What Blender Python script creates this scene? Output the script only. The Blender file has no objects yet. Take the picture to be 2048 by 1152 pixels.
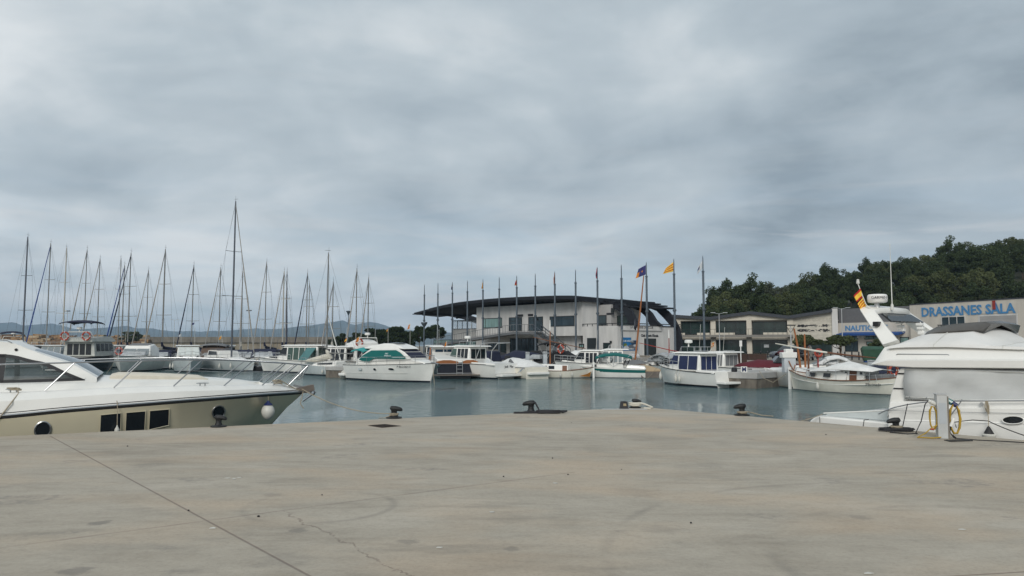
import bpy, math, random
from mathutils import Vector as V, Matrix
R = math.radians
S = bpy.context.scene
COL = S.collection
# ------------------------------------------------------------------ camera
CAMZ, FPX, TH = 2.9, 1500.0, math.atan(112 / 1500.0)
cd = bpy.data.cameras.new('camera'); cam = bpy.data.objects.new('camera', cd); COL.objects.link(cam)
cam.location = (0, 0, CAMZ); cam.rotation_euler = (math.pi / 2 + TH, 0, 0)
cd.sensor_width = 36; cd.lens = FPX / 2048 * 36; cd.clip_start = .1; cd.clip_end = 40000
S.camera = cam

def ray(px, py):
    x = (px - 1024) / FPX; z = (576 - py) / FPX
    return V((x, math.cos(TH) - z * math.sin(TH), math.sin(TH) + z * math.cos(TH)))
def at(px, py, Y):                       # the point at distance Y in front of the viewer
    d = ray(px, py); return V((0, 0, CAMZ)) + d * (Y / d.y)
def gnd(px, py, z):                      # the point at height z
    d = ray(px, py); return V((0, 0, CAMZ)) + d * ((z - CAMZ) / d.z)
class Frame:
    def __init__(s, o, u):
        s.o = V((o[0], o[1])); s.u = V((u[0], u[1])).normalized(); s.n = V((-s.u.y, s.u.x)); s.ang = math.atan2(s.u.y, s.u.x)
    def hit(s, px, py, off=0):           # (x, z) in the vertical plane y = off of this frame
        d = ray(px, py); k = ((s.o + s.n * off).dot(s.n)) / (d.x * s.n.x + d.y * s.n.y)
        p = V((d.x, d.y)) * k
        return (p - s.o).dot(s.u), CAMZ + d.z * k
    def surf(s, px, py, yf):             # point on the surface y = yf(x, z)
        y = yf(0, 1) if False else -1.2
        for _ in range(40):
            x, z = s.hit(px, py, y); y = .5 * y + .5 * yf(x, z)
        x, z = s.hit(px, py, y)
        return V((x, y, z))
    def w(s, x, y, z): p = s.o + s.u * x + s.n * y; return V((p.x, p.y, z))
def lerp(tab, x):
    tab = sorted(tab)
    if x <= tab[0][0]: return tab[0][1]
    for (a, b), (c, d) in zip(tab, tab[1:]):
        if x <= c: return b + (d - b) * (x - a) / (c - a) if c > a else d
    return tab[-1][1]
def smooth(tab, x):                      # Catmull-Rom through the table
    tab = sorted(tab)
    if x <= tab[0][0]: return tab[0][1]
    if x >= tab[-1][0]: return tab[-1][1]
    i = max(k for k in range(len(tab) - 1) if tab[k][0] <= x)
    p1, p2 = tab[i], tab[i + 1]; p0 = tab[max(0, i - 1)]; p3 = tab[min(len(tab) - 1, i + 2)]
    h = p2[0] - p1[0]; t = (x - p1[0]) / h
    m1 = (p2[1] - p0[1]) / (p2[0] - p0[0]) * h if p2[0] != p0[0] else 0
    m2 = (p3[1] - p1[1]) / (p3[0] - p1[0]) * h if p3[0] != p1[0] else 0
    return (2*t**3-3*t*t+1)*p1[1] + (t**3-2*t*t+t)*m1 + (-2*t**3+3*t*t)*p2[1] + (t**3-t*t)*m2
# ------------------------------------------------------------------ materials
def srgb(r, g, b): return tuple(((c/255)/12.92 if c/255 <= .04045 else ((c/255+.055)/1.055)**2.4) for c in (r, g, b))
class NT:
    def __init__(s, nt): s.t = nt
    def n(s, typ, **kw):
        x = s.t.nodes.new(typ)
        for k, v in kw.items(): setattr(x, k, v)
        return x
    def l(s, a, b): s.t.links.new(a, b)
    def m(s, op, a, b=None, c=None):
        x = s.n('ShaderNodeMath', operation=op)
        for i, v in enumerate((a, b, c)):
            if v is None: continue
            if isinstance(v, (int, float)): x.inputs[i].default_value = v
            else: s.l(v, x.inputs[i])
        return x.outputs[0]
    def mix(s, f, a, b, blend='MIX'):
        x = s.n('ShaderNodeMix', data_type='RGBA', blend_type=blend)
        for i, v in ((0, f), (6, a), (7, b)):
            if isinstance(v, (int, float)): x.inputs[i].default_value = v
            elif isinstance(v, tuple): x.inputs[i].default_value = (*v[:3], 1)
            else: s.l(v, x.inputs[i])
        return x.outputs[2]
    def ramp(s, f, stops):
        x = s.n('ShaderNodeValToRGB'); e = x.color_ramp.elements
        while len(e) < len(stops): e.new(.5)
        for k, (p, c) in enumerate(stops): e[k].position = p; e[k].color = (*(c if isinstance(c, tuple) else (c, c, c)), 1)
        s.l(f, x.inputs[0]); return x.outputs[0]
    def noise(s, vec, scale, detail=4, rough=.55, dist=0):
        x = s.n('ShaderNodeTexNoise'); x.inputs['Scale'].default_value = scale; x.inputs['Detail'].default_value = detail
        x.inputs['Roughness'].default_value = rough; x.inputs['Distortion'].default_value = dist
        if vec is not None: s.l(vec, x.inputs['Vector'])
        return x.outputs[0]
    def map(s, vec, scale=(1, 1, 1), rot=(0, 0, 0), loc=(0, 0, 0)):
        x = s.n('ShaderNodeMapping'); x.inputs['Scale'].default_value = scale; x.inputs['Rotation'].default_value = rot; x.inputs['Location'].default_value = loc
        s.l(vec, x.inputs[0]); return x.outputs[0]
MATS = {}; M = {}
def newmat(name):
    m = bpy.data.materials.new(name); m.use_nodes = True; t = NT(m.node_tree)
    b = m.node_tree.nodes['Principled BSDF']; MATS[name] = m
    return m, t, b
def mat(name, col, rough=.5, metal=0, var=.12, scale=2.5, bump=0, bscale=30, coat=0, streak=1.0, trans=0, alpha=1, ior=1.45):
    if name in MATS: return MATS[name]
    m, t, b = newmat(name); M[name] = m
    tc = t.n('ShaderNodeTexCoord').outputs['Object']
    v = t.map(tc, (scale, scale, scale * (1 if streak == 1 else streak)))
    f = t.ramp(t.noise(v, 1, 6, .6), [(.3, 0.0), (.7, 1.0)])
    lo = tuple(c * (1 - var) for c in col); hi = tuple(min(1, c * (1 + var * .5)) for c in col)
    t.l(t.mix(f, lo, hi), b.inputs['Base Color'])
    b.inputs['Roughness'].default_value = rough; b.inputs['Metallic'].default_value = metal; b.inputs['IOR'].default_value = ior
    if coat: b.inputs['Coat Weight'].default_value = coat; b.inputs['Coat Roughness'].default_value = .08
    if trans: b.inputs['Transmission Weight'].default_value = trans
    if alpha < 1: b.inputs['Alpha'].default_value = alpha
    if bump:
        bp = t.n('ShaderNodeBump'); bp.inputs['Strength'].default_value = bump; bp.inputs['Distance'].default_value = .03
        t.l(t.noise(tc, bscale, 5), bp.inputs['Height']); t.l(bp.outputs[0], b.inputs['Normal'])
    return m
def defm(k, *a, **kw): M[k] = mat(k, *a, **kw)
defm('gelcoat', (.78, .77, .73), .28, coat=.3, var=.07, scale=1.5)
defm('gelcoat_cream', (.72, .69, .60), .3, coat=.3, var=.08)
defm('gelcoat_dull', (.62, .62, .58), .4, var=.15)
defm('trawler_grey', (.42, .43, .40), .5, var=.15)
defm('gelcoat_grey', (.50, .54, .54), .35, var=.1)
defm('champagne', (.58, .53, .39), .28, metal=.15, coat=.5, var=.05)
defm('deck_grey', (.55, .54, .50), .6)
defm('antifoul', (.03, .035, .05), .7)
defm('black_trim', (.012, .012, .014), .4)
defm('navy_hull', (.012, .012, .02), .25, coat=.4)
defm('glass_dark', (.012, .016, .02), .06, var=.0)
defm('glass_blue', (.02, .05, .09), .08, var=.1)
defm('glass_teal', (.05, .16, .16), .1, var=.1)
defm('glass_green', (.05, .09, .075), .1, var=.15)
defm('glass_grey', (.22, .25, .26), .12, var=.2)
defm('screen_cover', (.60, .64, .62), .7, var=.1)
defm('stainless', (.36, .37, .38), .3, metal=.9, var=.1)
defm('alu', (.50, .51, .51), .4, metal=.6, var=.1)
defm('mast_alu', (.23, .23, .22), .5, metal=.3, var=.15)
defm('mast_cream', (.42, .40, .35), .5, var=.1)
defm('mast_dark', (.10, .11, .13), .4, metal=.3)
defm('navy_canvas', (.012, .016, .04), .85, bump=.4)
defm('black_canvas', (.010, .010, .012), .85, bump=.4)
defm('blue_canvas', (.02, .05, .20), .8)
defm('teal_canvas', (.0, .115, .105), .8, var=.08, bump=.2)
defm('teal_pale', (.03, .28, .28), .8)
defm('maroon_canvas', (.10, .012, .02), .85, bump=.4)
defm('beige_canvas', (.42, .31, .19), .85, bump=.4)
defm('white_canvas', (.70, .70, .68), .75, bump=.35, bscale=8)
defm('sail_cream', (.58, .55, .47), .8, bump=.4)
defm('furled_grey', (.27, .26, .24), .8)
defm('brown_canvas', (.12, .085, .065), .8)
defm('navy_blind', (.012, .022, .075), .5)
defm('clear_vinyl', (.35, .37, .38), .15, var=.3)
defm('grey_canvas', (.16, .165, .17), .8)
defm('cushion', (.68, .63, .53), .8)
defm('wood', (.16, .065, .03), .5, var=.3, scale=6)
defm('wood_grey', (.16, .135, .115), .7, var=.3, scale=6)
defm('orange_wood', (.30, .11, .035), .5, var=.2)
defm('red_paint', (.28, .03, .02), .5)
defm('lifebuoy', (.34, .05, .025), .6)
defm('white_band', (.7, .7, .68), .5)
defm('rope', (.36, .31, .23), .9, bump=.6, bscale=80)
defm('rope_dark', (.03, .03, .033), .9)
defm('rubber', (.02, .02, .022), .6, bump=.2)
defm('fender_white', (.55, .54, .49), .45, var=.2)
defm('fender_blue', (.012, .02, .09), .4)
defm('iron', (.014, .015, .016), .5, var=.3, bump=.4, bscale=40)
defm('engine', (.02, .02, .023), .35)
defm('flag_red', (.45, .02, .02), .8)
defm('flag_yellow', (.80, .52, .06), .8)
defm('flag_orange', (.62, .22, .02), .8)
defm('flag_navy', (.035, .035, .14), .8)
defm('flag_white', (.55, .58, .60), .8)
defm('flag_blue', (.02, .03, .12), .8)
defm('text_dark', (.02, .02, .025), .6)
defm('text_blue', (.07, .24, .47), .6, var=.2)
defm('text_white', (.7, .75, .75), .6)
# ------------------------------------------------------------------ mesh builder
class MB:
    def __init__(s): s.v = []; s.f = []; s.mi = []
    def add(s, vs, fs, mi=0):
        o = len(s.v); s.v += [tuple(p) for p in vs]
        for f in fs: s.f.append(tuple(i + o for i in f)); s.mi.append(mi)
    def box(s, x0, x1, y0, y1, z0, z1, mi=0):
        s.add([(x, y, z) for z in (z0, z1) for y in (y0, y1) for x in (x0, x1)],
              [(0, 2, 3, 1), (4, 5, 7, 6), (0, 1, 5, 4), (2, 6, 7, 3), (0, 4, 6, 2), (1, 3, 7, 5)], mi); return s
    def bar(s, a, b, wx, wz=None, mi=0, up=V((0, 0, 1))):       # square bar
        a, b = V(a), V(b); wz = wz or wx; d = (b - a).normalized()
        x = d.cross(up); x = x.normalized() if x.length > 1e-4 else V((1, 0, 0)); z = x.cross(d)
        vs = [p + x * sx * wx / 2 + z * sz * wz / 2 for p in (a, b) for sx, sz in ((-1, -1), (1, -1), (1, 1), (-1, 1))]
        s.add(vs, [(0, 1, 2, 3), (7, 6, 5, 4), (0, 4, 5, 1), (1, 5, 6, 2), (2, 6, 7, 3), (3, 7, 4, 0)], mi); return s
    def tube(s, pts, r, n=6, mi=0, closed=False):
        pts = [V(p) for p in pts]; m = len(pts); rs = r if isinstance(r, (list, tuple)) else [r] * m; vs = []
        prev = None
        for i, p in enumerate(pts):
            d = (pts[(i + 1) % m if closed else min(i + 1, m - 1)] - pts[(i - 1) % m if closed else max(i - 1, 0)])
            d = d.normalized() if d.length > 1e-9 else V((0, 0, 1))
            if prev is None:
                x = d.cross(V((0, 0, 1))); x = x.normalized() if x.length > 1e-3 else V((1, 0, 0))
            else:
                x = prev - d * prev.dot(d); x = x.normalized() if x.length > 1e-6 else V((1, 0, 0))
            prev = x; y = d.cross(x)
            vs += [p + (x * math.cos(2*math.pi*k/n) + y * math.sin(2*math.pi*k/n)) * rs[i] for k in range(n)]
        fs = [(i*n+k, i*n+(k+1) % n, ((i+1) % m)*n+(k+1) % n, ((i+1) % m)*n+k) for i in range(m if closed else m-1) for k in range(n)]
        if not closed: fs += [tuple(range(n))[::-1], tuple((m-1)*n+k for k in range(n))]
        s.add(vs, fs, mi); return s
    def lathe(s, prof, n=12, c=(0, 0, 0), mi=0):                 # [(r, z)]
        vs = [(c[0]+r*math.cos(2*math.pi*k/n), c[1]+r*math.sin(2*math.pi*k/n), c[2]+z) for r, z in prof for k in range(n)]
        m = len(prof)
        fs = [(i*n+k, i*n+(k+1) % n, (i+1)*n+(k+1) % n, (i+1)*n+k) for i in range(m-1) for k in range(n)]
        fs += [tuple(range(n))[::-1], tuple((m-1)*n+k for k in range(n))]
        s.add(vs, fs, mi); return s
    def slab(s, pts, nrm, th, mi=0):                             # polygon thickened along nrm
        pts = [V(p) for p in pts]; nrm = V(nrm); k = len(pts)
        vs = pts + [p + nrm * th for p in pts]
        fs = [tuple(range(k))[::-1], tuple(range(k, 2*k))] + [(i, (i+1) % k, k+(i+1) % k, k+i) for i in range(k)]
        s.add(vs, fs, mi); return s
    def loft(s, rings, mis=None, cap0=False, cap1=False, closed=False):
        n = len(rings[0]); o = [p for r in rings for p in r]; fs = []; ms = []
        for i in range(len(rings)-1):
            for k in range(n if closed else n-1):
                fs.append((i*n+k, i*n+(k+1) % n, (i+1)*n+(k+1) % n, (i+1)*n+k)); ms.append(mis[k] if mis else 0)
        b = len(s.v); s.v += [tuple(p) for p in o]
        for f, m_ in zip(fs, ms): s.f.append(tuple(x+b for x in f)); s.mi.append(m_)
        if cap0: s.f.append(tuple(b+k for k in range(n))[::-1]); s.mi.append(cap0 if isinstance(cap0, int) and cap0 is not True else 0)
        if cap1: s.f.append(tuple(b+(len(rings)-1)*n+k for k in range(n))); s.mi.append(0)
        return s
    def sphere(s, c, r, n=10, m=6, sz=1, mi=0):
        return s.lathe([(max(.001, r*math.sin(math.pi*i/m)), -r*sz*math.cos(math.pi*i/m)) for i in range(m+1)], n, c, mi)
    def torus(s, c, R_, r, ax=(0, 1, 0), n=16, m=6, mi=0):
        ax = V(ax).normalized(); x = ax.orthogonal().normalized(); y = ax.cross(x); c = V(c)
        return s.tube([c + (x*math.cos(2*math.pi*i/n) + y*math.sin(2*math.pi*i/n))*R_ for i in range(n)], r, m, mi, True)
    def build(s, name, mats, parent=None, sm=35, bevel=0, seg=2):
        me = bpy.data.meshes.new(name); me.from_pydata(s.v, [], s.f)
        if not isinstance(mats, (list, tuple)): mats = [mats]
        for m in mats: me.materials.append(M[m] if isinstance(m, str) else m)
        me.polygons.foreach_set('material_index', s.mi)
        if sm:
            me.polygons.foreach_set('use_smooth', [True] * len(s.f)); me.set_sharp_from_angle(angle=R(sm))
        me.update()
        o = bpy.data.objects.new(name, me); COL.objects.link(o)
        if parent is not None: o.parent = parent
        if bevel:
            b = o.modifiers.new('bevel', 'BEVEL'); b.width = bevel; b.segments = seg; b.limit_method = 'ANGLE'; b.angle_limit = R(40)
        return o
def each(mb, name, mats, parent=None, **kw):         # every separate piece of the builder as an object of its own
    p = list(range(len(mb.v)))
    def f(i):
        while p[i] != i: p[i] = p[p[i]]; i = p[i]
        return i
    for fc in mb.f:
        for i in fc[1:]: p[f(i)] = f(fc[0])
    gr = {}
    for fc, mi in zip(mb.f, mb.mi): gr.setdefault(f(fc[0]), []).append((fc, mi))
    out = []
    for g in gr.values():
        b = MB(); ix = {}
        for fc, mi in g:
            for i in fc:
                if i not in ix: ix[i] = len(b.v); b.v.append(mb.v[i])
            b.f.append(tuple(ix[i] for i in fc)); b.mi.append(mi)
        out.append(b.build(name, mats, parent, **kw))
    return out
def tag(o, label=None, cat=None, group=None, kind=None):
    for k, v in (('label', label), ('category', cat), ('group', group), ('kind', kind)):
        if v: o[k] = v
    return o
def empty(name, loc, ang=0, label=None, cat=None, group=None):
    o = bpy.data.objects.new(name, None); COL.objects.link(o); o.location = loc; o.rotation_euler = (0, 0, ang); o.empty_display_size = .1
    return tag(o, label, cat, group)
def text(body, size, parent, loc, rot, m, name='lettering', ext=.01, align='CENTER', bold=0, xs=1, width=None):
    c = bpy.data.curves.new(name, 'FONT'); c.body = body; c.size = size; c.extrude = ext; c.align_x = align; c.offset = bold; c.resolution_u = 2
    f = bpy.data.objects.new('lettering_source', c); COL.objects.link(f)
    me = bpy.data.meshes.new_from_object(f.evaluated_get(bpy.context.evaluated_depsgraph_get())); bpy.data.objects.remove(f); bpy.data.curves.remove(c)
    me.materials.clear(); me.materials.append(M[m]); o = bpy.data.objects.new(name, me); COL.objects.link(o)
    if parent: o.parent = parent
    if width: xv = [v.co.x for v in me.vertices]; xs = width/(max(xv)-min(xv))
    o.location = loc; o.rotation_euler = rot; o.scale = (xs, 1, 1)
    return o
def clone(o, parent=None):
    c = o.copy(); COL.objects.link(c); c.parent = parent
    for ch in [x for x in o.children]: clone(ch, c)
    return c
# ------------------------------------------------------------------ light and sky
S.view_settings.view_transform = 'Standard'; S.view_settings.look = 'None'; S.view_settings.exposure = 0.35; S.view_settings.gamma = 1
SUN_EL, SUN_AZ = 33, 190        # azimuth clockwise from +Y
w = bpy.data.worlds.new('World'); S.world = w; w.use_nodes = True
t = NT(w.node_tree); bg = w.node_tree.nodes['Background']
sky = t.n('ShaderNodeTexSky', sky_type='NISHITA', sun_disc=False, sun_elevation=R(SUN_EL), sun_rotation=R(SUN_AZ), air_density=1.0, dust_density=2.0, ozone_density=1.0)
g = t.n('ShaderNodeTexCoord').outputs['Generated']
sx = t.n('ShaderNodeSeparateXYZ'); t.l(g, sx.inputs[0]); X, Yy, Z = sx.outputs
zz = t.m('ADD', t.m('MAXIMUM', Z, 0.0), .20)
cx = t.n('ShaderNodeCombineXYZ'); t.l(t.m('DIVIDE', X, zz), cx.inputs[0]); t.l(t.m('DIVIDE', Yy, zz), cx.inputs[1])
cv = cx.outputs[0]
n1 = t.noise(t.map(cv, (.95, .95, 1), loc=(3.2, 1.7, 0)), 1.0, 6, .52, .8)        # broad banks
n2 = t.noise(t.map(cv, (2.3, 2.6, 1), rot=(0, 0, .35), loc=(7.1, .4, 2)), 1.0, 6, .5, .45)   # streaks
n3 = t.noise(t.map(g, (2.6, 2.6, 5.0), loc=(1.3, 5.2, .7)), 1.7, 6, .52, .5)       # layers by height
a = t.m('ADD', t.m('MULTIPLY', n1, .42), t.m('ADD', t.m('MULTIPLY', n2, .28), t.m('MULTIPLY', n3, .30)))
side = t.m('MULTIPLY', X, -.15)                                                   # the bank is thicker to the east
a = t.m('ADD', t.m('ADD', a, side), t.ramp(Z, [(.04, .075), (.13, .02), (.17, 0.0), (.30, .02), (.42, .035)]))
cloud = t.ramp(a, [(.35, (2.25, 2.74, 3.15)), (.44, (3.2, 3.75, 4.18)), (.53, (3.95, 4.5, 4.88)), (.66, (5.75, 6.1, 6.3))])
gap = t.ramp(t.noise(t.map(g, (1.4, 1.4, 10), loc=(.3, 2.2, 4.4)), 2.0, 5, .6, .4), [(.46, 0.0), (.62, 1.0)])
low = t.ramp(Z, [(.02, 1.0), (.20, .10), (.3, 0.0)])
gp = t.m('MULTIPLY', t.m('MULTIPLY', gap, low), .6)
blue = t.mix(.55, sky.outputs[0], (3.3, 4.4, 5.4))
full = t.mix(gp, cloud, blue)
wisp = t.ramp(t.noise(t.map(g, (2.0, 2.0, 17), rot=(.05, .03, 0), loc=(4.3, 1.1, 2.7)), 2.3, 7, .6, .6), [(.52, 0.0), (.70, 1.0)])
band = t.ramp(Z, [(.02, .2), (.06, 1.0), (.13, .8), (.20, .15), (.45, .10)])
full = t.mix(t.m('MULTIPLY', t.m('MULTIPLY', wisp, band), .65), full, (5.3, 5.35, 5.4))
t.l(full, bg.inputs[0]); bg.inputs[1].default_value = .1
sl = bpy.data.lights.new('sun', 'SUN'); so = bpy.data.objects.new('sun', sl); COL.objects.link(so)
sl.energy = 1.5; sl.angle = R(24); sl.color = (1, .96, .90)
sd = V((math.sin(R(SUN_AZ))*math.cos(R(SUN_EL)), math.cos(R(SUN_AZ))*math.cos(R(SUN_EL)), math.sin(R(SUN_EL))))
so.rotation_euler = sd.to_track_quat('Z', 'Y').to_euler(); so.location = (0, -20, 60)
# ------------------------------------------------------------------ water
m, t, b = newmat('harbour_water')
pos = t.n('ShaderNodeNewGeometry').outputs['Position']
big = t.ramp(t.noise(t.map(pos, (.10, .05, 1)), 1, 3, .5, .6), [(.40, .12), (.60, 1.25)])
b.inputs['Base Color'].default_value = (.045, .105, .112, 1)
b.inputs['Roughness'].default_value = .06; b.inputs['IOR'].default_value = 1.33
h = t.m('ADD', t.m('MULTIPLY', t.noise(t.map(pos, (1.4, 2.6, 1)), 1, 3, .55), .6), t.m('MULTIPLY', t.noise(t.map(pos, (5, 8, 1), rot=(0, 0, .4)), 1, 3, .6), .22))
bp = t.n('ShaderNodeBump'); t.l(t.m('MULTIPLY', big, .75), bp.inputs['Strength']); bp.inputs['Distance'].default_value = .28
t.l(h, bp.inputs['Height']); t.l(bp.outputs[0], b.inputs['Normal'])
mb = MB(); mb.add([(-9000, -60, 0), (9000, -60, 0), (9000, 9300, 0), (-9000, 9300, 0)], [(0, 1, 2, 3)])
tag(mb.build('water', MATS['harbour_water'], sm=0), 'blue-green harbour water with light ripples', 'water', kind='structure')
# ------------------------------------------------------------------ near quay
QZ = 1.25
qA, qC, qB = gnd(0, 873, QZ), gnd(1287, 814.5, QZ), gnd(2048, 880.5, QZ)
uL = (qC - qA).normalized(); uR = (qB - qC).normalized()
FQ = Frame(qC, uL)               # along the left edge
m, t, b = newmat('quay_concrete')
pos = t.n('ShaderNodeNewGeometry').outputs['Position']
v1 = t.map(pos, (.42, .85, 1), rot=(0, 0, .12))
base = t.ramp(t.noise(v1, 1.3, 8, .62, .6), [(.28, (.275, .240, .190)), (.45, (.350, .312, .252)), (.6, (.388, .348, .284)), (.78, (.455, .410, .340))])
fine = t.ramp(t.noise(t.map(pos, (1.2, 3.2, 1), rot=(0, 0, .2)), 2.2, 8, .68), [(.3, .86), (.5, 1.0), (.75, 1.06)])
col = t.mix(1, base, fine, 'MULTIPLY')
warm = t.ramp(t.noise(t.map(pos, (.5, .9, 1), loc=(9, 3, 0)), .9, 4, .5), [(.48, 0.0), (.68, 1.0)])
col = t.mix(t.m('MULTIPLY', warm, .5), col, (.46, .355, .25))
smudge = t.ramp(t.noise(t.map(pos, (.45, 1.9, 1), rot=(0, 0, .22), loc=(3, 11, 0)), 1.4, 6, .55, .4), [(.60, 0.0), (.72, 1.0)])
col = t.mix(t.m('MULTIPLY', smudge, .42), col, (.20, .18, .148))
tarn = t.m('MULTIPLY', t.ramp(t.noise(t.map(pos, (1, 1.5, 1), loc=(2, 7, 0)), .75, 2, .5), [(.66, 0.0), (.70, 1.0)]), t.ramp(t.noise(pos, 9, 5, .7), [(.42, 0.0), (.6, 1.0)]))
col = t.mix(t.m('MULTIPLY', tarn, .35), col, (.10, .10, .105))
grit = t.ramp(t.noise(pos, 30, 5, .75), [(.3, .84), (.5, 1.0), (.7, 1.07)])
col = t.mix(1, col, grit, 'MULTIPLY')
sp = t.n('ShaderNodeSeparateXYZ'); t.l(pos, sp.inputs[0])
def seg_mask(p, q, wd, wob=0.0, wsc=3):         # how near a point of the slab is to the joint from p to q
    d = (q - p); L = math.hypot(d.x, d.y); ux, uy = d.x/L, d.y/L
    rx, ry = t.m('SUBTRACT', sp.outputs[0], p.x), t.m('SUBTRACT', sp.outputs[1], p.y)
    s_ = t.m('ADD', t.m('MULTIPLY', rx, ux), t.m('MULTIPLY', ry, uy))
    c_ = t.m('SUBTRACT', t.m('MULTIPLY', ry, ux), t.m('MULTIPLY', rx, uy))
    if wob: c_ = t.m('ADD', c_, t.m('MULTIPLY', t.m('SUBTRACT', t.noise(pos, wsc, 5, .65), .5), wob))
    k = t.ramp(t.m('DIVIDE', t.m('ABSOLUTE', c_), wd), [(.45, 1.0), (1.0, 0.0)])
    ins = t.m('MULTIPLY', t.m('GREATER_THAN', s_, 0), t.m('LESS_THAN', s_, L))
    return t.m('MULTIPLY', k, ins)
j1 = seg_mask(gnd(100, 872, QZ), gnd(625, 1155, QZ) + (gnd(625, 1155, QZ) - gnd(100, 872, QZ)), .016)
j2 = seg_mask(gnd(1860, 1155, QZ), gnd(2048, 1095, QZ) + V((9, 1, 0)), .016)
j3 = t.m('MULTIPLY', seg_mask(gnd(0, 1096, QZ), gnd(1150, 944, QZ), .028, .02), t.ramp(t.noise(pos, 1.5, 3), [(.35, .2), (.6, .8)]))
cr = t.m('MULTIPLY', seg_mask(gnd(560, 1022, QZ), gnd(840, 1160, QZ), .016, .50, 2.5), t.ramp(t.noise(pos, 6, 2), [(.36, .1), (.5, 1.0)]))
def arc_mask(c, r, wd, a=1):
    rx, ry = t.m('SUBTRACT', sp.outputs[0], c.x), t.m('SUBTRACT', sp.outputs[1], c.y)
    rr = t.m('SQRT', t.m('ADD', t.m('MULTIPLY', rx, rx), t.m('MULTIPLY', ry, ry)))
    k = t.ramp(t.m('DIVIDE', t.m('ABSOLUTE', t.m('SUBTRACT', rr, r)), wd), [(.2, 1.0), (1.0, 0.0)])
    return t.m('MULTIPLY', t.m('MULTIPLY', k, t.ramp(t.noise(pos, 1.1, 4), [(.42, 0.0), (.62, 1.0)])), a)
def stain(px, py, r, m_=.5):
    c = gnd(px, py, QZ); rx, ry = t.m('SUBTRACT', sp.outputs[0], c.x), t.m('SUBTRACT', sp.outputs[1], c.y)
    d_ = t.m('SQRT', t.m('ADD', t.m('MULTIPLY', rx, rx), t.m('MULTIPLY', ry, ry)))
    e_ = t.m('ADD', t.m('DIVIDE', d_, r), t.m('MULTIPLY', t.m('SUBTRACT', t.noise(pos, 7, 5, .7), .5), 2.4))
    return t.m('MULTIPLY', t.ramp(e_, [(.45, 1.0), (.85, 0.0)]), m_)
st_ = None
for px_, py_, r_, m__ in ((200, 1046, .16, 0.45), (150, 1142, .17, 0.42), (592, 1062, .12, 0.36), (545, 989, .14, 0.24), (816, 1083, .11, 0.33), (1020, 1098, .09, 0.33), (560, 1120, .3, 0.18), (1270, 985, .35, 0.15), (1020, 1035, .3, 0.12), (1720, 1035, .16, 0.24), (1420, 930, .3, 0.18), (300, 930, .3, 0.18), (1560, 905, .3, 0.15), (1330, 1058, .25, 0.18)):
    k_ = stain(px_, py_, r_, m__); st_ = k_ if st_ is None else t.m('MAXIMUM', st_, k_)
col = t.mix(st_, col, (.085, .082, .08))
jj = t.m('MAXIMUM', t.m('MAXIMUM', j1, j2), t.m('MULTIPLY', t.m('MAXIMUM', j3, cr), .8))
col = t.mix(t.m('MULTIPLY', jj, .52), col, (.08, .045, .04))
c1 = gnd(1900, 1152, QZ) + V((1.0, .2, 0)); c2 = gnd(640, 1012, QZ)
tr = t.m('MAXIMUM', arc_mask(c1, 2.1, .09), t.m('MAXIMUM', arc_mask(c1, 3.4, .07), arc_mask(c2, .75, .06)))
col = t.mix(t.m('MULTIPLY', tr, .25), col, (.09, .085, .08))
t.l(col, b.inputs['Base Color']); b.inputs['Roughness'].default_value = .85
bp = t.n('ShaderNodeBump'); bp.inputs['Strength'].default_value = .35; bp.inputs['Distance'].default_value = .01
t.l(t.m('SUBTRACT', t.noise(pos, 14, 8, .7), t.m('MULTIPLY', jj, .8)), bp.inputs['Height']); t.l(bp.outputs[0], b.inputs['Normal'])
m2 = mat('quay_side', (.24, .22, .19), .85, var=.3, bump=.5)
out = [qC, qC - uL * 60, V((-60, -45, QZ)), V((60, -45, QZ)), qC + uR * 42]
mb = MB(); k = len(out)
mb.add([(p.x, p.y, QZ) for p in out], [tuple(range(k))], 0)
mb.add([(p.x, p.y, QZ) for p in out] + [(p.x, p.y, -1.5) for p in out], [(i, (i+1) % k, k+(i+1) % k, k+i) for i in range(k)], 1)
tag(mb.build('quay', [MATS['quay_concrete'], m2], sm=0), 'broad bare concrete quay with joints and stains', 'quay', kind='structure')
# ------------------------------------------------------------------ far shore
m, t, b = newmat('shore_paving')
pos = t.n('ShaderNodeNewGeometry').outputs['Position']
t.l(t.ramp(t.noise(pos, .35, 7, .6), [(.3, (.17, .155, .13)), (.7, (.27, .245, .20))]), b.inputs['Base Color']); b.inputs['Roughness'].default_value = .9
shore = [(-19, 118), (17.3, 77.3), (19.8, 75.5), (25.0, 52), (62, 18), (400, -20), (9000, -20), (9000, 9200), (1500, 9200), (-90, 420), (-78, 236), (-60, 160)]
mb = MB(); k = len(shore)
mb.add([(x, y, QZ) for x, y in shore], [tuple(range(k))], 0)
mb.add([(x, y, QZ) for x, y in shore] + [(x, y, -1.5) for x, y in shore], [(i, (i+1) % k, k+(i+1) % k, k+i) for i in range(k)], 1)
tag(mb.build('ground', [MATS['shore_paving'], m2], sm=0), 'paved harbour shore around the clubhouse', 'ground', kind='structure')
m, t, b = newmat('asphalt')
pos = t.n('ShaderNodeNewGeometry').outputs['Position']
t.l(t.ramp(t.noise(pos, .6, 7, .6), [(.3, (.045, .046, .048)), (.7, (.085, .085, .085))]), b.inputs['Base Color']); b.inputs['Roughness'].default_value = .9
mb = MB(); rp = [(27, 108), (50, 99), (62, 78), (74, 56), (66, 50), (55, 70), (44, 86), (25, 95)]
mb.add([(x, y, QZ+.006) for x, y in rp], [tuple(range(len(rp)))])
tag(mb.build('road', MATS['asphalt'], sm=0), 'grey road in front of the workshops', 'road', kind='structure')
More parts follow.
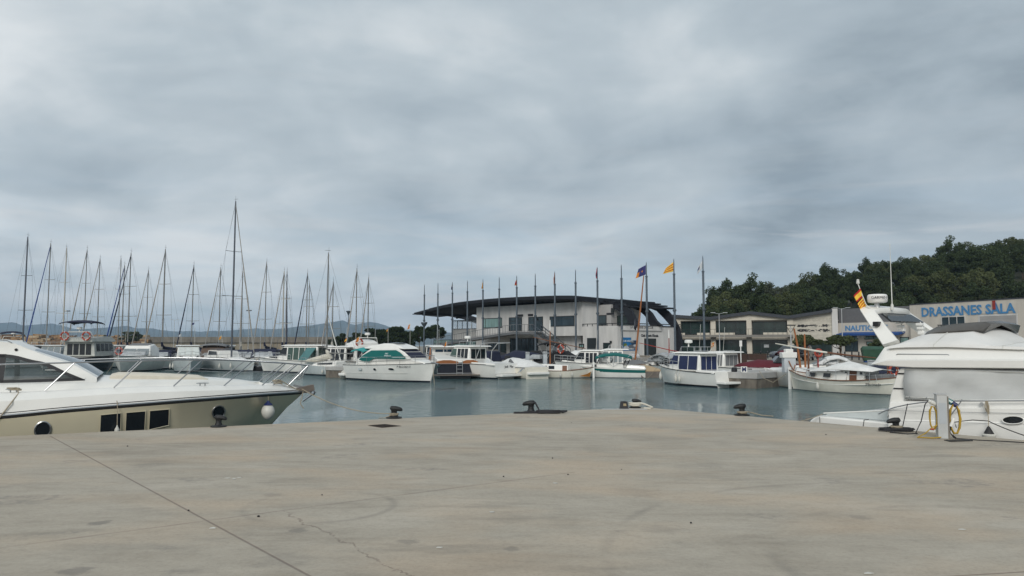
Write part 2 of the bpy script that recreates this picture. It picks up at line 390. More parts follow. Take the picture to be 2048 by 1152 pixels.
# mountains far across the bay
def ridge(name, prof, Y, depth, label, seed):
    rnd = random.Random(seed); mb = MB(); rings = []
    N = 420; x0, x1 = prof[0][0], prof[-1][0]
    tab = [(p, at(p, y, Y).z) for p, y in prof]
    ph = [rnd.uniform(0, 6.28) for _ in range(12)]
    for i in range(N+1):
        px = x0 + (x1-x0)*i/N; z = lerp(tab, px) + sum(math.sin(px*.05*(1.7**k)+ph[k])*3.5/(1.6**k) for k in range(7))
        X = (px-1024)/FPX*Y; f = sum(math.sin(px*.11*(1.5**k)+ph[k+3])/(1.3**k) for k in range(5))
        rings.append([(X, Y-depth+f*70, -2), (X, Y-depth*.62+f*55, z*.38+f*5), (X, Y-depth*.3+f*40, z*.75+f*4), (X, Y, z), (X, Y+600, -2)])
    mb.loft(rings)
    tag(mb.build(name, mat('mountain_scrub', (.060, .075, .060), .95, var=.4, scale=.007), sm=60), label, 'mountains', kind='structure')
ridge('mountains', [(-700, 640), (-300, 655), (-60, 650), (0, 648), (25, 645), (60, 652), (85, 649), (105, 647), (140, 656), (165, 662), (190, 660), (225, 657), (255, 653), (275, 656), (310, 657), (345, 662),
    (380, 664), (415, 664), (430, 660), (445, 664), (475, 660), (495, 658), (530, 659), (590, 654), (620, 652), (655, 646), (675, 642), (686, 640), (700, 646), (715, 648), (735, 645), (755, 647), (775, 653), (800, 658), (860, 664), (950, 670), (1100, 676)], 5000, 1600, 'blue mountain range across the bay', 4)
# breakwater
P0, P1 = at(262, 688, 232), at(700, 688, 236)
FB = Frame((P0.x, P0.y), (P1.x-P0.x, P1.y-P0.y)); LB = (V((P1.x, P1.y))-V((P0.x, P0.y))).length
bw = empty('breakwater_wall', (P0.x, P0.y, 0), FB.ang, 'long tan concrete breakwater wall behind the masts', 'sea wall')
mb = MB(); mb.box(0, LB, 0, 3, -1, 3.35); mb.build('wall', mat('breakwater_concrete', (.26, .225, .17), .9, var=.35, scale=.25, bump=.4, bscale=2), bw)
mb = MB(); mb.box(-.3, LB+.3, -.5, 3.2, 3.35, 5.1)
for i in range(1, int(LB/6)): mb.box(i*6-.12, i*6+.12, -.62, -.5, 3.4, 5.0)
mb.build('parapet', mat('parapet_concrete', (.20, .18, .15), .9, var=.35, scale=.3), bw)
rnd = random.Random(3); mb = MB()
for i in range(560):
    X = rnd.uniform(-215, -112); f = rnd.random(); Y = 224 + f*12 + rnd.uniform(-1, 1); z = .3 + f*4.6 + rnd.uniform(-.5, .5); r = rnd.uniform(.7, 1.7)
    pts = []
    for a in range(8):
        pts.append((X + r*(1 if a & 1 else -1)*rnd.uniform(.5, 1.1), Y + r*(1 if a & 2 else -1)*rnd.uniform(.5, 1), z + r*.7*(1 if a & 4 else -1)*rnd.uniform(.5, 1)))
    mb.add(pts, [(0, 2, 3, 1), (4, 5, 7, 6), (0, 1, 5, 4), (2, 6, 7, 3), (0, 4, 6, 2), (1, 3, 7, 5)], rnd.choice((0, 0, 1, 2)))
mb.box(-220, -112, 230, 240, -1, 4.0, 1)
rk = [mat('rock_tan', (.30, .19, .10), .9, var=.4, scale=.8), mat('rock_brown', (.17, .105, .06), .9, var=.4, scale=.8), mat('rock_pale', (.38, .30, .20), .9, var=.3, scale=.8)]
tag(mb.build('rock_armour', rk, sm=0), 'tan boulders heaped along the breakwater', 'rocks', kind='stuff')
# haze
mb = MB(); mb.box(-8990, 8990, -59, 5700, -3, 215)
hz = mb.build('haze', None or mat('hz_tmp', (1, 1, 1)), sm=0); hz['kind'] = 'stuff'
hm = bpy.data.materials.new('sea_haze'); hm.use_nodes = True; nt = hm.node_tree; nt.nodes.clear()
o_ = nt.nodes.new('ShaderNodeOutputMaterial'); vp = nt.nodes.new('ShaderNodeVolumePrincipled')
vp.inputs['Color'].default_value = (.56, .77, 1.0, 1); vp.inputs['Density'].default_value = 1.5e-4
nt.links.new(vp.outputs[0], o_.inputs['Volume']); hz.data.materials.clear(); hz.data.materials.append(hm)
tag(hz, 'thin blue haze over the bay', 'haze')
# ------------------------------------------------------------------ trees
def leafmat(name, c1, c2):
    m, t, b = newmat(name)
    oi = t.n('ShaderNodeObjectInfo').outputs['Random']
    pos = t.n('ShaderNodeNewGeometry').outputs['Position']
    f = t.ramp(t.noise(pos, .55, 4, .6), [(.35, 0.0), (.65, 1.0)])
    f2 = t.m('ADD', t.m('MULTIPLY', f, .5), t.m('MULTIPLY', oi, .5))
    t.l(t.mix(f2, c1, c2), b.inputs['Base Color']); b.inputs['Roughness'].default_value = .8; b.inputs['Specular IOR Level'].default_value = .12
    M[name] = m
leafmat('pine_needles', (.019, .029, .013), (.064, .088, .038))
leafmat('pine_olive', (.034, .046, .018), (.094, .108, .046))
leafmat('stone_pine', (.014, .024, .009), (.034, .048, .018))
leafmat('shrub_leaf', (.030, .042, .020), (.075, .090, .042))
leafmat('olive_leaf', (.045, .055, .035), (.10, .115, .075))
defm('bark', (.085, .062, .045), .9, bump=.5)
def crown(rnd, rx, ry, rz, nc, nl, leaf, cr=.32, flat=0, top=0):
    mb = MB()
    for c in range(nc):
        while 1:
            p = V((rnd.uniform(-1, 1), rnd.uniform(-1, 1), rnd.uniform(-1, 1)))
            if p.length < 1 and p.length > .35 and (not flat or p.z > -flat): break
        p = p * (.82 + .18 * rnd.random())
        r = cr * rnd.uniform(.7, 1.25)
        for i in range(nl):
            d = V((rnd.gauss(0, 1), rnd.gauss(0, 1), rnd.gauss(0, 1))).normalized() * r * rnd.random() ** .35
            q = V(((p.x + d.x) * rx, (p.y + d.y) * ry, (p.z + d.z * .75) * rz))
            a = V((rnd.gauss(0, 1), rnd.gauss(0, 1), rnd.gauss(0, .7))).normalized(); b_ = a.orthogonal().normalized()
            b_.rotate(Matrix.Rotation(rnd.uniform(0, 6.28), 3, a)); c_ = a.cross(b_); s_ = leaf * rnd.uniform(.6, 1.35)
            mb.add([q - b_ * s_, q + c_ * s_ * .55, q + b_ * s_, q - c_ * s_ * .55], [(0, 1, 2, 3)])
    return mb
def limbs(rnd, h, r, rx, rz, n, fork=.45):
    mb = MB(); k = rnd.uniform(-.3, .3)
    mb.tube([(0, 0, -.5), (k*.3, 0, h*.3), (k, .1, h*.7), (k*1.2, 0, h + rz*.4)], [r*1.25, r, r*.75, r*.25], 7)
    for i in range(n):
        a = i/n*6.28 + rnd.uniform(-.4, .4); z0 = h*(fork + (.95-fork)*rnd.random()); q = rx*rnd.uniform(.5, .85)
        mb.tube([(k*z0/h, 0, z0), (math.cos(a)*q*.5, math.sin(a)*q*.5, z0 + rz*.35), (math.cos(a)*q, math.sin(a)*q, h + rz*rnd.uniform(-.1, .5))], [r*.5, r*.35, r*.1], 5)
    return mb
def tree(name, x, y, z, h, rx, rz, rnd, leafm, label, cat, group, nc=26, nl=150, leaf=.34, flat=0, cr=.34):
    e = empty(name, (x, y, z), rnd.uniform(0, 6.28), label, cat, group)
    limbs(rnd, h, max(.09, h*.028), rx, rz, 5).build('trunk', 'bark', e)
    c = crown(rnd, rx, rx, rz, nc, nl, leaf, cr, flat).build('crown', leafm, e, sm=0); c.location = (0, 0, h)
    return e
# wooded hill
def hillz(x, y):
    top = max(2, 3 + (x - 40) * .20); f = min(1, max(0, (y - 128 + .18*(x-45)) / 40)); f = f*f*(3-2*f)
    return QZ + top * f * min(1, max(0, (x - 20) / 25)) + math.sin(x*.21+y*.13)*.5*f
rnd = random.Random(11); mb = MB(); rings = []
for i in range(60):
    y = 112 + i*2.6; rings.append([(x, y, hillz(x, y) - (.3 if i == 0 else 0)) for x in [18 + k*4 for k in range(80)]])
mb.loft(rings)
tag(mb.build('hillside', mat('hill_scrub', (.035, .040, .020), .95, var=.5, scale=.15), sm=60), 'scrubby slope under the pines', 'hill', kind='structure')
protos = []
pl_ = 'dark pine in the dense wood on the hillside, its crown merging with its neighbours'
pg_ = 'pines massed on the hillside'
for k in range(7):
    r2 = random.Random(50+k)
    protos.append(tree('pine_tree', 40, 150, 0, 5.2, 2.9 + .35*(k % 3), 3.5 + .45*(k % 2) + .25*(k % 3), r2, 'pine_olive' if k in (2, 5) else 'pine_needles', pl_, 'pine tree', pg_, 60, 155, .18, 0, .25))
used = set()
def put_pine(x, y, sc, rot, label=None):
    k = rnd.randrange(7); p = protos[k]
    o = p if k not in used else clone(p)
    used.add(k); o.location = (x, y, hillz(x, y)); o.scale = (sc, sc, sc * rnd.uniform(.9, 1.12)); o.rotation_euler = (0, 0, rot)
    if label: o['label'] = label
sky_pts = [(1406, 620, 4.0), (1429, 597, 5), (1447, 575, 5.4), (1507, 562, 6.4), (1589, 560, 5.2), (1622, 552, 6), (1652, 541, 7), (1686, 546, 5.5), (1712, 544, 5.5), (1737, 528, 6.5), (1771, 520, 6.5), (1800, 518, 6),
           (1846, 510, 6.5), (1876, 514, 6), (1903, 488, 5.5), (1931, 485, 6.5), (1965, 496, 6), (1990, 478, 6.5), (2017, 473, 7), (2048, 478, 7)]
lab = {1406: 'small low pine at the lower left foot of the hill skyline', 1507: 'broad round-headed pine second along the skyline above the pale workshops', 1447: 'tall pine with ragged edge at the left end of the wood',
       1652: 'pine whose domed top stands out midway up the skyline', 1737: 'pine with pointed dome on the skyline left of the whip antenna', 1903: 'thin pine sticking up on the skyline beyond the blue letters', 2017: 'big pine crowning the top of the hill at the right'}
for px, py, hw in sky_pts:
    Y = 172 if px > 1560 else 156
    p = at(px, py, Y); sc = .9 + hw*.045
    tip = 8.9 * sc
    o = None; k0 = hillz(p.x, Y)
    put_pine(p.x, Y, max(.8, min(1.9, (p.z - k0) / 8.9)), rnd.uniform(0, 6.28), lab.get(px))
for row, (Y, sp) in enumerate([(150, 5.8), (143, 6.2), (158, 5.4), (166, 5.2), (137, 6.5), (131, 8)]):
    x = (44 if Y > 149 else 37 + row*1.5)
    while x < Y*.95 + 2:
        top = lerp([(a_, b_) for a_, b_, c_ in sky_pts], 1024 + x/Y*FPX)
        zmax = at(1024 + x/Y*FPX, top, Y).z
        yy = Y + rnd.uniform(-2.5, 2.5); s_ = min(rnd.uniform(.75, 1.15), (zmax - .6 - hillz(x, yy)) / 9.2)
        if s_ > .45: put_pine(x + rnd.uniform(-1.5, 1.5), yy, s_, rnd.uniform(0, 6.28))
        x += sp * rnd.uniform(.8, 1.25)
# the thin open tree showing sky below its crown
p = at(1553, 590, 150)
r2 = random.Random(5); e = tree('open_tree', p.x, 150, hillz(p.x, 150), 8.2, 2.6, 3.0, r2, 'olive_leaf', 'pale thin-crowned tree with bare forked limbs and sky behind it', 'tree', None, 34, 60, .22, 0, .32)
tp = at(1553, 561, 150).z; e.scale = (.9, .9, (tp - e.location.z) / 11.2)
# umbrella pines behind the car park on the left
sp_ = [(665, 672, 14, 3.2), (690, 668, 22, 4), (722, 663, 24, 5), (752, 657, 27, 6), (786, 653, 28, 7), (812, 656, 20, 5), (840, 654, 16, 5), (872, 651, 27, 8), (700, 676, 16, 3), (770, 668, 24, 5), (806, 668, 22, 5)]
wl = ['low umbrella pine nearest the breakwater end of the row', 'second umbrella pine from the breakwater, low and wide', 'third umbrella pine from the breakwater in the row', 'mid-height umbrella pine behind the lamp post',
      'highest dome in the run of umbrella pines left of the gap', 'umbrella pine just left of the gap to the single crown', 'small umbrella pine filling the gap beside the big round crown', 'big round umbrella pine under the tip of the curved roof',
      'small umbrella pine low in front of the row near the breakwater', 'umbrella pine low in front of the highest dome', 'umbrella pine low in front of the gap']
for i, (px, py, hw, hh) in enumerate(sp_):
    Y = 175 + (i % 3)*4; p = at(px, py, Y); rx = hw/FPX*Y; rz = 2.4
    tree('umbrella_pine', p.x, Y, QZ, p.z - QZ - rz*.95, rx, rz, random.Random(70+i), 'stone_pine', wl[i], 'pine tree', 'umbrella pines beyond the boatyard', 26, 200, .24, .35, .30)
for px, py, hw, wlab in [(262, 664, 22, 'dark rounded shrub standing at the end of the boulders'), (214, 672, 9, 'small dark shrub among the boulders behind the flybridge boat'), (176, 672, 8, 'small dark shrub left of the flybridge boat bimini')]:
    Y = 205; p = at(px, py, Y); rx = hw/FPX*Y; rz = max(1.2, (p.z - 3.2)/2)
    tree('shrub', p.x, Y, 2.4, p.z - 2.4 - rz*.95, rx, rz*1.15, random.Random(px), 'shrub_leaf', wlab, 'shrub', None, 22, 140, .22)
# ------------------------------------------------------------------ clubhouse
defm('render_white', (.58, .57, .55), .85, var=.17, scale=1.1, streak=.22)
defm('render_grey', (.36, .35, .34), .85, var=.12, scale=.6)
defm('render_shadow', (.44, .43, .42), .85, var=.1)
defm('roof_black', (.012, .014, .020), .75, var=.25, scale=.6)
defm('pole_grey', (.105, .13, .155), .45, metal=.4, var=.2)
defm('frame_dark', (.02, .024, .026), .4)
defm('steel_grey', (.17, .175, .18), .5, metal=.3)
defm('door_dark', (.018, .024, .026), .35)
def glassy(name, col, rough=.08, curtain=None):
    m, t, b = newmat(name); tc = t.n('ShaderNodeTexCoord').outputs['Object']
    f = t.ramp(t.noise(t.map(tc, (.9, .9, .25)), 1.0, 4, .5), [(.35, 0.0), (.65, 1.0)])
    t.l(t.mix(f, col, tuple(c*2.0 for c in col)), b.inputs['Base Color']); b.inputs['Roughness'].default_value = rough; M[name] = m
glassy('pane_club', (.022, .034, .04)); glassy('pane_blind', (.12, .19, .18), .2); glassy('pane_shop', (.014, .024, .022)); glassy('pane_blue', (.022, .036, .045))
POLE_A, POLE_B = V((20.3, 80)), V((-16.0, 120.9))
FCu = (POLE_A - POLE_B).normalized(); FCn = V((-FCu.y, FCu.x))
FC = Frame(POLE_A + FCn * 2.5, FCu)            # origin at the right end, x runs to the right, y away
club = empty('clubhouse', (FC.o.x, FC.o.y, 0), FC.ang, 'white two-storey harbour clubhouse under a long black curved roof', 'building')
def q(px, py, off=0): return FC.hit(px, py, off)
sL, sM, sR = q(953, 640)[0], q(1165, 640)[0], q(1235, 690)[0]
zT, zF, zP = 8.35, 4.72, 5.15
DEP = 11.6
mb = MB(); mb.box(sL, sM, 0, DEP, zF - .75, zT)                                  # upper hall
mb.box(sL, sM, 2.2, DEP - .1, QZ - .2, zF - .75)                                # recessed ground floor
mb.build('hall_wall', 'render_white', club)
mb = MB(); mb.box(sM, sR, .05, DEP, QZ - .2, zP); mb.build('wing_wall', 'render_white', club)
mb = MB(); mb.box(sM, q(1222, 620, 3)[0], 3.0, 5.5, zP, 8.0); mb.build('terrace_wall', 'render_grey', club)
sT = q(905, 650, 3)[0]
mb = MB(); mb.box(sT, sL, 3, DEP, QZ - .2, q(905, 659, 3)[1]); mb.build('annex_wall', 'render_white', club)
zA = q(905, 659, 3)[1]; zA2 = q(905, 641, 3)[1]
mb = MB(); mb.box(sT, sL, 3.02, 3.10, zA2-.12, zA2); mb.box(sT, sL, 3.02, 3.10, zA, zA+.1); mb.box(sT, sT+.08, 3.02, DEP, zA2-.12, zA2)
for k in range(9): xx = sT + (sL - sT - .08)*k/8; mb.box(xx, xx+.08, 3.02, 3.10, zA, zA2)
fr = mb.build('wind_screen', 'frame_dark', club)
mb = MB(); mb.box(sT+.05, sL, 3.05, 3.07, zA+.05, zA2-.05); mb.build('pane', mat('clear_pane', (.8, .85, .85), .03, alpha=.22), fr)
def opening(name, x0, x1, z0, z1, off, pane, bars=(), frame='frame_dark', fw=.10, parent=None, axis='s', hbar=()):
    e = MB(); d0, d1 = off - .05, off + .06
    def bx(a, b_, c, d, o0, o1):
        if axis == 's': e.box(a, b_, o0, o1, c, d)
        else: e.box(-o1, -o0, a, b_, c, d)
    bx(x0, x1, z1 - fw, z1, d0, d1); bx(x0, x1, z0, z0 + fw, d0, d1); bx(x0, x0 + fw, z0+fw, z1-fw, d0, d1); bx(x1 - fw, x1, z0+fw, z1-fw, d0, d1)
    for k in bars: xx = x0 + (x1-x0)*k; bx(xx-.04, xx+.04, z0+fw, z1-fw, d0, d1-.01)
    for k in hbar: z_ = z0 + (z1-z0)*k; bx(x0+fw, x1-fw, z_-.04, z_+.04, d0+.01, d1-.02)
    f = e.build(name, frame, parent or club)
    e = MB(); bx(x0+.04, x1-.04, z0+.04, z1-.04, off - .02, off + .03); e.build('pane', pane, f)
    return f
def op(name, pxa, pya, pxb, pyb, off, pane, bars=(), hbar=(), fw=.1):
    x0, z1 = q(pxa, pya, off); x1, z0 = q(pxb, pyb, off); z1 = q((pxa+pxb)/2, pya, off)[1]; z0 = q((pxa+pxb)/2, pyb, off)[1]
    return opening(name, x0, x1, max(z0, QZ + .02), z1, off, pane, bars, hbar=hbar, fw=fw)
w1 = op('window', 967, 636, 1004, 656, -.02, 'pane_blind', (.12, .93))
op('door', 1018, 634.5, 1044, 662, -.02, 'pane_club', (.15, .55), (.72,)); op('door', 1057, 633.5, 1086, 662, -.02, 'pane_club', (.4, .48), (.72,))
op('window', 1099.5, 632, 1149, 652.5, -.02, 'pane_blue', (.17,), (.72,))
op('window', 1183, 630.5, 1213, 651, 2.98, 'pane_club', (.05, .45)); op('glass_screen', 1224, 631, 1266, 651.5, 4.2, 'pane_shop', (.25, .5, .75))
op('glazed_front', 1020, 676.5, 1076, 711, 2.18, 'pane_club', (.1, .25, .42, .58, .68, .85), (.66,)); op('window', 977, 686, 996, 699, 2.18, 'pane_club', (.55,)); op('window', 1001, 686.5, 1012.5, 706, 2.18, 'pane_shop')
op('glazed_front', 868, 679, 952, 704, 2.98, 'pane_blind', (.2, .4, .6, .8), (.7,))
x0, z1 = q(1174, 676); x1, _ = q(1192, 676); mb = MB(); mb.box(x0, x1, 0, .06, QZ + .02, z1); mb.build('door', 'door_dark', club)
op('serving_hatch', 1206.5, 685.5, 1221, 699, .03, 'pane_shop', (), (.5,))
op('notice_board', 1158, 687.5, 1168, 696.5, .02, 'pane_blind', (.5,), (), .14)
mb = MB()
for pxa, pxb, py in ((1034, 1046, 630.5), (1056, 1066, 629.5)):
    a_, z_ = q(pxa, py, -.03); b_, _ = q(pxb, py, -.03); mb.box(a_, b_, -.05, .01, z_-.22, z_+.1)
for pxa, pxb, py in ((1183, 1198, 627), (1213, 1228, 627.5)):
    a_, z_ = q(pxa, py, 2.97); b_, _ = q(pxb, py, 2.97); mb.box(a_, b_, 2.95, 3.02, z_-.15, z_+.1)
each(mb, 'name_plate', 'text_dark', club)
# speakers, wall lamps
mb = MB()
for px, py, off in ((1068, 638, -.12), (1074, 638, -.12), (1065, 651, -.1), (1221, 684, -.1), (1177, 620, 2.9), (1225, 620.5, 2.9)):
    x_, z_ = q(px, py, off); r_ = .11 if off < 1 else .22; mb.box(x_-r_, x_+r_, off-.05, off+.14, z_-r_*1.3, z_+r_*1.3)
each(mb, 'wall_lamp', 'frame_dark', club)
# end wall (runs away from the corner sR)
FE = Frame(FC.w(sR, 0, 0).to_2d(), FCn)          # x runs away from the corner; y to its left
def qe(px, py, off=-.0): return FE.hit(px, py, off)
def ebox(mb, a, b_, z0, z1, th=.05, lift=0, mi=0): mb.box(sR + lift, sR + lift + th, a, b_, z0, z1, mi)
a0, z0 = qe(1241, 660); a1, z1 = qe(1322, 652.5)
mb = MB(); zc0 = qe(1280, 660.5)[1]; zc1 = qe(1280, 652.5)[1]
ebox(mb, a0, a1, zc0, zc1, .12, -.02); mb.build('sign_box', 'render_white', club)
mb = MB()
for a_, b_, c, d in ((a0-.08, a1+.08, zc0-.08, zc0), (a0-.08, a1+.08, zc1, zc1+.08), (a0-.08, a0, zc0, zc1), (a1, a1+.08, zc0, zc1)): ebox(mb, a_, b_, c, d, .14, -.02)
mb.build('sign_frame', 'render_grey', club)
rotE = (math.pi/2, 0, math.pi/2)
text('LA BRASSERIE DEL CLUB', .42, club, (sR+.105, (a0+a1)/2, zc0 + .22), rotE, 'text_dark', 'sign_lettering')
a0, z1 = qe(1246, 675); a1, z0 = qe(1275, 701)
mb = MB(); zc1 = qe(1260, 675)[1]; zc0 = qe(1260, 701)[1]; amid = a0 + (a1-a0)*.55; zh = zc1 - .35
ebox(mb, a0, amid, zc0, zc1, .04); ebox(mb, amid, a1, zc0, zh, .04)
po = mb.build('poster', mat('poster_blue', (.01, .17, .42), .5, var=.35, scale=1.2), club)
rnd = random.Random(8); pm = [mat('poster_sea', (.015, .05, .11), .5, var=.5, scale=2), mat('poster_green', (.15, .20, .03), .5, var=.4, scale=3), mat('poster_white', (.5, .52, .54), .5, var=.3, scale=3), mat('poster_grey', (.14, .15, .17), .5, var=.5, scale=3)]
mb = MB()
def blob(ca, cz, ra, rz_, mi, lift):
    pts = [V((sR+lift, ca + math.cos(k*.63)*ra*rnd.uniform(.7, 1.1), cz + math.sin(k*.63)*rz_*rnd.uniform(.7, 1.1))) for k in range(10)]
    pts = [V((p.x, min(max(p.y, a0), a1), min(max(p.z, zc0), zh))) for p in pts]
    mb.slab(pts, (1, 0, 0), .004, mi)
W_, H_ = a1-a0, zc1-zc0
ebox(mb, amid, a1, zc0+H_*.35, zh-.02, .003, .042, 0)
blob(a0+W_*.62, zc0+H_*.68, W_*.2, H_*.14, 3, .046); blob(a0+W_*.14, zc0+H_*.42, W_*.14, H_*.16, 1, .046); blob(a0+W_*.2, zc0+H_*.22, W_*.2, H_*.16, 2, .050); blob(a0+W_*.55, zc0+H_*.30, W_*.22, H_*.18, 3, .054)
blob(a0+W_*.82, zc0+H_*.38, W_*.18, H_*.10, 2, .058); blob(a0+W_*.8, zc0+H_*.2, W_*.2, H_*.14, 3, .062); blob(a0+W_*.45, zc0+H_*.12, W_*.3, H_*.08, 2, .066)
mb.build('picture', pm, po)
text('CLUB NAUTIC', .34, po, (sR+.07, a0+W_*.28, zc1-.55), rotE, 'text_white', 'poster_lettering')
a0, z1 = qe(1287, 677); a1, z0 = qe(1312, 712)
z1 = qe(1300, 677)[1]
mb = MB(); ebox(mb, a0, a1, QZ+.02, z1, .06); d = mb.build('door', 'door_dark', club)
mb = MB(); ebox(mb, a0-.12, a0, QZ, z1+.12, .1); ebox(mb, a1, a1+.12, QZ, z1+.12, .1); ebox(mb, a0, a1, z1, z1+.12, .1); mb.build('door_frame', 'render_white', d)
zt = qe(1300, 673.5)[1]
text('Club Nàutic l’Escala', .44, club, (sR+.02, (a0+a1)/2, zt), rotE, 'text_dark', 'wall_lettering', .02, bold=.01)
# terrace parapet rails, roof
mb = MB(); mb.box(sM, sR + .1, -.05, .12, zP+.25, zP+.33); mb.box(sR, sR+.12, .1, DEP+1.2, zP+.25, zP+.36); mb.box(sR, sR+.12, .1, DEP+1.2, zP, zP+.10)
for k in range(8): mb.box(sM + (sR-sM)*k/7 - .03, sM + (sR-sM)*k/7+.03, 0, .06, zP, zP+.25)
mb.build('terrace_rail', 'roof_black', club)
edge = [q(px, py, -2.2) for px, py in ((828, 626), (850, 619), (905, 606.5), (950, 600.5), (1000, 596), (1070, 592.5), (1130, 591), (1200, 593), (1245, 597.5), (1283, 603.5))]
tab = [(a_, b_) for a_, b_ in edge]
mb = MB(); s0, s1 = q(858, 617, -2.2)[0], q(1292, 604.5, DEP + .6)[0]
for i in range(41):
    s_ = s0 + (s1 - s0)*i/40; z_ = smooth(tab, s_)
    ring = [(s_, -2.2, z_), (s_, DEP+.6, z_ - .25), (s_, DEP+.6, z_-.75), (s_, 2.5, z_-.75), (s_, -1.9, z_ - .62), (s_, -2.2, z_-.45)]
    if i == 0: rr = []
    rr.append(ring)
mb.loft(rr, closed=True, cap0=True, cap1=True); mb.build('curved_roof', 'roof_black', club)
mb = MB()                                             # louvre slats at both ends
for i in range(9):
    s_ = q(826, 626, -2.2)[0] + (s0 - q(826, 626, -2.2)[0])*i/9; z_ = smooth(tab, s_)
    mb.bar((s_ + .1, -2.2, z_ - .18), (s_ + .1, 6.5, z_ - .25), .55, .12)
mb.bar((tab[0][0], -2.1, tab[0][1]-.12), (s0, -2.1, smooth(tab, s0) - .2), .2, .3); mb.bar((tab[0][0], 6.4, tab[0][1]-.5), (s0, 6.4, smooth(tab, s0) - .6), .2, .5)
ss = [q(px, py, DEP + 1.6) for px, py in ((1298, 603), (1310, 606), (1322, 610), (1335, 614.5), (1351, 620.5))]
for (a_, b_), (c, d_) in zip(ss, ss[1:]):
    mb.box(a_-.5, c+.02, 3.4, DEP+1.6, b_-.30, b_-.12)
each(mb, 'roof_louvre', 'roof_black', club)
def rib(name, out, inn, off, th=.45):
    mb = MB(); n = len(out); rs = []
    for (a_, b_), (c, d_) in zip(out, inn):
        p, r_ = q(a_, b_, off), q(c, d_, off)
        rs.append([(p[0], off, p[1]), (p[0], off+th, p[1]), (r_[0], off+th, r_[1]), (r_[0], off, r_[1])])
    mb.loft(rs, closed=True, cap0=True, cap1=True); return mb.build(name, 'roof_black', club)
rib('roof_rib', [(1240, 598), (1294, 604), (1317, 611), (1334, 622), (1347, 637), (1357, 657), (1362, 682), (1361, 714)], [(1240, 606), (1294, 615), (1313, 622), (1328, 637), (1342, 653), (1347, 672), (1352, 691), (1354, 713)], 12.3)
rib('roof_rib', [(1230, 600), (1271, 607), (1290, 615), (1302, 626), (1311, 641), (1323, 652)], [(1230, 606), (1258, 613), (1279, 622), (1290, 632), (1296, 643), (1300, 652)], 8)
rib('roof_rib', [(1170, 600), (1246, 607), (1263, 622), (1271, 641), (1273, 652)], [(1170, 604), (1218, 613), (1237, 622), (1252, 632), (1262, 652)], 3.4)
rib('roof_rib', [(845, 621), (876, 626), (893, 622), (924, 626), (953, 636)], [(845, 631), (876, 634), (893, 632), (924, 638), (953, 647)], 9.5)
mb = MB()                                             # brackets between hall and roof
for px in (1000, 1035, 1068, 1105, 1140): 
    a_ = q(px, 610, .6)[0]; z_ = smooth(tab, a_); mb.slab([(a_-1.6, .6, z_-.7), (a_+1.1, .6, z_-.7), (a_+.9, .6, z_-1.0), (a_-.2, .6, z_-1.05), (a_-.6, .6, z_-.8)], (0, 1, 0), .3); mb.box(a_-.1, a_+.1, .65, .85, zT, z_-.6)
each(mb, 'roof_bracket', 'roof_black', club)
# ramp, landing, stair
rpx = [(862, 690.5), (900, 683.5), (950, 675), (1000, 667), (1026, 663.5), (1066, 663.5)]
OFFR = -1.5
rp = [q(a_, b_, OFFR) for a_, b_ in rpx]; mb = MB()
rs = [[(a_, OFFR, b_), (a_, 0.0 - .01, b_), (a_, -.01, b_-.35), (a_, OFFR, b_-.35)] for a_, b_ in rp]
mb.loft(rs, closed=True, cap0=True, cap1=True); rampo = mb.build('ramp', 'steel_grey', club)
st0, st1 = rp[-1], q(1126, 702, OFFR); nst = 17
mb = MB()
for k in range(nst):
    a_ = st0[0] + (st1[0]-st0[0])*k/nst; b_ = st0[1] + (QZ-st0[1])*(k+.5)/nst; mb.box(a_, a_+(st1[0]-st0[0])/nst+.04, OFFR, -.05, b_-.06, b_)
for off in (OFFR, -.1): mb.bar((st0[0], off, st0[1]-.15), (st1[0], off, QZ+.1), .08, .35)
stair = mb.build('stair', 'steel_grey', club)
mb = MB()
for (a_, b_), (c, d_) in zip(rp, rp[1:]):
    n = max(2, int((c-a_)/.55))
    for off in (OFFR+.03,):
        mb.bar((a_, off, b_+1.0), (c, off, d_+1.0), .06); mb.bar((a_, off, b_+.12), (c, off, d_+.12), .04)
        for k in range(n): u_ = k/n; mb.bar((a_+(c-a_)*u_, off, b_+(d_-b_)*u_), (a_+(c-a_)*u_, off, b_+(d_-b_)*u_+1.0), .035)
mb.build('railing', 'steel_grey', rampo)
mb = MB()
for off in (OFFR, -.1):
    mb.bar((st0[0], off, st0[1]+1.0), (st1[0], off, QZ+1.0), .07); mb.bar((st0[0], off, st0[1]+.55), (st1[0], off, QZ+.55), .04)
    for k in range(7): u_ = k/6; mb.bar((st0[0]+(st1[0]-st0[0])*u_, off, st0[1]+(QZ-st0[1])*u_), (st0[0]+(st1[0]-st0[0])*u_, off, st0[1]+(QZ-st0[1])*u_+1.0), .05)
mb.build('railing', 'pole_grey', stair)
mb = MB(); mb.box(q(1082, 670, 0)[0], q(1150, 670, 0)[0], 1.2, 2.2, QZ, zF-.75); mb.build('ground_wall', 'render_white', club)
